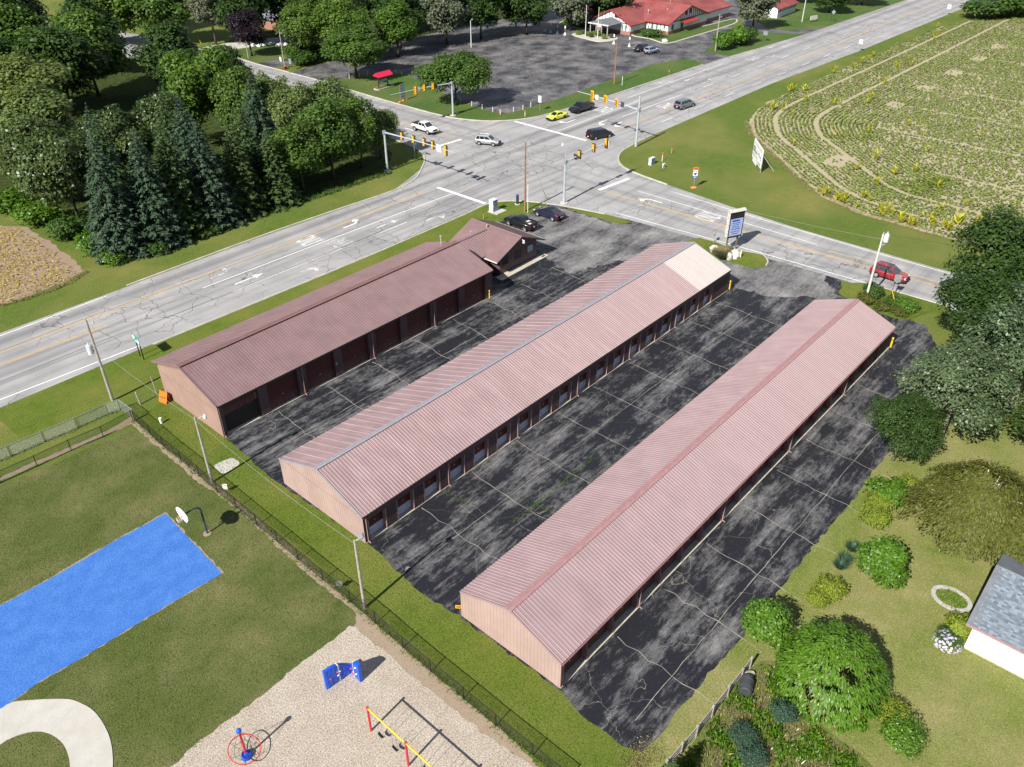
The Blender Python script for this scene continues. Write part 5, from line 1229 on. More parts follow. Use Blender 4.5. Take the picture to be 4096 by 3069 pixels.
    if 'pickup' in kind:
        zt2 = S['secs'][2][2]+.02
        if bed == 'cover': mb = MB(); mb.box(-L/2+.06,x0-.02,-hw*.86,hw*.86,zt2-.0,zt2+.045); obj('bed_cover', mb, M_bedin, rt)
        else:
            mb = MB(); mb.box(-L/2+.08,x0-.05,-hw*.80,hw*.80,zt2-.005,zt2+.012); obj('bed_floor', mb, M_bedin, rt)
            for s in (-1,1): mb = MB(); mb.box(-L/2+.02,x0,s*hw*.89-.07,s*hw*.89+.07,zt2-.01,zt2+.16); obj('bed_rail', mb, pt, rt)
            mb = MB(); mb.box(-L/2,-L/2+.07,-hw*.95,hw*.95,zt2-.3,zt2+.15); obj('tailgate', mb, pt, rt)
            mb = MB(); mb.box(-1.5,-1.1,-.5,.1,zt2+.013,zt2+.05); mb.box(-2.3,-1.9,.1,.5,zt2+.013,zt2+.06); obj('bed_load', mb, plain('pale_load',(.6,.58,.54),.7), rt)
    else:
        if hoodc: 
            mb = MB(); mb.box(x1-.05,L/2-.45,-hw*.8,hw*.8,1.0,1.035); obj('hood_panel', mb, hoodc, rt)
    return rt
q = lambda x,y: (1880+x/2.266, 780+y/2.266)
car('pickup','white crew cab pickup with black bed cover turning at the intersection',t(1,0,1368,1128),t(1,0,1492,1168),P_white,'pickup_truck','pickup truck',bed='cover')
car('suv','silver SUV driving through the intersection behind the white pickup',t(1,0,1925,1255),t(1,0,2052,1268),P_silver,'suv','SUV',rails=True,roofc=M_hl)
car('van','black minivan waiting past the stop line on the highway',t(2,0,722,1213),t(2,0,840,1190),P_black,'minivan','minivan')
car('sedan','bright yellow-green sedan stopped on the highway at the kerb',t(2,0,455,1025),t(2,0,365,1050),P_yellow,'sedan_car','car',rim=M_rimd)
car('pickup','black pickup queued behind the yellow sedan',t(2,0,676,957),t(2,0,580,985),P_black,'pickup_truck','pickup truck',bed='cover',rim=M_rimd)
car('van','grey minivan driving away along the highway',t(2,0,1482,950),t(2,0,1558,925),P_greyb,'minivan','minivan')
car('crossover','dark blue crossover parked beside the grass corner of the storage lot',g(*q(748,240)),g(*q(610,193)),P_navy,'crossover_car','car',roof=M_cglass)
car('midpickup','black pickup with open bed parked beside the storage office',g(*q(500,335)),g(*q(345,275)),P_black,'pickup_truck','pickup truck')
car('suv','dark red SUV driving on the road past the storage lot',t(3,1,932,742),t(3,1,1105,795),P_red,'suv','SUV',rails=True,glass=M_cglt)
w = lambda x,y: g(2440+x/4.76, 120+y/4.76)
car('suv','pale blue SUV parked in the restaurant lot beside a black one',w(770,470),w(905,435),P_lblue,'suv','SUV',rails=True)
fw_ = w(575,430); car('suv','black SUV parked in the restaurant lot next to the pale blue one',(fw_[0]+2.7,fw_[1]),fw_,P_black,'suv','SUV')
c = t(2,0,548,85); car('suv','dark SUV parked in the shade beyond the restaurant',None,None,P_black,'suv','SUV',centre=(c[0],c[1]),heading=-2.6)
# ================================================================== signals, poles, wires, signs
M_galv = plain('galvanised_mast', (.50,.56,.60), .4, .5, .3, var=.1); M_sigy = plain('signal_yellow', (.78,.40,.012), .45, .4, var=.06); M_sigb = plain('signal_black', (.02,.02,.02), .6, .3)
M_lens = plain('dark_lens', (.05,.02,.015), .2, .5); M_swhite = plain('sign_white', (.8,.8,.78), .5); M_sgrey = plain('sign_back', (.42,.45,.47), .4, .5, .5)
M_wood = plain('grey_pole_wood', (.36,.33,.29), .9, .1, var=.25, scale=4); M_woodb = plain('brown_pole_wood', (.30,.17,.09), .9, .1, var=.3, scale=4); M_woodw = plain('pale_pole_wood', (.62,.60,.56), .8, .1, var=.15)
M_insul = plain('insulator', (.5,.5,.5), .4); M_tank = plain('transformer_tank', (.62,.68,.72), .4, .4); M_wire = plain('wire', (.03,.03,.03), .6); M_wirel = plain('bare_wire', (.30,.30,.30), .5)
M_ink = plain('sign_black', (.02,.02,.02), .6); M_blue = plain('sign_blue', (.03,.08,.35), .5); M_orange = plain('safety_orange', (.85,.17,.015), .5, .4); M_yelb = plain('bollard_yellow', (.80,.50,.02), .45, .4); M_ftree = M_bark
M_cab = plain('cabinet_paint', (.60,.66,.70), .4, .4); M_cabd = plain('cabinet_door', (.20,.27,.33), .4, .4)
_sigc = {}
def sig_mesh(nl, plate):
    if (nl, plate) in _sigc: return _sigc[nl, plate]
    h = .36*nl; b = MB(); b.box(-.17,.10,-.17,.17,-h/2,h/2)
    # rounded back
    for i in range(nl): b.ball((-.17,0,h/2-.18-.36*i),(.08,.14,.15),8,6)
    body = b.mesh('housing', M_sigy)
    v = MB(); ln = MB()
    for i in range(nl):
        z = h/2-.18-.36*i
        v.tube([(.10,0,z),(.36,0,z-.02)], .15, 12, cap=False); ln.cyl((.10,0,z),(.125,0,z),.135,.135,12)
    bp = MB(); bp.box(.04,.055,-.32,.32,-h/2-.15,h/2+.15)
    _sigc[nl, plate] = (body, v.mesh('visor', M_sigy), ln.mesh('lens', M_lens), bp.mesh('backplate', M_sigb if plate == 'b' else M_sigy), h); return _sigc[nl, plate]
def mast(label, base, mount, end, heads, plates=(), top=None, lum=None, big=False, foot=True, plate='b'):
    """steel pole with a mast arm; heads: (u, facing, sections, z shift)"""
    rt = thing('signal_mast', label, 'traffic light', (base[0],base[1],0), 0, 'signal masts at the intersection'); E = Vector((end[0]-base[0],end[1]-base[1],end[2])); S = Vector((0,0,mount))
    mb = MB(); tp = top or mount+.25; mb.tube([(0,0,.1),(0,0,tp)], [.21,.15], 12); mb.cyl((0,0,.1),(0,0,.35),.26,.23,12); obj('pole', mb, M_galv, rt, smooth=False)
    if foot: mb = MB(); mb.cyl((0,0,0),(0,0,.14),.62,.60,18); obj('footing', mb, M_conc, rt)
    dr = (E-S); pts = [S+dr*u+Vector((0,0,.25*math.sin(PI*u)*.5)) for u in [i/6 for i in range(7)]]
    mb = MB(); mb.tube(pts, [.14-.09*i/6 for i in range(7)], 10); obj('mast_arm', mb, M_galv, rt)
    mb = MB(); mb.box(-.22,.22,-.22,.22,mount-.3,mount+.3); obj('arm_bracket', mb, M_sgrey, rt)
    if lum:
        mb = MB(); mb.tube([(0,0,tp),(0,0,lum-.2),(.12,-.03,lum),(-.3,-.12,lum+.02)] if False else [(0,0,tp),(0,0,lum-.25),(-.1,.1,lum-.03),(-.38,.3,lum)], .05, 6); obj('luminaire_arm', mb, M_galv, rt); mb = MB(); mb.cyl((-.4,.32,lum-.35),(-.4,.32,lum-.02),.2,.07,8); obj('luminaire', mb, M_swhite, rt)
    ad = math.atan2(dr.y, dr.x)
    for u, fac, nl, dz in heads:
        p = S+dr*u+Vector((0,0,.25*math.sin(PI*u)*.5)); body, vis, lens, bpm, h = sig_mesh(nl, plate)
        off = Vector((math.cos(fac)*.22, math.sin(fac)*.22, dz)); hd = link('signal_head', body, rt, p+off, (0,0,fac))
        for m in (vis, lens, bpm): link(m.name.split('.')[0], m, hd)
    for u, fac, w, h, kind in plates:
        p = S+dr*u+Vector((0,0,.1)); off = Vector((math.cos(fac)*.2, math.sin(fac)*.2, 0))
        mb = MB(); mb.box(-.02,.02,-w/2,w/2,-h/2,h/2); pl = obj('sign_plate', mb, {'w':M_swhite,'a':M_swhite,'k':plain('sign_dark',(.06,.065,.07),.5),'g':M_sgrey}[kind], rt, p+off, (0,0,fac))
        if kind == 'a':
            mb = MB(); mb.tube([(.03,.05,-.32),(.03,.05,.05),(.03,-.12,.2)], .035, 4); mb.add([(.03,-.05,.34),(.03,-.05,.05),(.03,-.3,.26)],[(0,1,2)]); obj('arrow', mb, M_ink, pl)
base1 = g(2256,813); e1 = g(2486,547.6,7.0)
mast('grey signal mast at the storage lot corner with arm over the side road', base1, 6.45, e1, [(.22,0.0,3,.1),(.47,0.0,3,.1),(.70,0.0,4,.0)], [(.16,0.0,.75,.85,'k'),(.74,PI,.75,.95,'a'),(.64,0,.5,.5,'g')], lum=height(base1,2256.5,571))
b2_ = g(2543.4,588); mh = height(b2_,2554,440); e2 = g(2309.5,365.7,mh+.6)
mast('tall signal mast beside the crop field corner with arm over the highway', b2_, mh, e2, [(.34,PI,3,.1),(.52,PI,3,.1),(.735,PI,4,.05)], [(.25,PI,.75,.9,'k'),(.66,PI,.6,.8,'w'),(.70,PI,.6,.6,'g')], top=height(b2_,2558.6,384), foot=False, plate='y')
b3_ = g(1812.4,463); mh = height(b3_,1807,333); e3 = g(1561,380.5,mh+.5)
hd3 = -PI/2
mast('signal mast under the oak at the restaurant corner with arm over the side road', b3_, mh, e3, [(.335,hd3,3,.05),(.48,hd3,3,.05),(.62,hd3,4,-.1)], [(.28,hd3,.75,.85,'k'),(.56,hd3,.6,.75,'w')], plate='y')
b4 = g(1550.8,687.4); e4 = g(1819,612,7.0)
mast('signal mast half hidden by the wood with five signal heads on its arm', b4, 6.6, e4, [(.25,0,3,.05),(.42,0,3,.05),(.57,0,3,.05),(.69,0,3,.05),(.865,0,4,-.2)], [(.80,PI,.95,1.1,'a'),(.2,0,.75,.9,'k')])
# ---- utility poles
def upole(label, base, h, mat=M_wood, r=.16, tank=None, arms=0, lamp=None, flood=None, cap=True, name='utility_pole', lean=(0,0), grp='utility poles'):
    rt = thing(name, label, 'utility pole', (base[0],base[1],0), 0, grp); tp = (lean[0],lean[1],h)
    mb = MB(); mb.tube([(0,0,0),(lean[0]*.5,lean[1]*.5,h*.5),tp], [r,r*.85,r*.66], 9); obj('pole', mb, mat, rt)
    if arms:
        for k in range(arms): mb = MB(); mb.beam((tp[0],tp[1],h-.5-k*.9),(tp[0]+.5,tp[1]-.35,h-.35-k*.9),.07); mb.cyl((tp[0]+.5,tp[1]-.35,h-.35-k*.9),(tp[0]+.5,tp[1]-.35,h-.1-k*.9),.05,.05,6); obj('insulator_bracket', mb, M_insul, rt)
    if cap: mb = MB(); mb.cyl((tp[0],tp[1],h),(tp[0],tp[1],h+.28),.05,.07,6); obj('insulator', mb, M_insul, rt)
    if tank:
        dx, dy, z = tank; mb = MB(); mb.cyl((dx,dy,z-.5),(dx,dy,z+.4),.28,.28,12); mb.cyl((dx,dy,z+.4),(dx,dy,z+.5),.28,.2,12); mb.cyl((dx,dy,z+.5),(dx,dy,z+.75),.06,.06,6); obj('transformer', mb, M_tank, rt)
        mb = MB(); mb.beam((0,0,z+.2),(dx,dy,z+.2),.1); mb.beam((0,0,z-.2),(dx,dy,z-.2),.1); obj('transformer_bracket', mb, M_insul, rt)
    if lamp:
        dx, dy = lamp; mb = MB(); mb.tube([(tp[0],tp[1],h-.4),(dx*.6,dy*.6,h-.15),(dx,dy,h-.2)], .03, 6); obj('lamp_arm', mb, M_insul, rt); mb = MB(); mb.ball((dx,dy,h-.28),(.16,.16,.26),10,8); obj('lamp', mb, M_swhite, rt)
    if flood:
        dx, dy = flood; mb = MB(); mb.beam((0,0,h-.1),(dx,dy,h+.1),.06); obj('lamp_arm', mb, M_insul, rt); mb = MB(); mb.beam((dx*.9,dy*.9,h+.12),(dx*1.6,dy*1.6,h+.32),.45,.22); obj('flood_lamp', mb, M_sgrey, rt)
    return Vector((base[0]+tp[0],base[1]+tp[1],h))
U = {}
def U_(k, lab, bx, by, tx, ty, **kw): b = g(bx,by); U[k] = upole(lab, b, kw.pop('h', None) or height(b,tx,ty), **kw)
U_('a','utility pole with white transformer beside the highway verge at the left',451.4,1603.4,350,1280, tank=(-.42,.25,6.2), arms=1)
U_('b','wooden light pole with white lamp at the fence behind the tall storage building',849.5,1930,773,1670, r=.13, lamp=(.75,-.25), cap=False, name='light_pole', grp='light poles at the fence')
U_('c','wooden light pole with flood lamp at the fence behind the middle storage building',1459,2433,1415,2163, r=.13, flood=(.35,-.2), cap=False, name='light_pole', grp='light poles at the fence')
U_('d','brown wooden pole on the grass corner beside the parked cars',2099.8,846.6,2100,569, mat=M_woodb, r=.15, arms=2)
U_('e','pale utility pole with transformer on the grass island by the red SUV',3461,1204.5,3530,938, mat=M_woodw, r=.15, tank=(.35,-.35,8.3), arms=2)
U_('f','bare wooden pole on the grass between highway and restaurant lot',2456.8,338,2464.7,169, mat=M_woodb, r=.15, cap=False)
U_('g','leaning utility pole beside the restaurant drive',2861,203.7,2880,62, mat=M_wood, arms=1)
U_('h','tall pale pole at the side road bend in the upper left',754.6,157.4,715,0, h=12.5, mat=M_woodw)
U_('i','thin pole beside the small lawn on the side road',1139.7,275.4,1116.6,125, mat=M_wood, r=.12, arms=1)
U_('j','pole in front of the purple tree on the side road',994,233.8,979,113.4, mat=M_wood, r=.13)
U_('k','pale light pole standing in the restaurant parking lot',1885,190,1880,83, mat=M_woodw, r=.14, flood=(.35,-.1), cap=False, name='light_pole')
U_('l','pole at the top right beside the roadside sign board',3207.6,88,3224,0, h=10.5, mat=M_woodw, r=.14)
mb = MB(); p = g(2111,852); mb.cyl((p[0],p[1],0),(p[0],p[1],4.5),.05,.05,6); tag(obj('conduit_pipe', mb, M_swhite), 'white conduit pipe running up beside the brown corner pole', 'pipe')
def wire(label, a, b, sag=.6, r=.014, m=None):
    a = Vector(a); b = Vector(b); pts = [a.lerp(b, u)-Vector((0,0,4*sag*u*(1-u))) for u in [i/14 for i in range(15)]]
    mb = MB(); mb.tube(pts, r, 4); tag(obj('overhead_wire', mb, m or M_wire), label, 'wire', 'overhead wires')
dz = Vector((0,0,1))
wire('upper wire along the highway verge to the brown corner pole', U['a']+dz*.2, U['d']+dz*.2, .9)
wire('lower wire along the highway verge to the brown corner pole', U['a']-dz*2.6, U['d']-dz*2.8, 1.1)
wire('upper wire leaving the left pole along the highway', U['a']+dz*.2, (-20,79.5,9.2), .7)
wire('lower wire leaving the left pole along the highway', U['a']-dz*2.6, (-20,79.5,6.6), .8)
wire('wire from the left pole down to the fence light pole', U['a']-dz*2.8, U['b']-dz*.3, .3, .012, M_wirel)
wire('wire strung between the two fence light poles', U['b']-dz*.3, U['c']-dz*.3, .5, .012, M_wirel)
wire('wire from the corner pole across the intersection to the lot pole', U['d']+dz*.1, U['f']-dz*.2, 1.2)
wire('upper wire from the corner pole across the storage lot entrance', U['d']-dz*.5, U['e']-dz*.6, 1.0, .012, M_wirel)
wire('lower wire from the corner pole across the storage lot entrance', U['d']-dz*2.2, U['e']-dz*3.2, 1.2, .012)
wire('wire between the two poles on the side road', U['i']-dz*.2, U['j']-dz*.2, .8)
wire('wire from the bare pole to the leaning pole by the drive', U['f']-dz*.2, U['g']-dz*.2, 1.0)
wire('wire from the pale island pole to the right picture edge', U['e']+dz*.1, (110,-15,9.2), .5)
# guy wires with yellow guards
def guy(label, foot, top):
    rt = thing('guy_wire', label, 'guy wire', (foot[0],foot[1],0), 0); T_ = Vector(top)-Vector((foot[0],foot[1],0)); mb = MB(); mb.tube([(0,0,0),T_], .01, 4); obj('cable', mb, M_wirel, rt); mb = MB(); mb.tube([(0,0,0),T_.normalized()*2.2], .045, 6); obj('guy_guard', mb, M_yelb, rt)
f = t(3,1,1105,995); guy('yellow guarded guy wire on the bushy grass island', f, U['e']-dz*1.0)
f = t(2,1,305,75); guy('guy wire with pale yellow guard on the grass corner', f, U['d']-dz*.6)
f = t(0,0,1740,380); guy('guy wire with yellow guard at the side road bend', f, U['h']-dz*3)
# ---- bollards
for (bx,by,tx,ty,hh,lab,r) in ((2917,1160,2920,1123,1.25,'yellow steel bollard at the far corner of the middle storage building',.09),(3561,1392,3575,1343,1.3,'yellow steel bollard at the far corner of the right-hand storage building',.11),(1958,1197,1957,1161,1.2,'yellow steel bollard at the far corner of the tall storage building',.07)):
    p = g(bx,by); rt = thing('bollard', lab, 'bollard', (p[0],p[1],0), 0, 'yellow bollards'); mb = MB(); mb.cyl((0,0,0),(0,0,hh),r,r,12); mb.ball((0,0,hh),(r,r,r*.5),12,6); obj('post', mb, M_yelb, rt); mb = MB(); mb.cyl((0,0,hh*.78),(0,0,hh*.84),r+.004,r+.004,12); obj('black_band', mb, M_sigb, rt); mb = MB(); mb.cyl((0,0,0),(0,0,.09),r+.05,r+.05,12); obj('foot', mb, M_sigb, rt)
# ---- control cabinets and pedestals
c0 = g(*q(208,165)); c1 = g(*q(285,150)); hd = math.atan2(c1[1]-c0[1], c1[0]-c0[0])
rt = thing('control_cabinet', 'tall grey signal control cabinet on a concrete pad at the lot corner', 'cabinet', (c0[0],c0[1],0), 0.0)
mb = MB(); mb.box(-.2,2.0,-1.0,.9,0,.1); obj('pad', mb, M_conc, rt)
mb = MB(); mb.box(0,1.05,-.02,.78,.1,1.85); mb.box(-.04,1.09,-.06,.82,1.85,1.92); obj('housing', mb, M_cab, rt); mb = MB(); mb.box(.05,1.0,-.045,-.021,.2,1.78); dd = obj('door', mb, M_cabd, rt); mb = MB(); mb.box(.06,.1,-.08,-.046,.9,1.1); obj('handle', mb, M_swhite, dd)
for z in (1.4,.75):
    mb = MB(); mb.box(.3,.75,-.05,-.046,z,z+.03); mb.box(.3,.33,-.05,-.046,z-.25,z); obj('vent', mb, M_cab, dd)
p = g(*q(430,85)); rt = thing('utility_pedestal', 'dark green cylindrical utility pedestal on a white pad at the lot corner', 'pedestal', (p[0],p[1],0))
mb = MB(); mb.cyl((0,0,0),(0,0,.1),.42,.42,14); obj('pad', mb, M_conc, rt); mb = MB(); mb.cyl((0,0,.1),(0,0,1.45),.22,.22,12); obj('housing', mb, plain('dark_green_metal',(.03,.05,.04),.4,.5), rt); mb = MB(); mb.cyl((0,0,1.45),(0,0,1.53),.25,.22,12); obj('cap', mb, M_blue, rt)
p = g(2604,663); rt = thing('utility_cabinet', 'low grey utility cabinet on the grass by the crop field corner', 'cabinet', (p[0],p[1],0), 0)
mb = MB(); mb.box(0,1.15,0,.55,0,1.15); mb.box(-.03,1.18,-.03,.58,1.15,1.2); obj('housing', mb, M_cab, rt); mb = MB(); mb.box(.05,1.1,-.02,-.001,.08,1.1); obj('door', mb, M_cabd, rt)
p = g(2654,672); rt = thing('utility_pedestal', 'small grey pedestal box on legs beside the low utility cabinet', 'pedestal', (p[0],p[1],0)); mb = MB(); mb.box(-.3,.3,-.15,.15,.55,.75); obj('housing', mb, M_cab, rt)
for s in (-.22,.22): mb = MB(); mb.beam((s,0,0),(s,0,.56),.1); obj('leg', mb, M_swhite, rt)
def marker(lab, p, h, r=.05, top=M_orange, bot=M_swhite, split=.65):
    rt = thing('marker_post', lab, 'marker post', (p[0],p[1],0), 0, 'utility marker posts'); mb = MB(); mb.cyl((0,0,0),(0,0,h*split),r,r,8); obj('post', mb, bot, rt); mb = MB(); mb.cyl((0,0,h*split),(0,0,h),r*1.15,r*1.1,8); obj('cap', mb, top, rt)
marker('white marker post with orange cap beside the low utility cabinet', g(2648,646), 1.6, .06)
marker('short orange marker stub on the grass uphill of the utility cabinet', g(2686,612), .8, .07, split=.3, bot=plain('grey_stub',(.4,.4,.38),.7))
marker('small orange marker on the grass behind the storage office', g(1935,877), .7, .06, split=.1, bot=M_orange)
marker('orange and white marker post on the far grass corner', g(2100,465), 1.2, .07)
marker('white marker post on the sign island', g(2961,1031), 1.0, .07, M_swhite, M_swhite)
marker('yellow topped marker post on the far verge', g(2675,302), 1.2, .05, M_yelb, M_woodb)
marker('white stake leaning on the grass beside the bare wooden pole', g(2488,342), 1.9, .05, M_swhite, M_swhite)
p = g(2005,455); rt = thing('traffic_cone', 'orange traffic cone at the corner of the restaurant lot', 'cone', (p[0],p[1],0)); mb = MB(); mb.cyl((0,0,.04),(0,0,.75),.2,.04,12); obj('cone', mb, M_orange, rt); mb = MB(); mb.box(-.24,.24,-.24,.24,0,.04); obj('base', mb, M_orange, rt)
# row of white posts along the restaurant lot
for i,(x,y) in enumerate([(1398,315),(1438,308),(1470,303),(1558,296),(1583,297),(1607,303),(1842,410),(1887,425),(1929,437),(1971,448),(2001,458),(2054,448),(2092,440),(2123,428)]):
    p = g(x,y); mb = MB(); mb.cyl((0,0,0),(0,0,.95),.09,.085,8); mb.ball((0,0,.95),(.085,.085,.04),8,4)
    tag(obj('lot_post', mb, M_woodw, None, (p[0],p[1],0)), 'short white wooden post lining the restaurant lot edge', 'post', 'short white posts along the restaurant lot')
# ---- signs
def board(parent, x0, x1, z0, z1, m, y=-.03, name='panel'): mb = MB(); mb.box(x0,x1,y-.012,y,z0,z1); return obj(name, mb, m, parent)
# storage sign with gable cap
pa, pb = g(2903,1004), g(2922,1000)
a_ = Vector(pa[:2]); rt = thing('storage_sign', 'tall two-post storage sign with shingled cap on the grass island', 'sign', (pa[0],pa[1],.09), math.atan2(pb[1]-pa[1],pb[0]-pa[0])); Lp = math.hypot(pb[0]-pa[0],pb[1]-pa[1]); Lp = max(Lp, 1.6)
for s in (0, Lp): mb = MB(); mb.beam((s,0,0),(s,0,2.2),.16); obj('post', mb, plain('stained_post',(.20,.13,.10),.8), rt)
mb = MB(); mb.box(-.35,Lp+.35,-.32,.32,1.9,5.6); obj('sign_box', mb, plain('sign_box_black',(.02,.02,.022),.5), rt)
mb = MB(); mb.box(-.37,-.352,-.3,.3,1.95,5.5); obj('side_panel', mb, plain('weathered_white',(.55,.52,.47),.8,var=.3,scale=5), rt)
mb = MB(); mb.add([(-.5,-.5,5.6),(Lp+.5,-.5,5.6),(Lp+.5,0,5.85),(-.5,0,5.85),(Lp+.5,.5,5.6),(-.5,.5,5.6)],[(0,1,2,3),(3,2,4,5),(0,3,5),(1,4,2)]); obj('cap', mb, plain('sign_cap',(.5,.48,.42),.8,var=.25), rt)
face = board(rt, -.2, Lp+.2, 2.15, 4.6, plain('sign_pale_blue',(.36,.46,.72),.4), -.325, 'sign_face')
for i,(z,w,h) in enumerate(((4.3,.9,.22),(3.95,.8,.10),(3.7,.6,.10),(3.4,.75,.10),(3.1,.85,.12),(2.75,.9,.12),(2.45,.6,.12))):
    for k in range(3 if i != 0 else 1):
        n3 = 3 if i else 1; wd_ = w*Lp/n3; mb = MB(); xa = (1-w)/2*Lp+k*wd_; mb.box(xa,xa+wd_*.82,-.345,-.338,z-h/2,z+h/2); obj('lettering', mb, M_blue if i != 5 else plain('sign_red',(.35,.03,.08),.5), face)
# mailbox
p = g(2853,971); rt = thing('mailbox', 'grey mailbox on a post beside the storage sign', 'mailbox', (p[0],p[1],.09), .4); mb = MB(); mb.beam((0,0,0),(0,0,1.1),.11); obj('post', mb, M_wood, rt); mb = MB(); mb.tube([(-.3,0,1.25),(.3,0,1.25)], .16, 10); mb.box(-.3,.3,-.155,.155,1.08,1.25); obj('box', mb, M_wood, rt)
p = g(866,211); rt = thing('mailbox', 'black mailbox on a post at the side road driveway', 'mailbox', (p[0]+4,p[1]+1,0)); 
def mbox(lab, p, m): 
    rt = thing('mailbox', lab, 'mailbox', (p[0],p[1],0)); mb = MB(); mb.beam((0,0,0),(0,0,1.2),.12); obj('post', mb, m, rt); mb = MB(); mb.tube([(-.35,0,1.35),(.35,0,1.35)], .2, 10); mb.box(-.35,.35,-.195,.195,1.15,1.35); obj('box', mb, m, rt)
COL.objects.unlink(rt); bpy.data.objects.remove(rt)
mbox('black mailbox on a post at the upper left driveway', g(911,213), M_ink); mbox('dark mailbox at the restaurant driveway beside the side road', g(1335,334), M_ink)
# bushy island plants, rocks
def rock(lab, p, r, m=None, z=0.0):
    mb = MB(); rg2 = random.Random(int(p[0]*100)); mb.ball((0,0,r[2]*.5), r, 10, 7, .14, rg2); tag(obj('boulder', mb, m or plain('limestone',(.62,.58,.52),.9,.1,var=.2,scale=3), None, (p[0],p[1],z), (0,0,rg2.uniform(0,6)), smooth=False), lab, 'rock', 'boulders')
rock('pale boulder left of the tall grass on the sign island', g(2857,1008), (.75,.6,.6), z=.05); rock('white pointed boulder at the front of the sign island', g(2915,1040), (.5,.4,.65), z=.05); rock('large pale boulder right of the storage sign', g(2937,1026), (.85,.65,.55), z=.05); rock('small white boulder behind the large one on the sign island', g(2931,1013), (.4,.35,.4), z=.05); rock('flat little boulder at the front right of the sign island', g(2936,1037), (.4,.3,.25), z=.05)
rock('white boulder on the lawn at the restaurant corner', g(2659,168), (.9,.6,.5)); 
for i in range(14): rock('one of the white stones bordering the small lawn by the brick house', g(1015+i*16+random.uniform(-5,5)-(30 if i > 9 else 0),183-i*.3+random.uniform(-4,10)+(8 if i > 8 else 0)), (.7,.6,.5), plain('white_stone',(.75,.73,.7),.8))
for o_ in [x for x in bpy.data.objects if x.name.startswith('boulder') and 'bordering' in x.get('label','')]: o_['group'] = 'white stones by the brick house lawn'
# green highway sign
pa = g(561,1424.6); pb = g(576,1438.5); rt = thing('road_sign', 'green road sign on two dark posts beside the highway verge', 'sign', (pa[0],pa[1],0), math.atan2(pb[1]-pa[1],pb[0]-pa[0])); Lp = math.hypot(pb[0]-pa[0],pb[1]-pa[1])
ht = height(pa,540,1340)
for s in (0,Lp): mb = MB(); mb.beam((s,0,0),(s,0,ht),.09); obj('post', mb, M_ink, rt)
M_grn = plain('sign_green',(.02,.30,.20),.4,.4); mb = MB(); mb.box(-.55,Lp+.35,-.08,-.046,ht-.75,ht+.15); fc = obj('sign_plate', mb, M_grn, rt)
for a0,a1,z0,z1 in ((-.40,.25,ht-.25,ht-.02),(.15,Lp+.2,ht-.62,ht-.50),(-.35,.05,ht-.5,ht-.3),(Lp-.15,Lp+.22,ht-.5,ht-.12)): mb = MB(); mb.box(a0,a1,-.086,-.081,z0,z1); obj('lettering', mb, M_swhite, fc)
# orange-topped route sign
p = g(2774,752); rt = thing('route_sign', 'small blue and white route sign with orange top panel on the right verge', 'sign', (p[0],p[1],0), .75-PI/2)
mb = MB(); mb.beam((0,0,0),(0,0,3.3),.07); obj('post', mb, M_sgrey, rt)
mb = MB(); mb.ball((0,0,.08),(.55,.4,.1),12,5,.2); obj('sandbag', mb, plain('orange_bag',(.75,.28,.1),.9), rt)
for z0,z1,w,m,nm in ((2.95,3.4,.85,M_orange,'orange_panel'),(2.6,2.93,.75,M_swhite,'direction_panel'),(2.0,2.58,.75,M_swhite,'shield_panel'),(1.6,1.98,.7,M_blue,'arrow_panel')):
    pp = board(rt, -w/2, w/2, z0, z1, m, -.05, nm)
    if nm == 'orange_panel': mb = MB(); mb.box(-.28,.28,-.069,-.063,3.12,3.22); obj('lettering', mb, M_ink, pp)
    if nm == 'direction_panel':
        for k in range(4): mb = MB(); mb.box(-.3+k*.16,-.2+k*.16,-.069,-.063,2.68,2.85); obj('lettering', mb, M_blue, pp)
    if nm == 'shield_panel': mb = MB(); mb.add([(x,-.066,2.29+z) for x,z in ((-.25,.2),(.25,.2),(.22,-.05),(0,-.22),(-.22,-.05))],[(0,1,2,3,4)]); obj('shield', mb, M_blue, pp)
    if nm == 'arrow_panel': mb = MB(); mb.add([(x,-.066,1.79+z) for x,z in ((-.25,0),(-.08,.12),(-.08,.045),(.24,.045),(.24,-.045),(-.08,-.045),(-.08,-.12))],[(0,6,5,4,3,2,1)]); obj('arrow', mb, M_swhite, pp)
# big white development sign at the field edge
pa = g(2860+490/3.34,500+470/3.34); pb = g(2860+595/3.34,500+640/3.34)
rt = thing('billboard', 'large white sign board braced from behind at the corner of the crop field', 'billboard', (pa[0],pa[1],0), math.atan2(pb[1]-pa[1],pb[0]-pa[0])); Lp = math.hypot(pb[0]-pa[0],pb[1]-pa[1])
hb = height(pb, 2860+655/3.34, 500+335/3.34)
mb = MB(); mb.box(0,Lp,-.05,.05,.7,hb); fc = obj('board', mb, M_swhite, rt); mb = MB(); mb.box(.8,Lp*.55,-.06,.0,.15,.69); obj('lower_board', mb, M_swhite, rt)
for s in (0.05,Lp*.5,Lp-.05): mb = MB(); mb.beam((s,.12,0),(s,.12,hb-.05),.12); obj('post', mb, M_wood, rt)
for s in (.3,Lp*.5,Lp-.3): mb = MB(); mb.beam((s,.2,hb*.75),(s,2.4,.1),.12); obj('brace', mb, M_wood, rt)
sc = Lp/5.0
for i in range(15): mb = MB(); hh = random.uniform(.10,.26); mb.box((.35+i*.29)*sc,(.35+i*.29+.17)*sc,-.062,-.055,hb*.86-hh/2,hb*.86+hh/2); obj('lettering', mb, M_cabd, fc)
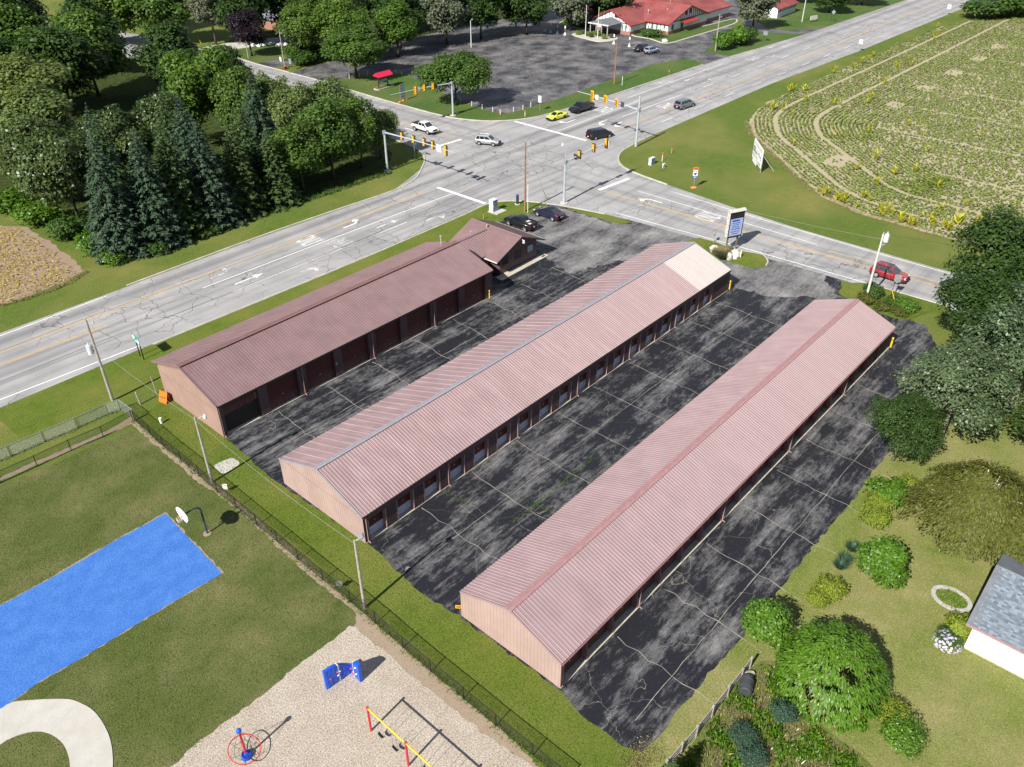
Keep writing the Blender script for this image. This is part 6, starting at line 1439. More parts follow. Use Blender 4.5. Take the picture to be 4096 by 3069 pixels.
for (x0_,x1_,z0_,z1_,m) in ((.2,1.2,.66,.72,plain('sign_maroon',(.25,.04,.08),.5)),(.25,1.5,.60,.64,M_blue),(.1,2.2,.50,.565,M_blue),(.3,1.7,.32,.34,M_ink),(.3,1.7,.40,.412,M_ink),(.3,.33,.34,.40,M_ink),(1.67,1.7,.34,.40,M_ink),(3.1,3.6,.60,.66,M_ink),(3.7,4.7,.56,.6,M_blue),(3.3,4.75,.26,.31,plain('sign_teal',(.02,.3,.2),.5)),(2.35,2.5,.45,.7,plain('sign_pinkish',(.5,.3,.32),.6)),(2.3,2.75,.36,.44,plain('sign_tan',(.45,.4,.38),.6)),(1.25,1.35,.68,.71,M_ink),(2.45,2.5,.2,.34,M_ink),(4.6,4.85,.50,.54,M_ink)):
    mb = MB(); mb.box(x0_*sc,x1_*sc,-.066,-.056,z0_*hb,z1_*hb); obj('lettering', mb, m, fc)
# restaurant sign with red roof
pa = g(1500+105/6.8,280+530/6.8); pb = g(1500+355/6.8,280+460/6.8)
rt = thing('restaurant_sign', 'roofed restaurant sign with red metal cap on the lawn by the side road', 'sign', (pa[0],pa[1],0), math.atan2(pb[1]-pa[1],pb[0]-pa[0])); Lp = math.hypot(pb[0]-pa[0],pb[1]-pa[1]); hr = height(pa,1500+70/6.8,280+160/6.8)
for s in (0,Lp): mb = MB(); mb.beam((s,0,0),(s,0,hr),.2); obj('post', mb, plain('maroon_post',(.10,.045,.04),.7), rt)
mb = MB(); mb.add([(-.6,-1.0,hr-.2),(Lp+.9,-1.0,hr-.2),(Lp+.9,.1,hr+.6),(-.6,.1,hr+.6),(Lp+.9,1.0,hr-.1),(-.6,1.0,hr-.1)],[(0,1,2,3),(3,2,4,5),(0,3,5),(1,4,2)])
for i in range(12): xx = -.55+i*(Lp+1.4)/11; mb.beam((xx,-1.0,hr-.18),(xx,.1,hr+.62),.05,.05)
obj('roof', mb, plain('crimson_metal',(.55,.015,.06),.45,.4), rt)
fc = board(rt, .15, Lp-.12, 1.1, hr-1.0, plain('sign_grey_blue',(.40,.50,.54),.5), -.06, 'sign_face'); fh = hr-1.0-1.1
for (u0,u1,v0,v1,m) in ((.08,.35,.78,.85,M_ink),(.2,.8,.66,.74,M_ink),(.2,.3,.86,.93,M_swhite),(.1,.65,.52,.58,M_swhite),(.05,.35,.40,.47,M_ink),(.4,.6,.42,.48,M_ink),(.65,.95,.42,.52,M_ink),(.5,.98,.04,.36,M_blue),(.04,.42,.05,.36,plain('sign_pale',(.62,.66,.66),.5)),(.08,.4,.24,.31,M_cabd),(.08,.36,.10,.16,M_cabd),(.42,.48,.05,.36,M_swhite)):
    mb = MB(); W_ = Lp-.27; mb.box(.15+u0*W_,.15+u1*W_,-.083,-.073 if m is not M_ink else -.074,1.1+v0*fh,1.1+v1*fh); obj('lettering', mb, m, fc)
pl = [(-.6,-.9),(Lp+.9,-.9),(Lp+1.1,0),(Lp+.8,.7),(-.6,.7),(-.9,0)]
mb = MB(); mb.prism(smooth(pl,3), 0, .3); obj('planter_wall', mb, M_slab, rt); mb = MB(); mb.prism([(x*.93+.1,y*.8) for x,y in smooth(pl,3)], .3, .33); obj('planter_soil', mb, G_far, rt)
# white notice sign next to it with orange sandbags
pa = g(1500+712/6.8,280+855/6.8); pb = g(1500+808/6.8,280+810/6.8)
rt = thing('notice_sign', 'white lettered notice sign on two thin posts beside the side road', 'sign', (pa[0],pa[1],0), math.atan2(pb[1]-pa[1],pb[0]-pa[0])); Lp = math.hypot(pb[0]-pa[0],pb[1]-pa[1]); ht = height(pa,1500+670/6.8,280+395/6.8)
for s in (0,Lp): mb = MB(); mb.beam((s,0,0),(s,0,ht),.08); obj('post', mb, M_ink, rt)
fc = board(rt, -.3, Lp+.3, ht-3.1, ht, plain('sign_offwhite',(.66,.70,.70),.5), -.05, 'sign_plate')
for k,(u0,u1) in enumerate(((.1,.9),(.15,.8),(.08,.92),(.12,.88),(.15,.95))):
    for j in range(3): mb = MB(); W_ = Lp+.6; a = -.3+(u0+(u1-u0)*j/3)*W_; mb.box(a,a+(u1-u0)*W_/3*.8,-.07,-.063,ht-.5-k*.55,ht-.25-k*.55); obj('lettering', mb, M_cabd, fc)
for s in (-1.0,.3,1.6): mb = MB(); mb.ball((s,-.3,.12),(.5,.3,.15),10,5,.2); obj('sandbag', mb, plain('orange_bag',(.75,.28,.1),.9), rt)
# small single-post signs
def sign1(lab, p, h, w, hh, m, fac, diamond=False, two=False):
    rt = thing('road_sign', lab, 'sign', (p[0],p[1],0), fac, 'small roadside signs')
    for s in ((-w*.3,w*.3) if two else (0,)): mb = MB(); mb.beam((s,0,0),(s,0,h),.06); obj('post', mb, M_sgrey if not two else M_ink, rt)
    mb = MB()
    if diamond: mb.add([(0,-.05,h-hh),(w/2,-.05,h-hh/2),(0,-.05,h),(-w/2,-.05,h-hh/2),(0,-.035,h-hh),(w/2,-.035,h-hh/2),(0,-.035,h),(-w/2,-.035,h-hh/2)],[(0,1,2,3),(7,6,5,4),(0,4,5,1),(1,5,6,2),(2,6,7,3),(3,7,4,0)])
    else: mb.box(-w/2,w/2,-.05,-.035,h-hh,h)
    obj('sign_plate', mb, m, rt)
wf = 0.0-PI/2
sign1('white sign with orange base stakes on the grass by the highway stop line', g(2159,444), 3.0, .75, 1.3, M_swhite, wf)
sign1('white highway sign on the field side verge', t(3,0,785,445), 2.9, .9, 1.1, M_swhite, wf)
sign1('white highway sign at the far end of the field side verge', t(3,0,1548,130), 2.9, 1.0, 1.2, M_swhite, wf)
sign1('grey diamond sign back beside the highway at the top right', t(3,0,552,190), 3.3, 1.3, 1.3, M_sgrey, wf, True, True)
sign1('white sign beside the bushes on the restaurant drive verge', t(2,0,2180,360), 2.6, 1.2, 1.0, M_sgrey, wf, False, True)
sign1('blue and white sign beside the side road pole', g(1128,274), 2.6, .7, 1.0, M_swhite, wf)
sign1('grey sign back beside the shrubs on the side road', g(1165,281), 2.6, .8, 1.2, M_sgrey, wf)
sign1('green street name sign on the shaded wood corner', g(1660,636), 3.0, 1.2, .35, M_grn, wf)
sign1('dark speed sign back on the bushy grass island', t(3,1,1075,915), 3.1, .75, .95, M_sgrey, -1.2, False, True)
p = t(3,0,390,190); rt = thing('sign_board', 'low white sign board under the tree at the top right', 'sign', (p[0],p[1],0), -.3)
mb = MB(); mb.box(-1.4,1.4,-.1,.1,.6,1.7); obj('board', mb, plain('tan_board',(.6,.56,.5),.7), rt)
for s in (-1.3,1.3): mb = MB(); mb.beam((s,0,0),(s,0,1.75),.15); obj('post', mb, M_bark, rt)
mb = MB(); p = g(1142,274); tag(obj('red_box', mb.box(-.4,.4,-.3,.3,0,.55).add([],[]), M_redtrim, None, (p[0]-.5,p[1]-.6,0)), 'small red box at the foot of the side road pole', 'box')
# ================================================================== playground, fences, yard
M_bfence = plain('black_fence_steel', (.012,.013,.014), .5, .4); M_gfence = plain('galvanised_fence', (.36,.38,.38), .5, .4, .3)
def dirtstrip(name, px, z, m, seed, amp=.12): return sheet(name, rough_edge(ol(px), .4, amp, seed), z, m)
dirtstrip('dirt_strip', [(292,908),(302,915),(345,957),(375,978),(430,1022),(475,1056),(525,1095),(600,1160),(672,1222),(727,1272),(775,1313),(800,1335),(830,1362),(900,1425),(980,1490),(1060,1556),(1150,1640),(1180,1670),(1150,1670),(1105,1626),(1040,1582),(977,1531),(915,1484),(865,1439),(828,1404),(792,1380),(765,1356),(770,1326),(727,1290),(672,1245),(600,1181),(525,1110),(475,1072),(430,1043),(375,996),(310,938),(285,916)], .009, M_dirt, 31)
dirtstrip('dirt_strip', [(285,898),(292,912),(240,935),(180,962),(120,987),(60,1012),(0,1040),(-120,1092),(-120,1084),(0,1032),(60,1004),(120,979),(180,953),(240,926)], .0085, M_dirt, 32, .08)
pit = ol([(340,1690),(370,1657),(430,1600),(500,1550),(552,1512),(590,1482),(653,1427),(708,1390),(753,1352),(765,1354),(793,1378),(828,1402),(865,1437),(915,1482),(978,1529),(1040,1580),(1105,1624),(1160,1665),(1200,1720),(1000,1800),(340,1800)])
sheet('playground_pit', rough_edge(pit, .4, .10, 33), .012, M_chips)
court = ol([(357,1109),(480,1238),(360,1308),(232,1387),(175,1422),(82,1474),(30,1512),(0,1535),(-220,1670),(-220,1432),(0,1308),(122,1242),(257,1163)])
sheet('basketball_court', rough_edge(court, .35, .045, 34), .014, M_court)
cb_ = rough_edge([((x-court[0][0])*1.015+court[0][0]+.12,(y-court[0][1])*1.015+court[0][1]+.1) for x,y in court], .35, .10, 35)
sheet('court_edge', cb_, .0125, M_dirt)
po = smooth(ol([(-60,1560),(0,1532),(27,1517),(75,1512),(127,1510),(160,1513),(195,1530),(217,1553),(235,1587),(243,1622),(244,1660),(240,1720)]), 4, False)
pi_ = smooth(ol([(-60,1640),(0,1609),(20,1597),(50,1585),(82,1580),(107,1585),(130,1600),(142,1617),(150,1642),(152,1675),(150,1720)]), 4, False)
path = struct(link('concrete_path', None)); jn = 8
m_ = min(len(po), len(pi_)); cuts = [0,6,11,16,21,26,31,36,m_-1]
def resamp(p, k): return [p[min(len(p)-1, int(round(i*(len(p)-1)/(k-1))))] for i in range(k)]
A_, B_ = resamp(po, 42), resamp(pi_, 42)
for a, b in zip(range(0,42,5), range(5,47,5)):
    b = min(b, 41)
    if b <= a: continue
    mb = MB(); poly = A_[a:b+1]+B_[a:b+1][::-1]; cx_ = sum(x for x,y in poly)/len(poly); cy_ = sum(y for x,y in poly)/len(poly)
    poly = [(cx_+(x-cx_)*.996,cy_+(y-cy_)*.996) for x,y in poly]; mb.prism(poly[::-1], 0, .05); obj('path_slab', mb, M_conc, path)
# ---- chain-link fences
def chainlink(name, label, pts, h, mat, post_r=.035, gap=.075, wr=.0045, posts=None, bottom=True):
    rt = thing(name, label, 'fence', (pts[0][0],pts[0][1],0)); ox, oy = pts[0][:2]; L = [(x-ox,y-oy) for x,y in [p[:2] for p in pts]]
    pm = MB(); pm.cyl((0,0,0),(0,0,h+.04),post_r,post_r,8); pm.ball((0,0,h+.04),post_r*1.15,8,4); pmm = pm.mesh('post', mat)
    for x,y in L: link('post', pmm, rt, (x,y,0))
    for (x0,y0),(x1,y1) in zip(L, L[1:]):
        mb = MB(); mb.tube([(x0,y0,h),(x1,y1,h)], .024, 6); obj('rail', mb, mat, rt)
        ln = math.hypot(x1-x0,y1-y0); dx, dy = (x1-x0)/ln, (y1-y0)/ln; mb = MB(); lo = .04; H = h-.02
        def seg(s0,z0,s1,z1):
            a = Vector((x0+dx*s0,y0+dy*s0,z0)); b = Vector((x0+dx*s1,y0+dy*s1,z1)); d = (b-a).normalized(); n1 = Vector((-dy,dx,0)); w_ = d.cross(n1).normalized()*wr; n1 = n1*wr
            k = len(mb.v); mb.v += [tuple(a+w_),tuple(a+n1),tuple(a-w_),tuple(b+w_),tuple(b+n1),tuple(b-w_)]; mb.f += [(k,k+1,k+4,k+3),(k+1,k+2,k+5,k+4),(k+2,k,k+3,k+5)]; mb.m += [0,0,0]
        s = -(H-lo)
        while s < ln:
            for sg in (1,-1):
                a0, b0 = s, s+(H-lo); za, zb = (lo,H) if sg > 0 else (H,lo)
                if a0 < 0: za += (zb-za)*(-a0)/(H-lo); a0 = 0
                if b0 > ln: zb -= (zb-za)*(b0-ln)/(b0-a0) if b0 > a0 else 0; b0 = ln
                if b0 > a0+.01: seg(a0,za,b0,zb)
            s += gap
        if bottom: seg(0,lo,ln,lo)
        obj('wire_mesh', mb, mat, rt)
    return rt
fp = [t(0,2,x,y) for x,y in [(1165,325),(1300,445),(1415,550),(1568,672),(1722,802),(1880,942),(2045,1080)]]+[t(1,2,x,y) for x,y in [(8,1228),(185,1370),(365,1527)]]+[t(1,3,x,y) for x,y in [(578,45),(815,235),(1033,418),(1270,630),(1510,835),(1792,1068),(2073,1305)]]+[t(2,3,178,1562), t(2,3,470,1800)]
chainlink('chain_link_fence', 'black chain-link fence between the playground and the mown strip', fp, 1.25, M_bfence)
fp2 = [t(0,2,x,y) for x,y in [(1165,325),(895,465),(618,583),(325,720),(10,862)]]; d_ = (fp2[4][0]-fp2[3][0],fp2[4][1]-fp2[3][1]); fp2.append((fp2[4][0]+d_[0]*1.2,fp2[4][1]+d_[1]*1.2)); fp2[0] = (fp2[0][0]-.12, fp2[0][1]+.06)
chainlink('chain_link_fence', 'black chain-link fence along the upper edge of the playground lawn', fp2, 1.25, M_bfence)
fp3 = [t(0,2,x,y) for x,y in [(1037,235),(932,272),(665,393),(383,513),(90,638)]]; d_ = (fp3[4][0]-fp3[3][0],fp3[4][1]-fp3[3][1]); fp3.append((fp3[4][0]+d_[0]*1.2,fp3[4][1]+d_[1]*1.2))
chainlink('chain_link_fence', 'old grey galvanised chain-link fence beside the highway verge', fp3, 1.3, M_gfence, gap=.07, wr=.005)
c3 = fp3[0]; c1_ = fp[0]; chainlink('chain_link_fence', 'short galvanised fence piece joining the corner of the black fence', [(c3[0]+.15,c3[1]-.1),(c1_[0]+.1,c1_[1]+.15)], 1.3, M_gfence, gap=.07)
tufts('fence_weeds', np.concatenate([along([p[:2] for p in fp], .22, .22) for _ in range(2)]), .22, .05, 'fresh', 6, 'weeds growing along the black fence')
tufts('fence_weeds', along([p[:2] for p in fp3], .2, .2), .28, .05, 'fresh', 6, 'weeds growing along the galvanised fence')
for i,(px,lab) in enumerate((((1955,940),'small white notice on the black fence by the second light pole'),)):
    p = t(0,2,*px); r2 = thing('fence_notice', lab, 'sign', (p[0],p[1],0), -.9); mb = MB(); mb.box(-.22,.22,-.02,-.006,.35,.95); obj('sign_plate', mb, M_swhite, r2)
for px,lab in (((725,120),'small notice on the black fence left of the flood lamp pole'),):
    p = t(1,3,*px); r2 = thing('fence_notice', lab, 'sign', (p[0],p[1],0), -.9); mb = MB(); mb.box(-.25,.25,-.02,-.006,.35,.9); obj('sign_plate', mb, M_sgrey, r2)
# ---- basketball hoop
pb_ = t(0,2,1793,1297); rt = thing('basketball_hoop', 'basketball hoop with white fan backboard beside the blue court', 'basketball hoop', (pb_[0],pb_[1],0), PI*.995)
M_navy = plain('navy_post', (.035,.06,.10), .4, .4)
pts = [(0,0,0),(0,0,2.5),(.03,0,2.72),(.14,0,2.92),(.35,0,3.05),(.6,0,3.10),(1.45,0,3.02)]
mb = MB(); mb.tube(pts, .075, 10); obj('post', mb, M_navy, rt); mb = MB(); mb.cyl((0,0,0),(0,0,.05),.35,.33,12); obj('footing', mb, M_dirt, rt)
fan = [(-.65,2.75),(-.55,2.6),(.55,2.6),(.65,2.75),(.9,3.05),(.88,3.3),(.7,3.5),(.4,3.63),(0,3.68),(-.4,3.63),(-.7,3.5),(-.88,3.3),(-.9,3.05)]
mb = MB(); n_ = len(fan); mb.add([(1.45,y,z) for y,z in fan]+[(1.52,y,z) for y,z in fan],[tuple(range(n_))[::-1],tuple(range(n_,2*n_))]+[(i,(i+1) % n_,n_+(i+1) % n_,n_+i) for i in range(n_)]); obj('backboard', mb, plain('backboard_white',(.84,.82,.80),.4), rt)
ring = [(1.80+.23*math.cos(a*PI/8),.23*math.sin(a*PI/8),3.0) for a in range(17)]; mb = MB(); mb.tube(ring, .014, 6, False); mb.beam((1.52,0,3.0),(1.6,0,3.0),.16,.05); obj('rim', mb, M_orange, rt)
mb = MB()
for a in range(12):
    a0, a1 = a*PI/6, (a+1)*PI/6
    for r0,z0,r1,z1 in ((.23,3.0,.19,2.8),(.19,2.8,.15,2.58)):
        for b0,b1 in ((a0,a1),(a1,a0)): mb.tube([(1.8+r0*math.cos(b0),r0*math.sin(b0),z0),(1.8+r1*math.cos(b1),r1*math.sin(b1),z1)], .007, 3, False)
obj('net', mb, M_swhite, rt)
# ---- swing set
s0, s1 = g(1484.6,2923.7), g(1634,3062.6); dvx, dvy = s1[0]-s0[0], s1[1]-s0[1]; sl = math.hypot(dvx,dvy); rt = thing('swing_set', 'swing set with red posts and yellow top bar in the wood chip pit', 'swing set', (s0[0],s0[1],0), math.atan2(dvy,dvx))
M_red = plain('play_red', (.62,.012,.03), .35, .5, var=.06); M_pyel = plain('play_yellow', (.85,.52,.03), .35, .5, var=.06); M_pblue = plain('play_blue', (.012,.10,.62), .4, .45, var=.15, scale=4); M_chain = plain('chain', (.25,.25,.25), .5, .4, .6); M_seat = plain('swing_seat', (.015,.015,.017), .6)
HS = 2.42
for i in range(3):
    mb = MB(); mb.cyl((i*sl,0,0),(i*sl,0,HS+.03),.075,.075,12); obj('post', mb, M_red, rt); mb = MB(); mb.ball((i*sl,0,HS+.05),(.1,.1,.07),10,6); obj('post_cap', mb, M_red, rt)
    if i < 2: mb = MB(); mb.tube([(i*sl+.06,0,HS-.06),((i+1)*sl-.06,0,HS-.06)], .055, 10); obj('top_bar', mb, M_pyel, rt)
for k in range(4):
    xc = (k//2)*sl+sl*(.28 if k % 2 == 0 else .66); yo = .05
    for s in (-.24,.24): mb = MB(); mb.tube([(xc+s,0,HS-.1),(xc+s*.95,yo,.52)], .012, 4); obj('chain', mb, M_chain, rt)
    mb = MB(); pr_ = [(-.25,.53),(-.2,.46),(-.1,.42),(0,.41),(.1,.42),(.2,.46),(.25,.53)]
    for j in range(6): mb.beam((xc+pr_[j][0],yo,pr_[j][1]),(xc+pr_[j+1][0],yo,pr_[j+1][1]),.17,.03)
    obj('swing_seat', mb, M_seat, rt)
# ---- spinning net climber
p = g(987.6,3025.7); rt = thing('spinner_climber', 'spinning net climber with red mast, red ring and blue base', 'play equipment', (p[0],p[1],0)); hp = height(p,955,2925)
ctr = Vector(g(880+345/3.53,2860+457/3.53,.75))-Vector((p[0],p[1],0))
lean = Vector((.06,.10,0)); topv = Vector((.0,.0,hp)); mb = MB(); mb.tube([(0,0,.15),topv], .075, 10); obj('mast', mb, M_red, rt); mb = MB(); mb.ball(topv+Vector((0,0,.03)), .17, 12, 8); obj('ball_cap', mb, M_pblue, rt)
mb = MB(); mb.cyl((0,0,0),(0,0,.28),.36,.30,14); mb.cyl((0,0,.28),(0,0,.42),.2,.14,12); obj('base', mb, M_pblue, rt)
RR = .98; nrm_ = Vector((.16,-.24,1)).normalized(); ux = nrm_.cross(Vector((0,1,0))).normalized(); uy = nrm_.cross(ux)
cen = Vector((0,0,.78)); rp = lambda a, r_=RR, c=cen: c+ux*(r_*math.cos(a))+uy*(r_*math.sin(a))
mb = MB(); mb.tube([rp(2*PI*i/32) for i in range(33)], .032, 8, False); obj('ring', mb, M_red, rt)
mb = MB()
for k in range(6):
    a = 2*PI*k/6; mb.tube([topv, rp(a)], .010, 4); mb.tube([rp(a), Vector((0,0,.33))], .010, 4)
    for f_ in (.45,.72): mb.tube([Vector((0,0,.33)).lerp(rp(a),f_), Vector((0,0,.33)).lerp(rp(a+PI/3),f_)], .010, 4)
obj('rope_net', mb, M_seat, rt)
# ---- blue climbing wall
e0, em, e1_ = g(1305.5,2757), g(1409,2684), g(1447,2728); rt = thing('climbing_wall', 'bent blue plastic climbing wall with coloured holds in the wood chip pit', 'play equipment', (em[0],em[1],0))
def cw(a, b, name, seed, flip):
    A = Vector((a[0]-em[0],a[1]-em[1],0)); B = Vector((b[0]-em[0],b[1]-em[1],0)); d = (B-A); ln = d.length; d.normalize(); nn = Vector((-d.y,d.x,0)); rg2 = random.Random(seed)
    nu, nv = 14, 8; mb = MB()
    def topz(u): 
        v = u if flip else 1-u            # u=0 at the low outer end
        return .75+1.05*min(1, (1-v)*1.35)**.75 if False else .7+1.1*math.sin(min(1,(1-v)*1.25)*PI/2)
    for side in (-1,1):
        for i in range(nu+1):
            for j in range(nv+1):
                u = i/nu; z = .03+topz(u)*j/nv; th = .10+.05*rg2.random()*(1 if 0 < i < nu and 0 < j < nv else .3)
                q_ = A+d*(ln*u)+nn*(side*th)+Vector((0,0,z)); mb.v.append(tuple(q_))
    S_ = (nu+1)*(nv+1)
    for side in (0,1):
        for i in range(nu):
            for j in range(nv):
                a0 = side*S_+i*(nv+1)+j; f_ = (a0,a0+nv+1,a0+nv+2,a0+1); mb.f.append(f_ if side == 0 else f_[::-1]); mb.m.append(0)
    for i in range(nu): a0 = i*(nv+1)+nv; mb.f.append((a0,a0+nv+1,S_+a0+nv+1,S_+a0)); mb.m.append(0)
    for j in range(nv):
        for i in (0,nu): a0 = i*(nv+1)+j; f_ = (a0,a0+1,S_+a0+1,S_+a0); mb.f.append(f_ if i == 0 else f_[::-1]); mb.m.append(0)
    pn = obj('panel', mb, M_pblue, rt)
    for k in range(7):
        u = rg2.uniform(.12,.9); z = rg2.uniform(.2,.85)*topz(u); sd = -1 if k % 4 else 1; mb = MB(); c_ = A+d*(ln*u)+nn*(sd*.15)+Vector((0,0,z)); mb.ball(c_, (.07,.07,.06), 8, 5); obj('hold', mb, [plain('hold_red',(.65,.06,.06),.5),plain('hold_tan',(.75,.65,.52),.6),M_swhite][k % 3], pn)
    u = .5; mb = MB(); a_2 = A+d*(ln*u)+nn*-.165; b_2 = A+d*(ln*u)+nn*.165; mb.beam(a_2+Vector((0,0,.08)),a_2+Vector((0,0,topz(u)+.04)),.07,.02,tuple(nn)); mb.beam(b_2+Vector((0,0,.08)),b_2+Vector((0,0,topz(u)+.04)),.07,.02,tuple(nn)); mb.beam(a_2+Vector((0,0,topz(u)+.05)),b_2+Vector((0,0,topz(u)+.05)),.07,.02); obj('joint_strip', mb, plain('tan_plastic',(.62,.56,.44),.6), pn)
cw(e0, em, 'panel', 3, True); cw(em, e1_, 'panel', 5, False)
# ---- small things behind the sheds
p = g(664,1601); rt = thing('barricade_sign', 'folded orange warning sign leaning on the near corner of the tall storage building', 'sign', (p[0]-.1,p[1]-.1,0), .2)
mb = MB(); mb.beam((-.35,0,0),(.05,0,1.1),1.1,.06,(1,0,.3)); obj('panel', mb, M_orange, rt); mb = MB(); mb.beam((.25,0,0),(.05,0,1.1),1.0,.06,(1,0,-.3)); obj('panel', mb, M_orange, rt); mb = MB(); mb.beam((-.2,-.4,.55),(-.2,.4,.55),.04,.12); obj('lettering', mb, M_ink, rt)
p = t(0,2,1395,345); marker('stubby white vent pipe on the mown strip by the corner fence', p, .65, .13, M_swhite, M_swhite)
p = t(0,2,1215,182); mb = MB(); mb.cyl((0,0,0),(-.1,.05,1.5),.09,.08,8); tag(obj('wooden_post', mb, M_wood, None, (p[0],p[1],0)), 'short weathered wooden post near the corner of the grey fence', 'post')
p = t(0,2,1390,80); mb = MB(); mb.cyl((0,0,0),(-.1,.05,2.0),.06,.05,8); tag(obj('wooden_post', mb, M_wood, None, (p[0]-.3,p[1]+.3,0)), 'thin grey post beside the orange warning sign', 'post')
p = t(1,3,1775,335); rt = thing('warning_sign', 'small yellow sign on a leaning stake at the near corner of the right-hand building', 'sign', (p[0],p[1],0), -.9); mb = MB(); mb.beam((0,0,0),(-.15,0,.75),.035); obj('post', mb, M_sgrey, rt); mb = MB(); mb.box(-.42,.12,-.03,-.01,.62,.95); fc = obj('sign_plate', mb, plain('sign_amber',(.85,.42,.02),.5), rt)
for k in range(2): mb = MB(); mb.box(-.34,.04,-.036,-.031,.70+k*.12,.75+k*.12); obj('lettering', mb, M_ink, fc)
sheet('gravel_patch', rough_edge(smooth(tl(0,2,[(1850,710),(1930,670),(2010,645),(2070,690),(2010,740),(1930,780),(1880,750)]),3), .2, .06, 41), .0085, M_conc)
# ---- split-rail fence
wq = lambda x,y: g(2700+x/2.118, 2660+y/2.118)
fps = [wq(x,y) for x,y in [(630,28),(555,125),(440,268),(308,440),(175,608),(48,752)]]; d_ = (fps[-1][0]-fps[-2][0],fps[-1][1]-fps[-2][1]); fps.append((fps[-1][0]+d_[0],fps[-1][1]+d_[1]))
rt = thing('split_rail_fence', 'grey wooden rail fence between the lot and the wild garden', 'fence', (fps[0][0],fps[0][1],0)); M_rail = plain('weathered_rail', (.33,.30,.25), .9, .1, var=.3, scale=5)
for i, p in enumerate(fps):
    x, y = p[0]-fps[0][0], p[1]-fps[0][1]; mb = MB(); mb.beam((x,y,0),(x,y,1.2),.15,.15); obj('post', mb, M_rail, rt)
    if i+1 < len(fps):
        x2, y2 = fps[i+1][0]-fps[0][0], fps[i+1][1]-fps[0][1]
        for z in (.3,.65,1.0): mb = MB(); mb.beam((x+.05,y+.02,z+random.uniform(-.02,.02)),(x2+.05,y2+.02,z+random.uniform(-.03,.03)),.06,.13); obj('rail', mb, M_rail, rt)
# barrel composter
a_, b_ = wq(590,190,), wq(640,140)
c_ = wq(595,205); rt = thing('barrel', 'dark grey plastic barrel lying on its side by the rail fence', 'barrel', (c_[0],c_[1],0), .35)
mb = MB(); mb.tube([(-.62,0,.45),(-.58,0,.45),(-.3,0,.45),(.3,0,.45),(.58,0,.45),(.62,0,.45)], [.36,.42,.45,.45,.42,.36], 18); obj('body', mb, plain('barrel_grey',(.055,.06,.065),.5,.4), rt)
for s in (-.3,.3): mb = MB(); mb.tube([(s-.03,0,.45),(s+.03,0,.45)], .465, 18); obj('hoop', mb, plain('barrel_grey2',(.08,.085,.09),.5), rt)
rock('pale concrete block behind the barrel', wq(612,98), (.3,.55,.3), M_slab)
# ---- planter ring
pc = g(3805,2397); rt = thing('planter_ring', 'oval stone edging ring filled with weeds on the yard lawn', 'planter', (pc[0],pc[1],0), .0)
for i in range(26):
    a = 2*PI*i/26; a2 = 2*PI*(i+.93)/26; P0 = [( r_*rx*math.cos(v), r_*ry*math.sin(v)) for rx,ry in ((1.15,1.45),) for r_,v in ((1,a),(1,a2),(.78,a2),(.78,a))]; mb = MB(); mb.prism(P0[::-1] if False else P0, 0, .13+random.uniform(-.015,.015)); obj('edging_stone', mb, plain('edging_stone',(.42,.40,.37),.9,.1,var=.2), rt)
tufts('planter_weeds', np.array([(pc[0]+.85*math.cos(a)*r_,pc[1]+1.05*math.sin(a)*r_) for a,r_ in zip(rs.uniform(0,6.28,150), np.sqrt(rs.rand(150)))]), .18, .06, 'fresh', 6, 'green weeds inside the stone ring')
# ---- white house with shingle roof
hc = g(3853,2593); hd = g(3985,2719); rt = thing('house', 'white house with grey shingle roof at the right picture edge', 'house', (hc[0],hc[1],0))
HW, HD, HE = 9.0, 9.0, 2.75
mb = MB(); mb.box(0,HD,-HW,0,.2,HE); obj('wall', mb, plain('white_siding',(.86,.86,.85),.5,.3,var=.03), rt); mb = MB(); mb.box(.03,HD-.03,-HW+.03,-.03,0,.2); obj('foundation', mb, M_slab, rt)
sl_ = .36; ov = .45; rg2 = random.Random(4)
mb = MB(); mb.add([(-ov,-HW-ov,HE-.02),(HD/2,-HW-ov,HE-.02+sl_*(HD/2+ov)),(HD/2,ov,HE-.02+sl_*(HD/2+ov)),(-ov,ov,HE-.02),(HD+ov,-HW-ov,HE-.02),(HD+ov,ov,HE-.02)],[(0,1,2,3),(1,4,5,2)]); rf = obj('roof', mb, M_greyroof, rt)
mb = MB(); mb.add([(0,-.001,HE),(HD,-.001,HE),(HD/2,-.001,HE+sl_*HD/2)],[(0,2,1)]); obj('gable_wall', mb, plain('white_siding',(.86,.86,.85),.5), rt)
n = NT('grey_shingles'); oi = n.new('ShaderNodeObjectInfo').outputs['Random']; tc = n.new('ShaderNodeTexCoord').outputs['Object']
bk = n.new('ShaderNodeTexVoronoi', feature='F1', distance='CHEBYCHEV'); mp = n.new('ShaderNodeMapping'); n.l.new(n.pos(), mp.inputs['Vector']); mp.inputs['Scale'].default_value = (7.2,4.0,.01); n.l.new(mp.outputs['Vector'], bk.inputs['Vector']); bk.inputs['Scale'].default_value = 1.0; bk.inputs['Randomness'].default_value = .35
sx = n.new('ShaderNodeSeparateColor'); n.l.new(bk.outputs['Color'], sx.inputs[0])
M_shin = n.out(n.mix(sx.outputs[0], n.mix(oi, (.10,.125,.15), (.13,.155,.185)), (.25,.29,.335)), .9, .15)
cs = 1/math.sqrt(1+sl_*sl_); ex = .185; wS = 1.15
sm = MB(); sm.add([(0,0,.014),(ex+.02,0,.014),(ex+.02,wS*.985,.014),(0,wS*.985,.014),(0,0,-.004),(0,wS*.985,-.004)],[(0,1,2,3),(4,0,3,5)]); smm = sm.mesh('shingle', M_shin)
rows = int((HD/2+ov)/cs/ex); ang = math.atan(sl_)
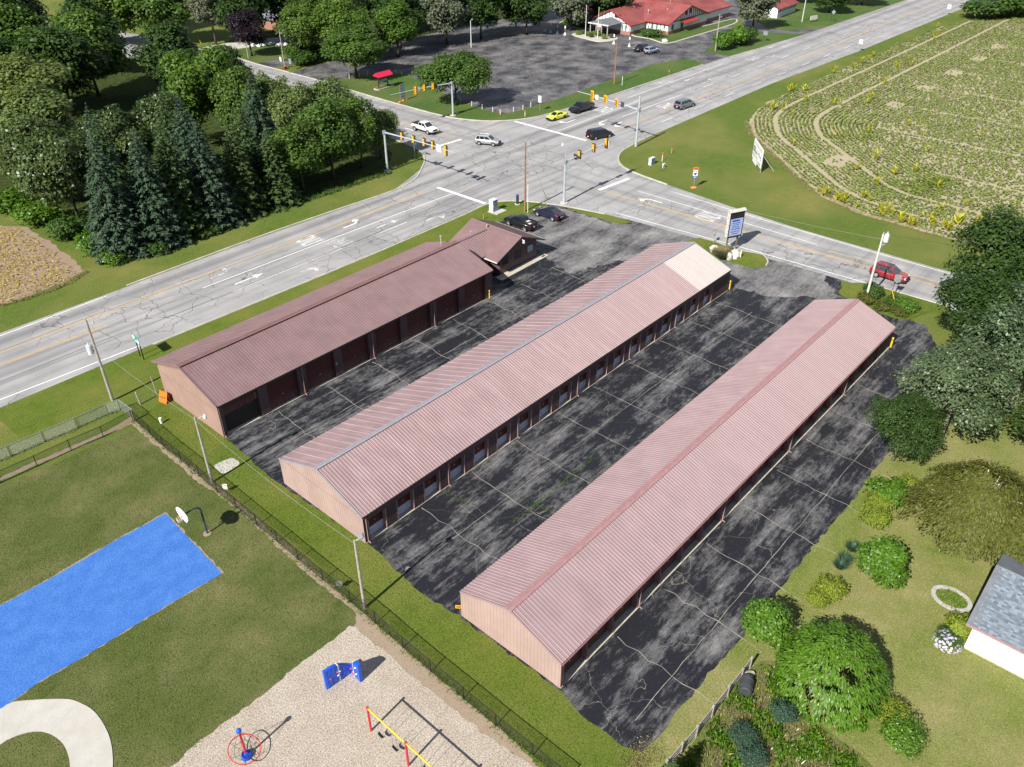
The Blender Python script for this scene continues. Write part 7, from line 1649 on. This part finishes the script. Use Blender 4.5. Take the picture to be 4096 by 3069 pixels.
for i in range(rows):
    for j in range(-1, int((HW+2*ov)/wS)+1):
        y0 = -HW-ov+j*wS+(.5 if i % 2 else .0)*wS*.7
        if y0 < -HW-ov-.01 or y0+wS > ov+.02: continue
        if y0 < -8.2: continue
        link('shingle', smm, rf, (-ov+i*ex*cs, y0, HE+.0+sl_*(i*ex*cs)), (0,-ang,0))
mb = MB(); mb.box(-ov-.12,-ov,-HW-ov,ov,HE-.15,HE-.02); obj('gutter', mb, plain('pinkish_gutter',(.38,.25,.24),.5), rt)
mb = MB(); mb.tube([(-ov-.06,-.1,HE-.15),(-ov+.1,-.1,HE-.4),(-.06,-.1,HE-.6),(-.06,-.1,.2)], .04, 6); obj('downspout', mb, plain('white_downspout',(.7,.66,.62),.5), rt)
# ---- yard plants
def weep(seed, h, rad, nleaf, lm):
    rs2 = np.random.RandomState(seed); nb = 190; st = []
    a = rs2.uniform(0,6.28,nb); r_ = rad*np.sqrt(rs2.uniform(.03,1,nb)); z0 = h*(1-.42*(r_/rad)**2)*rs2.uniform(.78,1.03,nb); ln = rs2.uniform(.7,1.9,nb)*(.5+.6*r_/rad)
    bi = rs2.randint(0,nb,nleaf); s = rs2.rand(nleaf); ox_ = np.cos(a)[bi]; oy_ = np.sin(a)[bi]
    R_ = r_[bi]*(.70+.42*s)+rs2.normal(scale=.16,size=nleaf); th = rs2.normal(scale=.30,size=nleaf)*(1.2-s*.4)
    x = ox_*R_-oy_*th*1.6; y = oy_*R_+ox_*th*1.6; z = z0[bi]+.25*np.sin(s*PI)-ln[bi]*s**1.6+rs2.normal(scale=.12,size=nleaf)
    P = np.stack([x,y,np.maximum(z,.3)],1); U = np.stack([ox_,oy_,-.5-1.4*s],1)+rs2.normal(scale=.35,size=(nleaf,3)); N = np.stack([ox_*.6,oy_*.6,np.ones(nleaf)*.8],1)+rs2.normal(scale=.4,size=(nleaf,3))
    sz = rs2.uniform(.7,1.3,nleaf); cm = leaf_mesh('crown', P, N, U, .26*sz, .085*sz, np.clip(.5+.3*rs2.normal(size=nleaf),0,1), LM[lm])
    mb = MB(); 
    for k in range(3): mb.tube([(.15*math.cos(k*2.1),.15*math.sin(k*2.1),0),(.5*math.cos(k*2.1),.5*math.sin(k*2.1),h*.5),(1.0*math.cos(k*2.1),1.0*math.sin(k*2.1),h*.93)], [.16,.10,.03], 7)
    for k in range(26): i = k*7; mb.tube([(.4*math.cos(a[i]),.4*math.sin(a[i]),h*.55),(.55*r_[i]*math.cos(a[i]),.55*r_[i]*math.sin(a[i]),z0[i]*.95),(r_[i]*.95*math.cos(a[i]),r_[i]*.95*math.sin(a[i]),z0[i]+.12)], [.06,.04,.012], 5)
    return cm, mb.mesh('trunk', M_barkp, True), h, rad
TREE['weep'] = weep(5, 7.0, 4.6, 44000, 'weep')
p = o(2105,1120,2.5); tree('weep', p[0], p[1], 7.2, 4.9, 'feathery weeping birch with white branches in the yard', 'weeping_birch', 'tree', rz=.5)
p = o(2190,1150,3); tree('weep', p[0], p[1]-2.5, 7.0, 4.4, 'second weeping birch cut by the right picture edge', 'weeping_birch', 'tree', rz=2.5)
def drooper(seed, h, rad, nleaf, lm, name='crown'):
    rs2 = np.random.RandomState(seed); nb = 420; d = rv(rs2, nb); d[:,2] = np.abs(d[:,2])**.8*np.where(rs2.rand(nb) < .9,1,-.25); C = d*np.array([rad,rad,h])*rs2.uniform(.86,1.0,(nb,1)); C[:,2] = np.maximum(C[:,2],.1)
    bi = rs2.randint(0,nb,nleaf); P = C[bi]+rs2.normal(scale=.15,size=(nleaf,3)); out = d[bi]
    U = out*np.array([1,1,.2])+np.array([0,0,-.9])+rs2.normal(scale=.35,size=(nleaf,3)); N = out+np.array([0,0,.5])+rs2.normal(scale=.3,size=(nleaf,3)); sz = rs2.uniform(.75,1.3,nleaf)
    cm = leaf_mesh(name, P, N, U, .30*sz, .10*sz, np.clip(.5+.3*rs2.normal(size=nleaf),0,1), LM[lm])
    mb = MB(); mb.tube([(0,0,0),(0,0,h*.6)], [.14,.06], 7)
    for k in range(9): mb.tube([(0,0,h*.3),tuple(C[k*7]*.9)], [.06,.02], 5)
    # inner leaf mass keeps the core shaded
    return cm, mb.mesh('trunk', M_bark2, True), h, rad
TREE['drooper'] = drooper(6, 4.6, 3.6, 16000, 'fresh')
p = o(1802,1440,2.0); tree('drooper', p[0], p[1], 4.6, 3.55, 'large rounded tree with drooping leaves in the yard', 'rounded_tree', 'tree', rz=1.0)
proto('small_tree', 91, 4.2, 1.9, 7000, .2, 'fresh', base=.06, shape='cone', lobes=26, lobe=.42)
yt = [('small_tree',(1905,1215),1.9,4.2,2.0,'fresh','small bright maple between the weeping birch and the lime hedge'),
      ('small_tree',(1658,1350),1.6,3.9,1.75,'fresh','upright leafy shrub at the lot edge left of the rounded tree'),
      ('bush_fine',(1785,1268),.6,1.3,1.25,'lime','lime green clipped shrub behind the rounded tree'),
      ('bush_fine',(1760,1290),.6,1.2,.9,'lime','smaller lime shrub touching the rounded tree'),
      ('bush_fine',(1885,1120),.7,1.4,1.3,'lime','long lime green clipped shrub beside the lot, lower half'),
      ('bush_fine',(1903,1093),.7,1.5,1.3,'lime','long lime green clipped shrub beside the lot, upper half'),
      ('bush',(1930,1068),.9,1.8,1.7,'fresh','dark green shrub between the lime shrub and the oak'),
      ('bush_fine',(1962,1048),.7,1.5,1.2,'lime','yellow-green shrub under the oak branches'),
      ('bush_fine',(1922,1545),.6,1.3,1.2,'lime','pale lime shrub at the foot of the rounded tree'),
      ('bush_fine',(1955,1582),.7,1.5,1.45,'fresh','bright green shrub beside the pale lime shrub'),
      ('bush',(2068,1358),.6,1.4,1.0,'lime','lime leaved shrub at the corner of the white house'),
      ('bush_fine',(1690,1532),.5,1.0,.9,'teal','round blue-green asparagus-like shrub in the wild garden'),
      ('bush_fine',(1620,1630),.5,.9,1.0,'teal','wispy blue-green plant at the bottom of the wild garden'),
      ('bush_fine',(1600,1590),.4,.8,1.0,'teal','wispy pale plant left of the blue-green shrub')]
for k,qq,hz,h,r,lm,lab in yt:
    p = o(qq[0],qq[1],hz); tree(k, p[0], p[1], h, r, lab, 'shrub' if h < 2.5 else 'broadleaf_tree', 'shrub' if h < 2.5 else 'tree', 'garden shrubs on the right', lm=lm)
p = o(2048,1380,.4); tree('bush_fine', p[0], p[1], .9, .95, 'lilac flowering hydrangea at the corner of the white house', 'hydrangea', 'shrub', lm='hedge')
fl_ = rv(rs, 150); fl_[:,2] = np.abs(fl_[:,2]); P = fl_*np.array([1.0,1.0,.95]); 
hyd = [x for x in bpy.data.objects if x.name.startswith('hydrangea')][0]; link('blossoms', leaf_mesh('blossoms', P, fl_, rs.normal(size=(150,3)), .22, .22, rs.rand(150), LM['flower']), hyd)
def grassclump(seed, h, nb_, lm, name='blades', wd_=.03):
    rs2 = np.random.RandomState(seed); a = rs2.uniform(0,6.28,nb_); s = rs2.uniform(.2,1,nb_); L_ = h*rs2.uniform(.6,1.1,nb_)
    P = np.stack([np.cos(a)*L_*.42*s,np.sin(a)*L_*.42*s,L_*(.52-.22*s)],1); U = np.stack([np.cos(a)*s,np.sin(a)*s,1.25-s],1); N = np.stack([-np.cos(a)*.6,-np.sin(a)*.6,np.ones(nb_)*.8],1)+rs2.normal(scale=.2,size=(nb_,3))
    return leaf_mesh(name, P, N, U, L_, wd_, rs2.rand(nb_), LM[lm])
gm1 = grassclump(1, 1.1, 420, 'teal'); gm2 = grassclump(2, 1.5, 700, 'straw', wd_=.035); gm3 = grassclump(3, 1.3, 600, 'grey', wd_=.035)
for i,qq in enumerate([(1838,1190),(1822,1215),(1812,1228)]):
    p = o(*qq); tag(link('daylily_clump', gm1, None, (p[0],p[1],0), (0,0,i*1.3)), ['upper clump of strappy blue-green leaves beside the small maple','middle clump of strappy blue-green leaves beside the small maple','lower clump of strappy blue-green leaves above the lime shrub'][i], 'plant', 'strappy leaf clumps')
for i,(x,y,m_) in enumerate([(2873,1030,gm2),(2890,1034,gm2),(2880,1022,gm3),(2866,1022,gm3),(2896,1026,gm2),(2884,1040,gm3)]):
    p = g(x,y); ob = link('ornamental_grass', m_, None, (p[0],p[1],.08), (0,0,i)); ob.scale = (1.1,1.1,1.05); tag(ob, ['straw coloured tall grass clump at the front left of the storage sign','straw coloured tall grass clump before the storage sign posts','grey-green tall grass clump at the left of the storage sign','leftmost grey-green grass clump on the sign island','straw grass clump closest to the storage sign post','front grey-green grass clump on the sign island edge'][i], 'ornamental grass', 'tall grasses under the storage sign')
p = g(2912,1012); tree('bush', p[0], p[1], .9, .6, 'small green bush behind the boulders on the sign island', 'shrub', 'shrub', lm='fresh', z=.05)
for i,(x,y,h,r) in enumerate([(3482,1190,1.8,1.2),(3455,1215,1.2,1.1),(3530,1240,.9,1.0),(3575,1222,1.0,1.1),(3620,1235,1.2,1.4),(3590,1255,.8,1.1)]):
    p = g(x,y); tree('bush', p[0], p[1], h, r, ['bush hiding the foot of the pale island pole','low bush left of the pale island pole','low weed bush at the front of the pole island','weed bush by the yellow guy guard','right-hand green bush on the pole island','front right low bush on the pole island'][i], 'shrub', 'shrub', 'bushes on the pole island', lm=['hedge','weep','weep','hedge','fresh','weep'][i], z=.05)
# wild garden growth
wp = smooth(ol([(1470,1700),(1510,1610),(1575,1510),(1640,1445),(1685,1455),(1715,1510),(1780,1590),(1850,1650),(1880,1720)]), 4)
xs = np.array(wp); bb0, bb1 = xs.min(0), xs.max(0)
def fillpoly(poly, nmax): 
    a = np.array(poly); lo, hi = a.min(0), a.max(0); q_ = rs.uniform(lo, hi, (nmax,2)); return q_[inside(q_, poly)]
stuff_pts = fillpoly(wp, 2600); k_ = ns(stuff_pts, 1.1) > .42
tufts('garden_weeds', stuff_pts[k_], .42, .12, 'fresh', 5, 'tangled green weeds of the wild garden'); tufts('garden_weeds', stuff_pts[~k_], .30, .05, 'straw', 5, 'dry stalks among the wild garden weeds')
tufts('garden_flowers', fillpoly(wp, 160), .45, .06, 'yellow', 3, 'yellow flowers scattered in the wild garden'); tufts('garden_flowers', fillpoly(wp, 120), .4, .05, 'whitef', 2, 'white flowers scattered in the wild garden')
p = o(1385,1640); tufts('pine_straw', np.array([(p[0]+rs.normal()*.9, p[1]+rs.normal()*.5) for _ in range(260)]), .12, .08, 'straw', 4, 'brown plant litter at the bottom corner of the lot')
p = o(1440,1690); TREE['spruce_small'] = TREE['spruce_b']; tree('spruce_b', p[0]-1.0, p[1]-.6, 4.2, 1.5, 'dark conifer top cut off by the bottom picture edge', 'conifer', 'tree')
# ---- grass blades over the near lawns
def lawn_blades(name, poly, dens, lm, h=.09, w=.035, label=None, cut=()):
    a = np.array(poly); ar = (a.max(0)-a.min(0)).prod(); pts_ = fillpoly(poly, int(ar*dens))
    for c_ in cut: pts_ = pts_[~inside(pts_, c_)]
    pts_ = pts_[(pts_[:,0] > -5)]
    m = len(pts_); P = np.concatenate([pts_, rs.uniform(.02,.05,(m,1))],1); U = np.stack([rs.normal(scale=.8,size=m),rs.normal(scale=.8,size=m),np.ones(m)],1); N = rs.normal(size=(m,3)); N[:,2] = np.abs(N[:,2])+.6
    ob = link(name, leaf_mesh(name, P, N, U, rs.uniform(.6,1.4,m)*h, rs.uniform(.6,1.4,m)*w, rs.rand(m), LM[lm])); return stuff(ob, label, 'grass')
LM['lawn_a'] = leaf_mat('lawn_blades', (.075,.11,.020), (.20,.24,.065), .25, .6, .2, 0)
LM['lawn_b'] = leaf_mat('strip_blades', (.075,.135,.014), (.20,.27,.04), .25, .6, .2, 0)
LM['lawn_c'] = leaf_mat('yard_blades', (.13,.17,.03), (.36,.38,.12), .25, .6, .2, 0)

lp = ol([(-100,1110),(0,1052),(285,930),(430,1045),(600,1184),(770,1329),(753,1350),(590,1480),(370,1657),(300,1657),(-100,1657)])
pathp = A_+B_[::-1]
lawn_blades('lawn_grass', lp, 55, 'lawn_a', .10, .04, 'short olive green grass of the playground lawn', [court, pathp])
sp_ = ol([(292,905),(345,872),(490,940),(612,1046),(795,1173),(1000,1335),(1215,1490),(1384,1622),(1420,1680),(1210,1660),(900,1400),(560,1112)])
lawn_blades('lawn_grass', sp_, 60, 'lawn_b', .10, .04, 'mown green grass strip behind the storage buildings', [lot])
yp_ = ol([(1384,1626),(1470,1528),(1600,1380),(1760,1175),(1885,1018),(2211,1000),(2211,1657),(1400,1657)])
lawn_blades('lawn_grass', yp_, 45, 'lawn_c', .10, .04, 'pale dry grass of the yard lawn on the right', [lot])
# weeds in the lot joints
for pts_, lab in (([(t(2,2,0,1210)[:2]),(t(2,2,190,1060)[:2]),(t(2,2,480,820)[:2]),(t(2,2,710,640)[:2])], 'green weeds along the long joint in the middle aisle'),([t(1,2,1620,930)[:2],t(1,2,1830,1040)[:2],t(1,2,1900,1045)[:2]], 'green weeds in the joint beside the middle building'),([t(2,2,0,960)[:2],t(2,2,200,1050)[:2],t(2,2,350,1115)[:2]], 'green weeds in the cross joint of the middle aisle')):
    tufts('joint_weeds', along(pts_, .07, .05), .10, .04, 'fresh', 5, lab)
# pale open joints across the aisles
jm = MB(); rj = random.Random(8)
for x in np.arange(33.5, 86, 6.1):
    for y0, y1 in ((30.2,40.2),(52.2,61.0),(11.5,19.9)):
        if y0 < 12 and x > 80: continue
        jm_pts = [(x+rj.uniform(-.18,.18)+(.5 if y0 > 50 else .25)*(k/9-.5), y0+(y1-y0)*k/9) for k in range(10)]; ribbon(jm_pts, [rj.uniform(.03,.075) for _ in range(10)], .0097, jm)
for y in (35.6, 56.3, 15.2): ribbon([(29+k*1.2, y+rj.uniform(-.06,.06)) for k in range(46)], [rj.uniform(.02,.06) for _ in range(46)], .0101, jm)
struct(obj('pavement_joint', jm, plain('joint_dirt', (.30,.275,.23), .95, .1, var=.35, scale=2)))
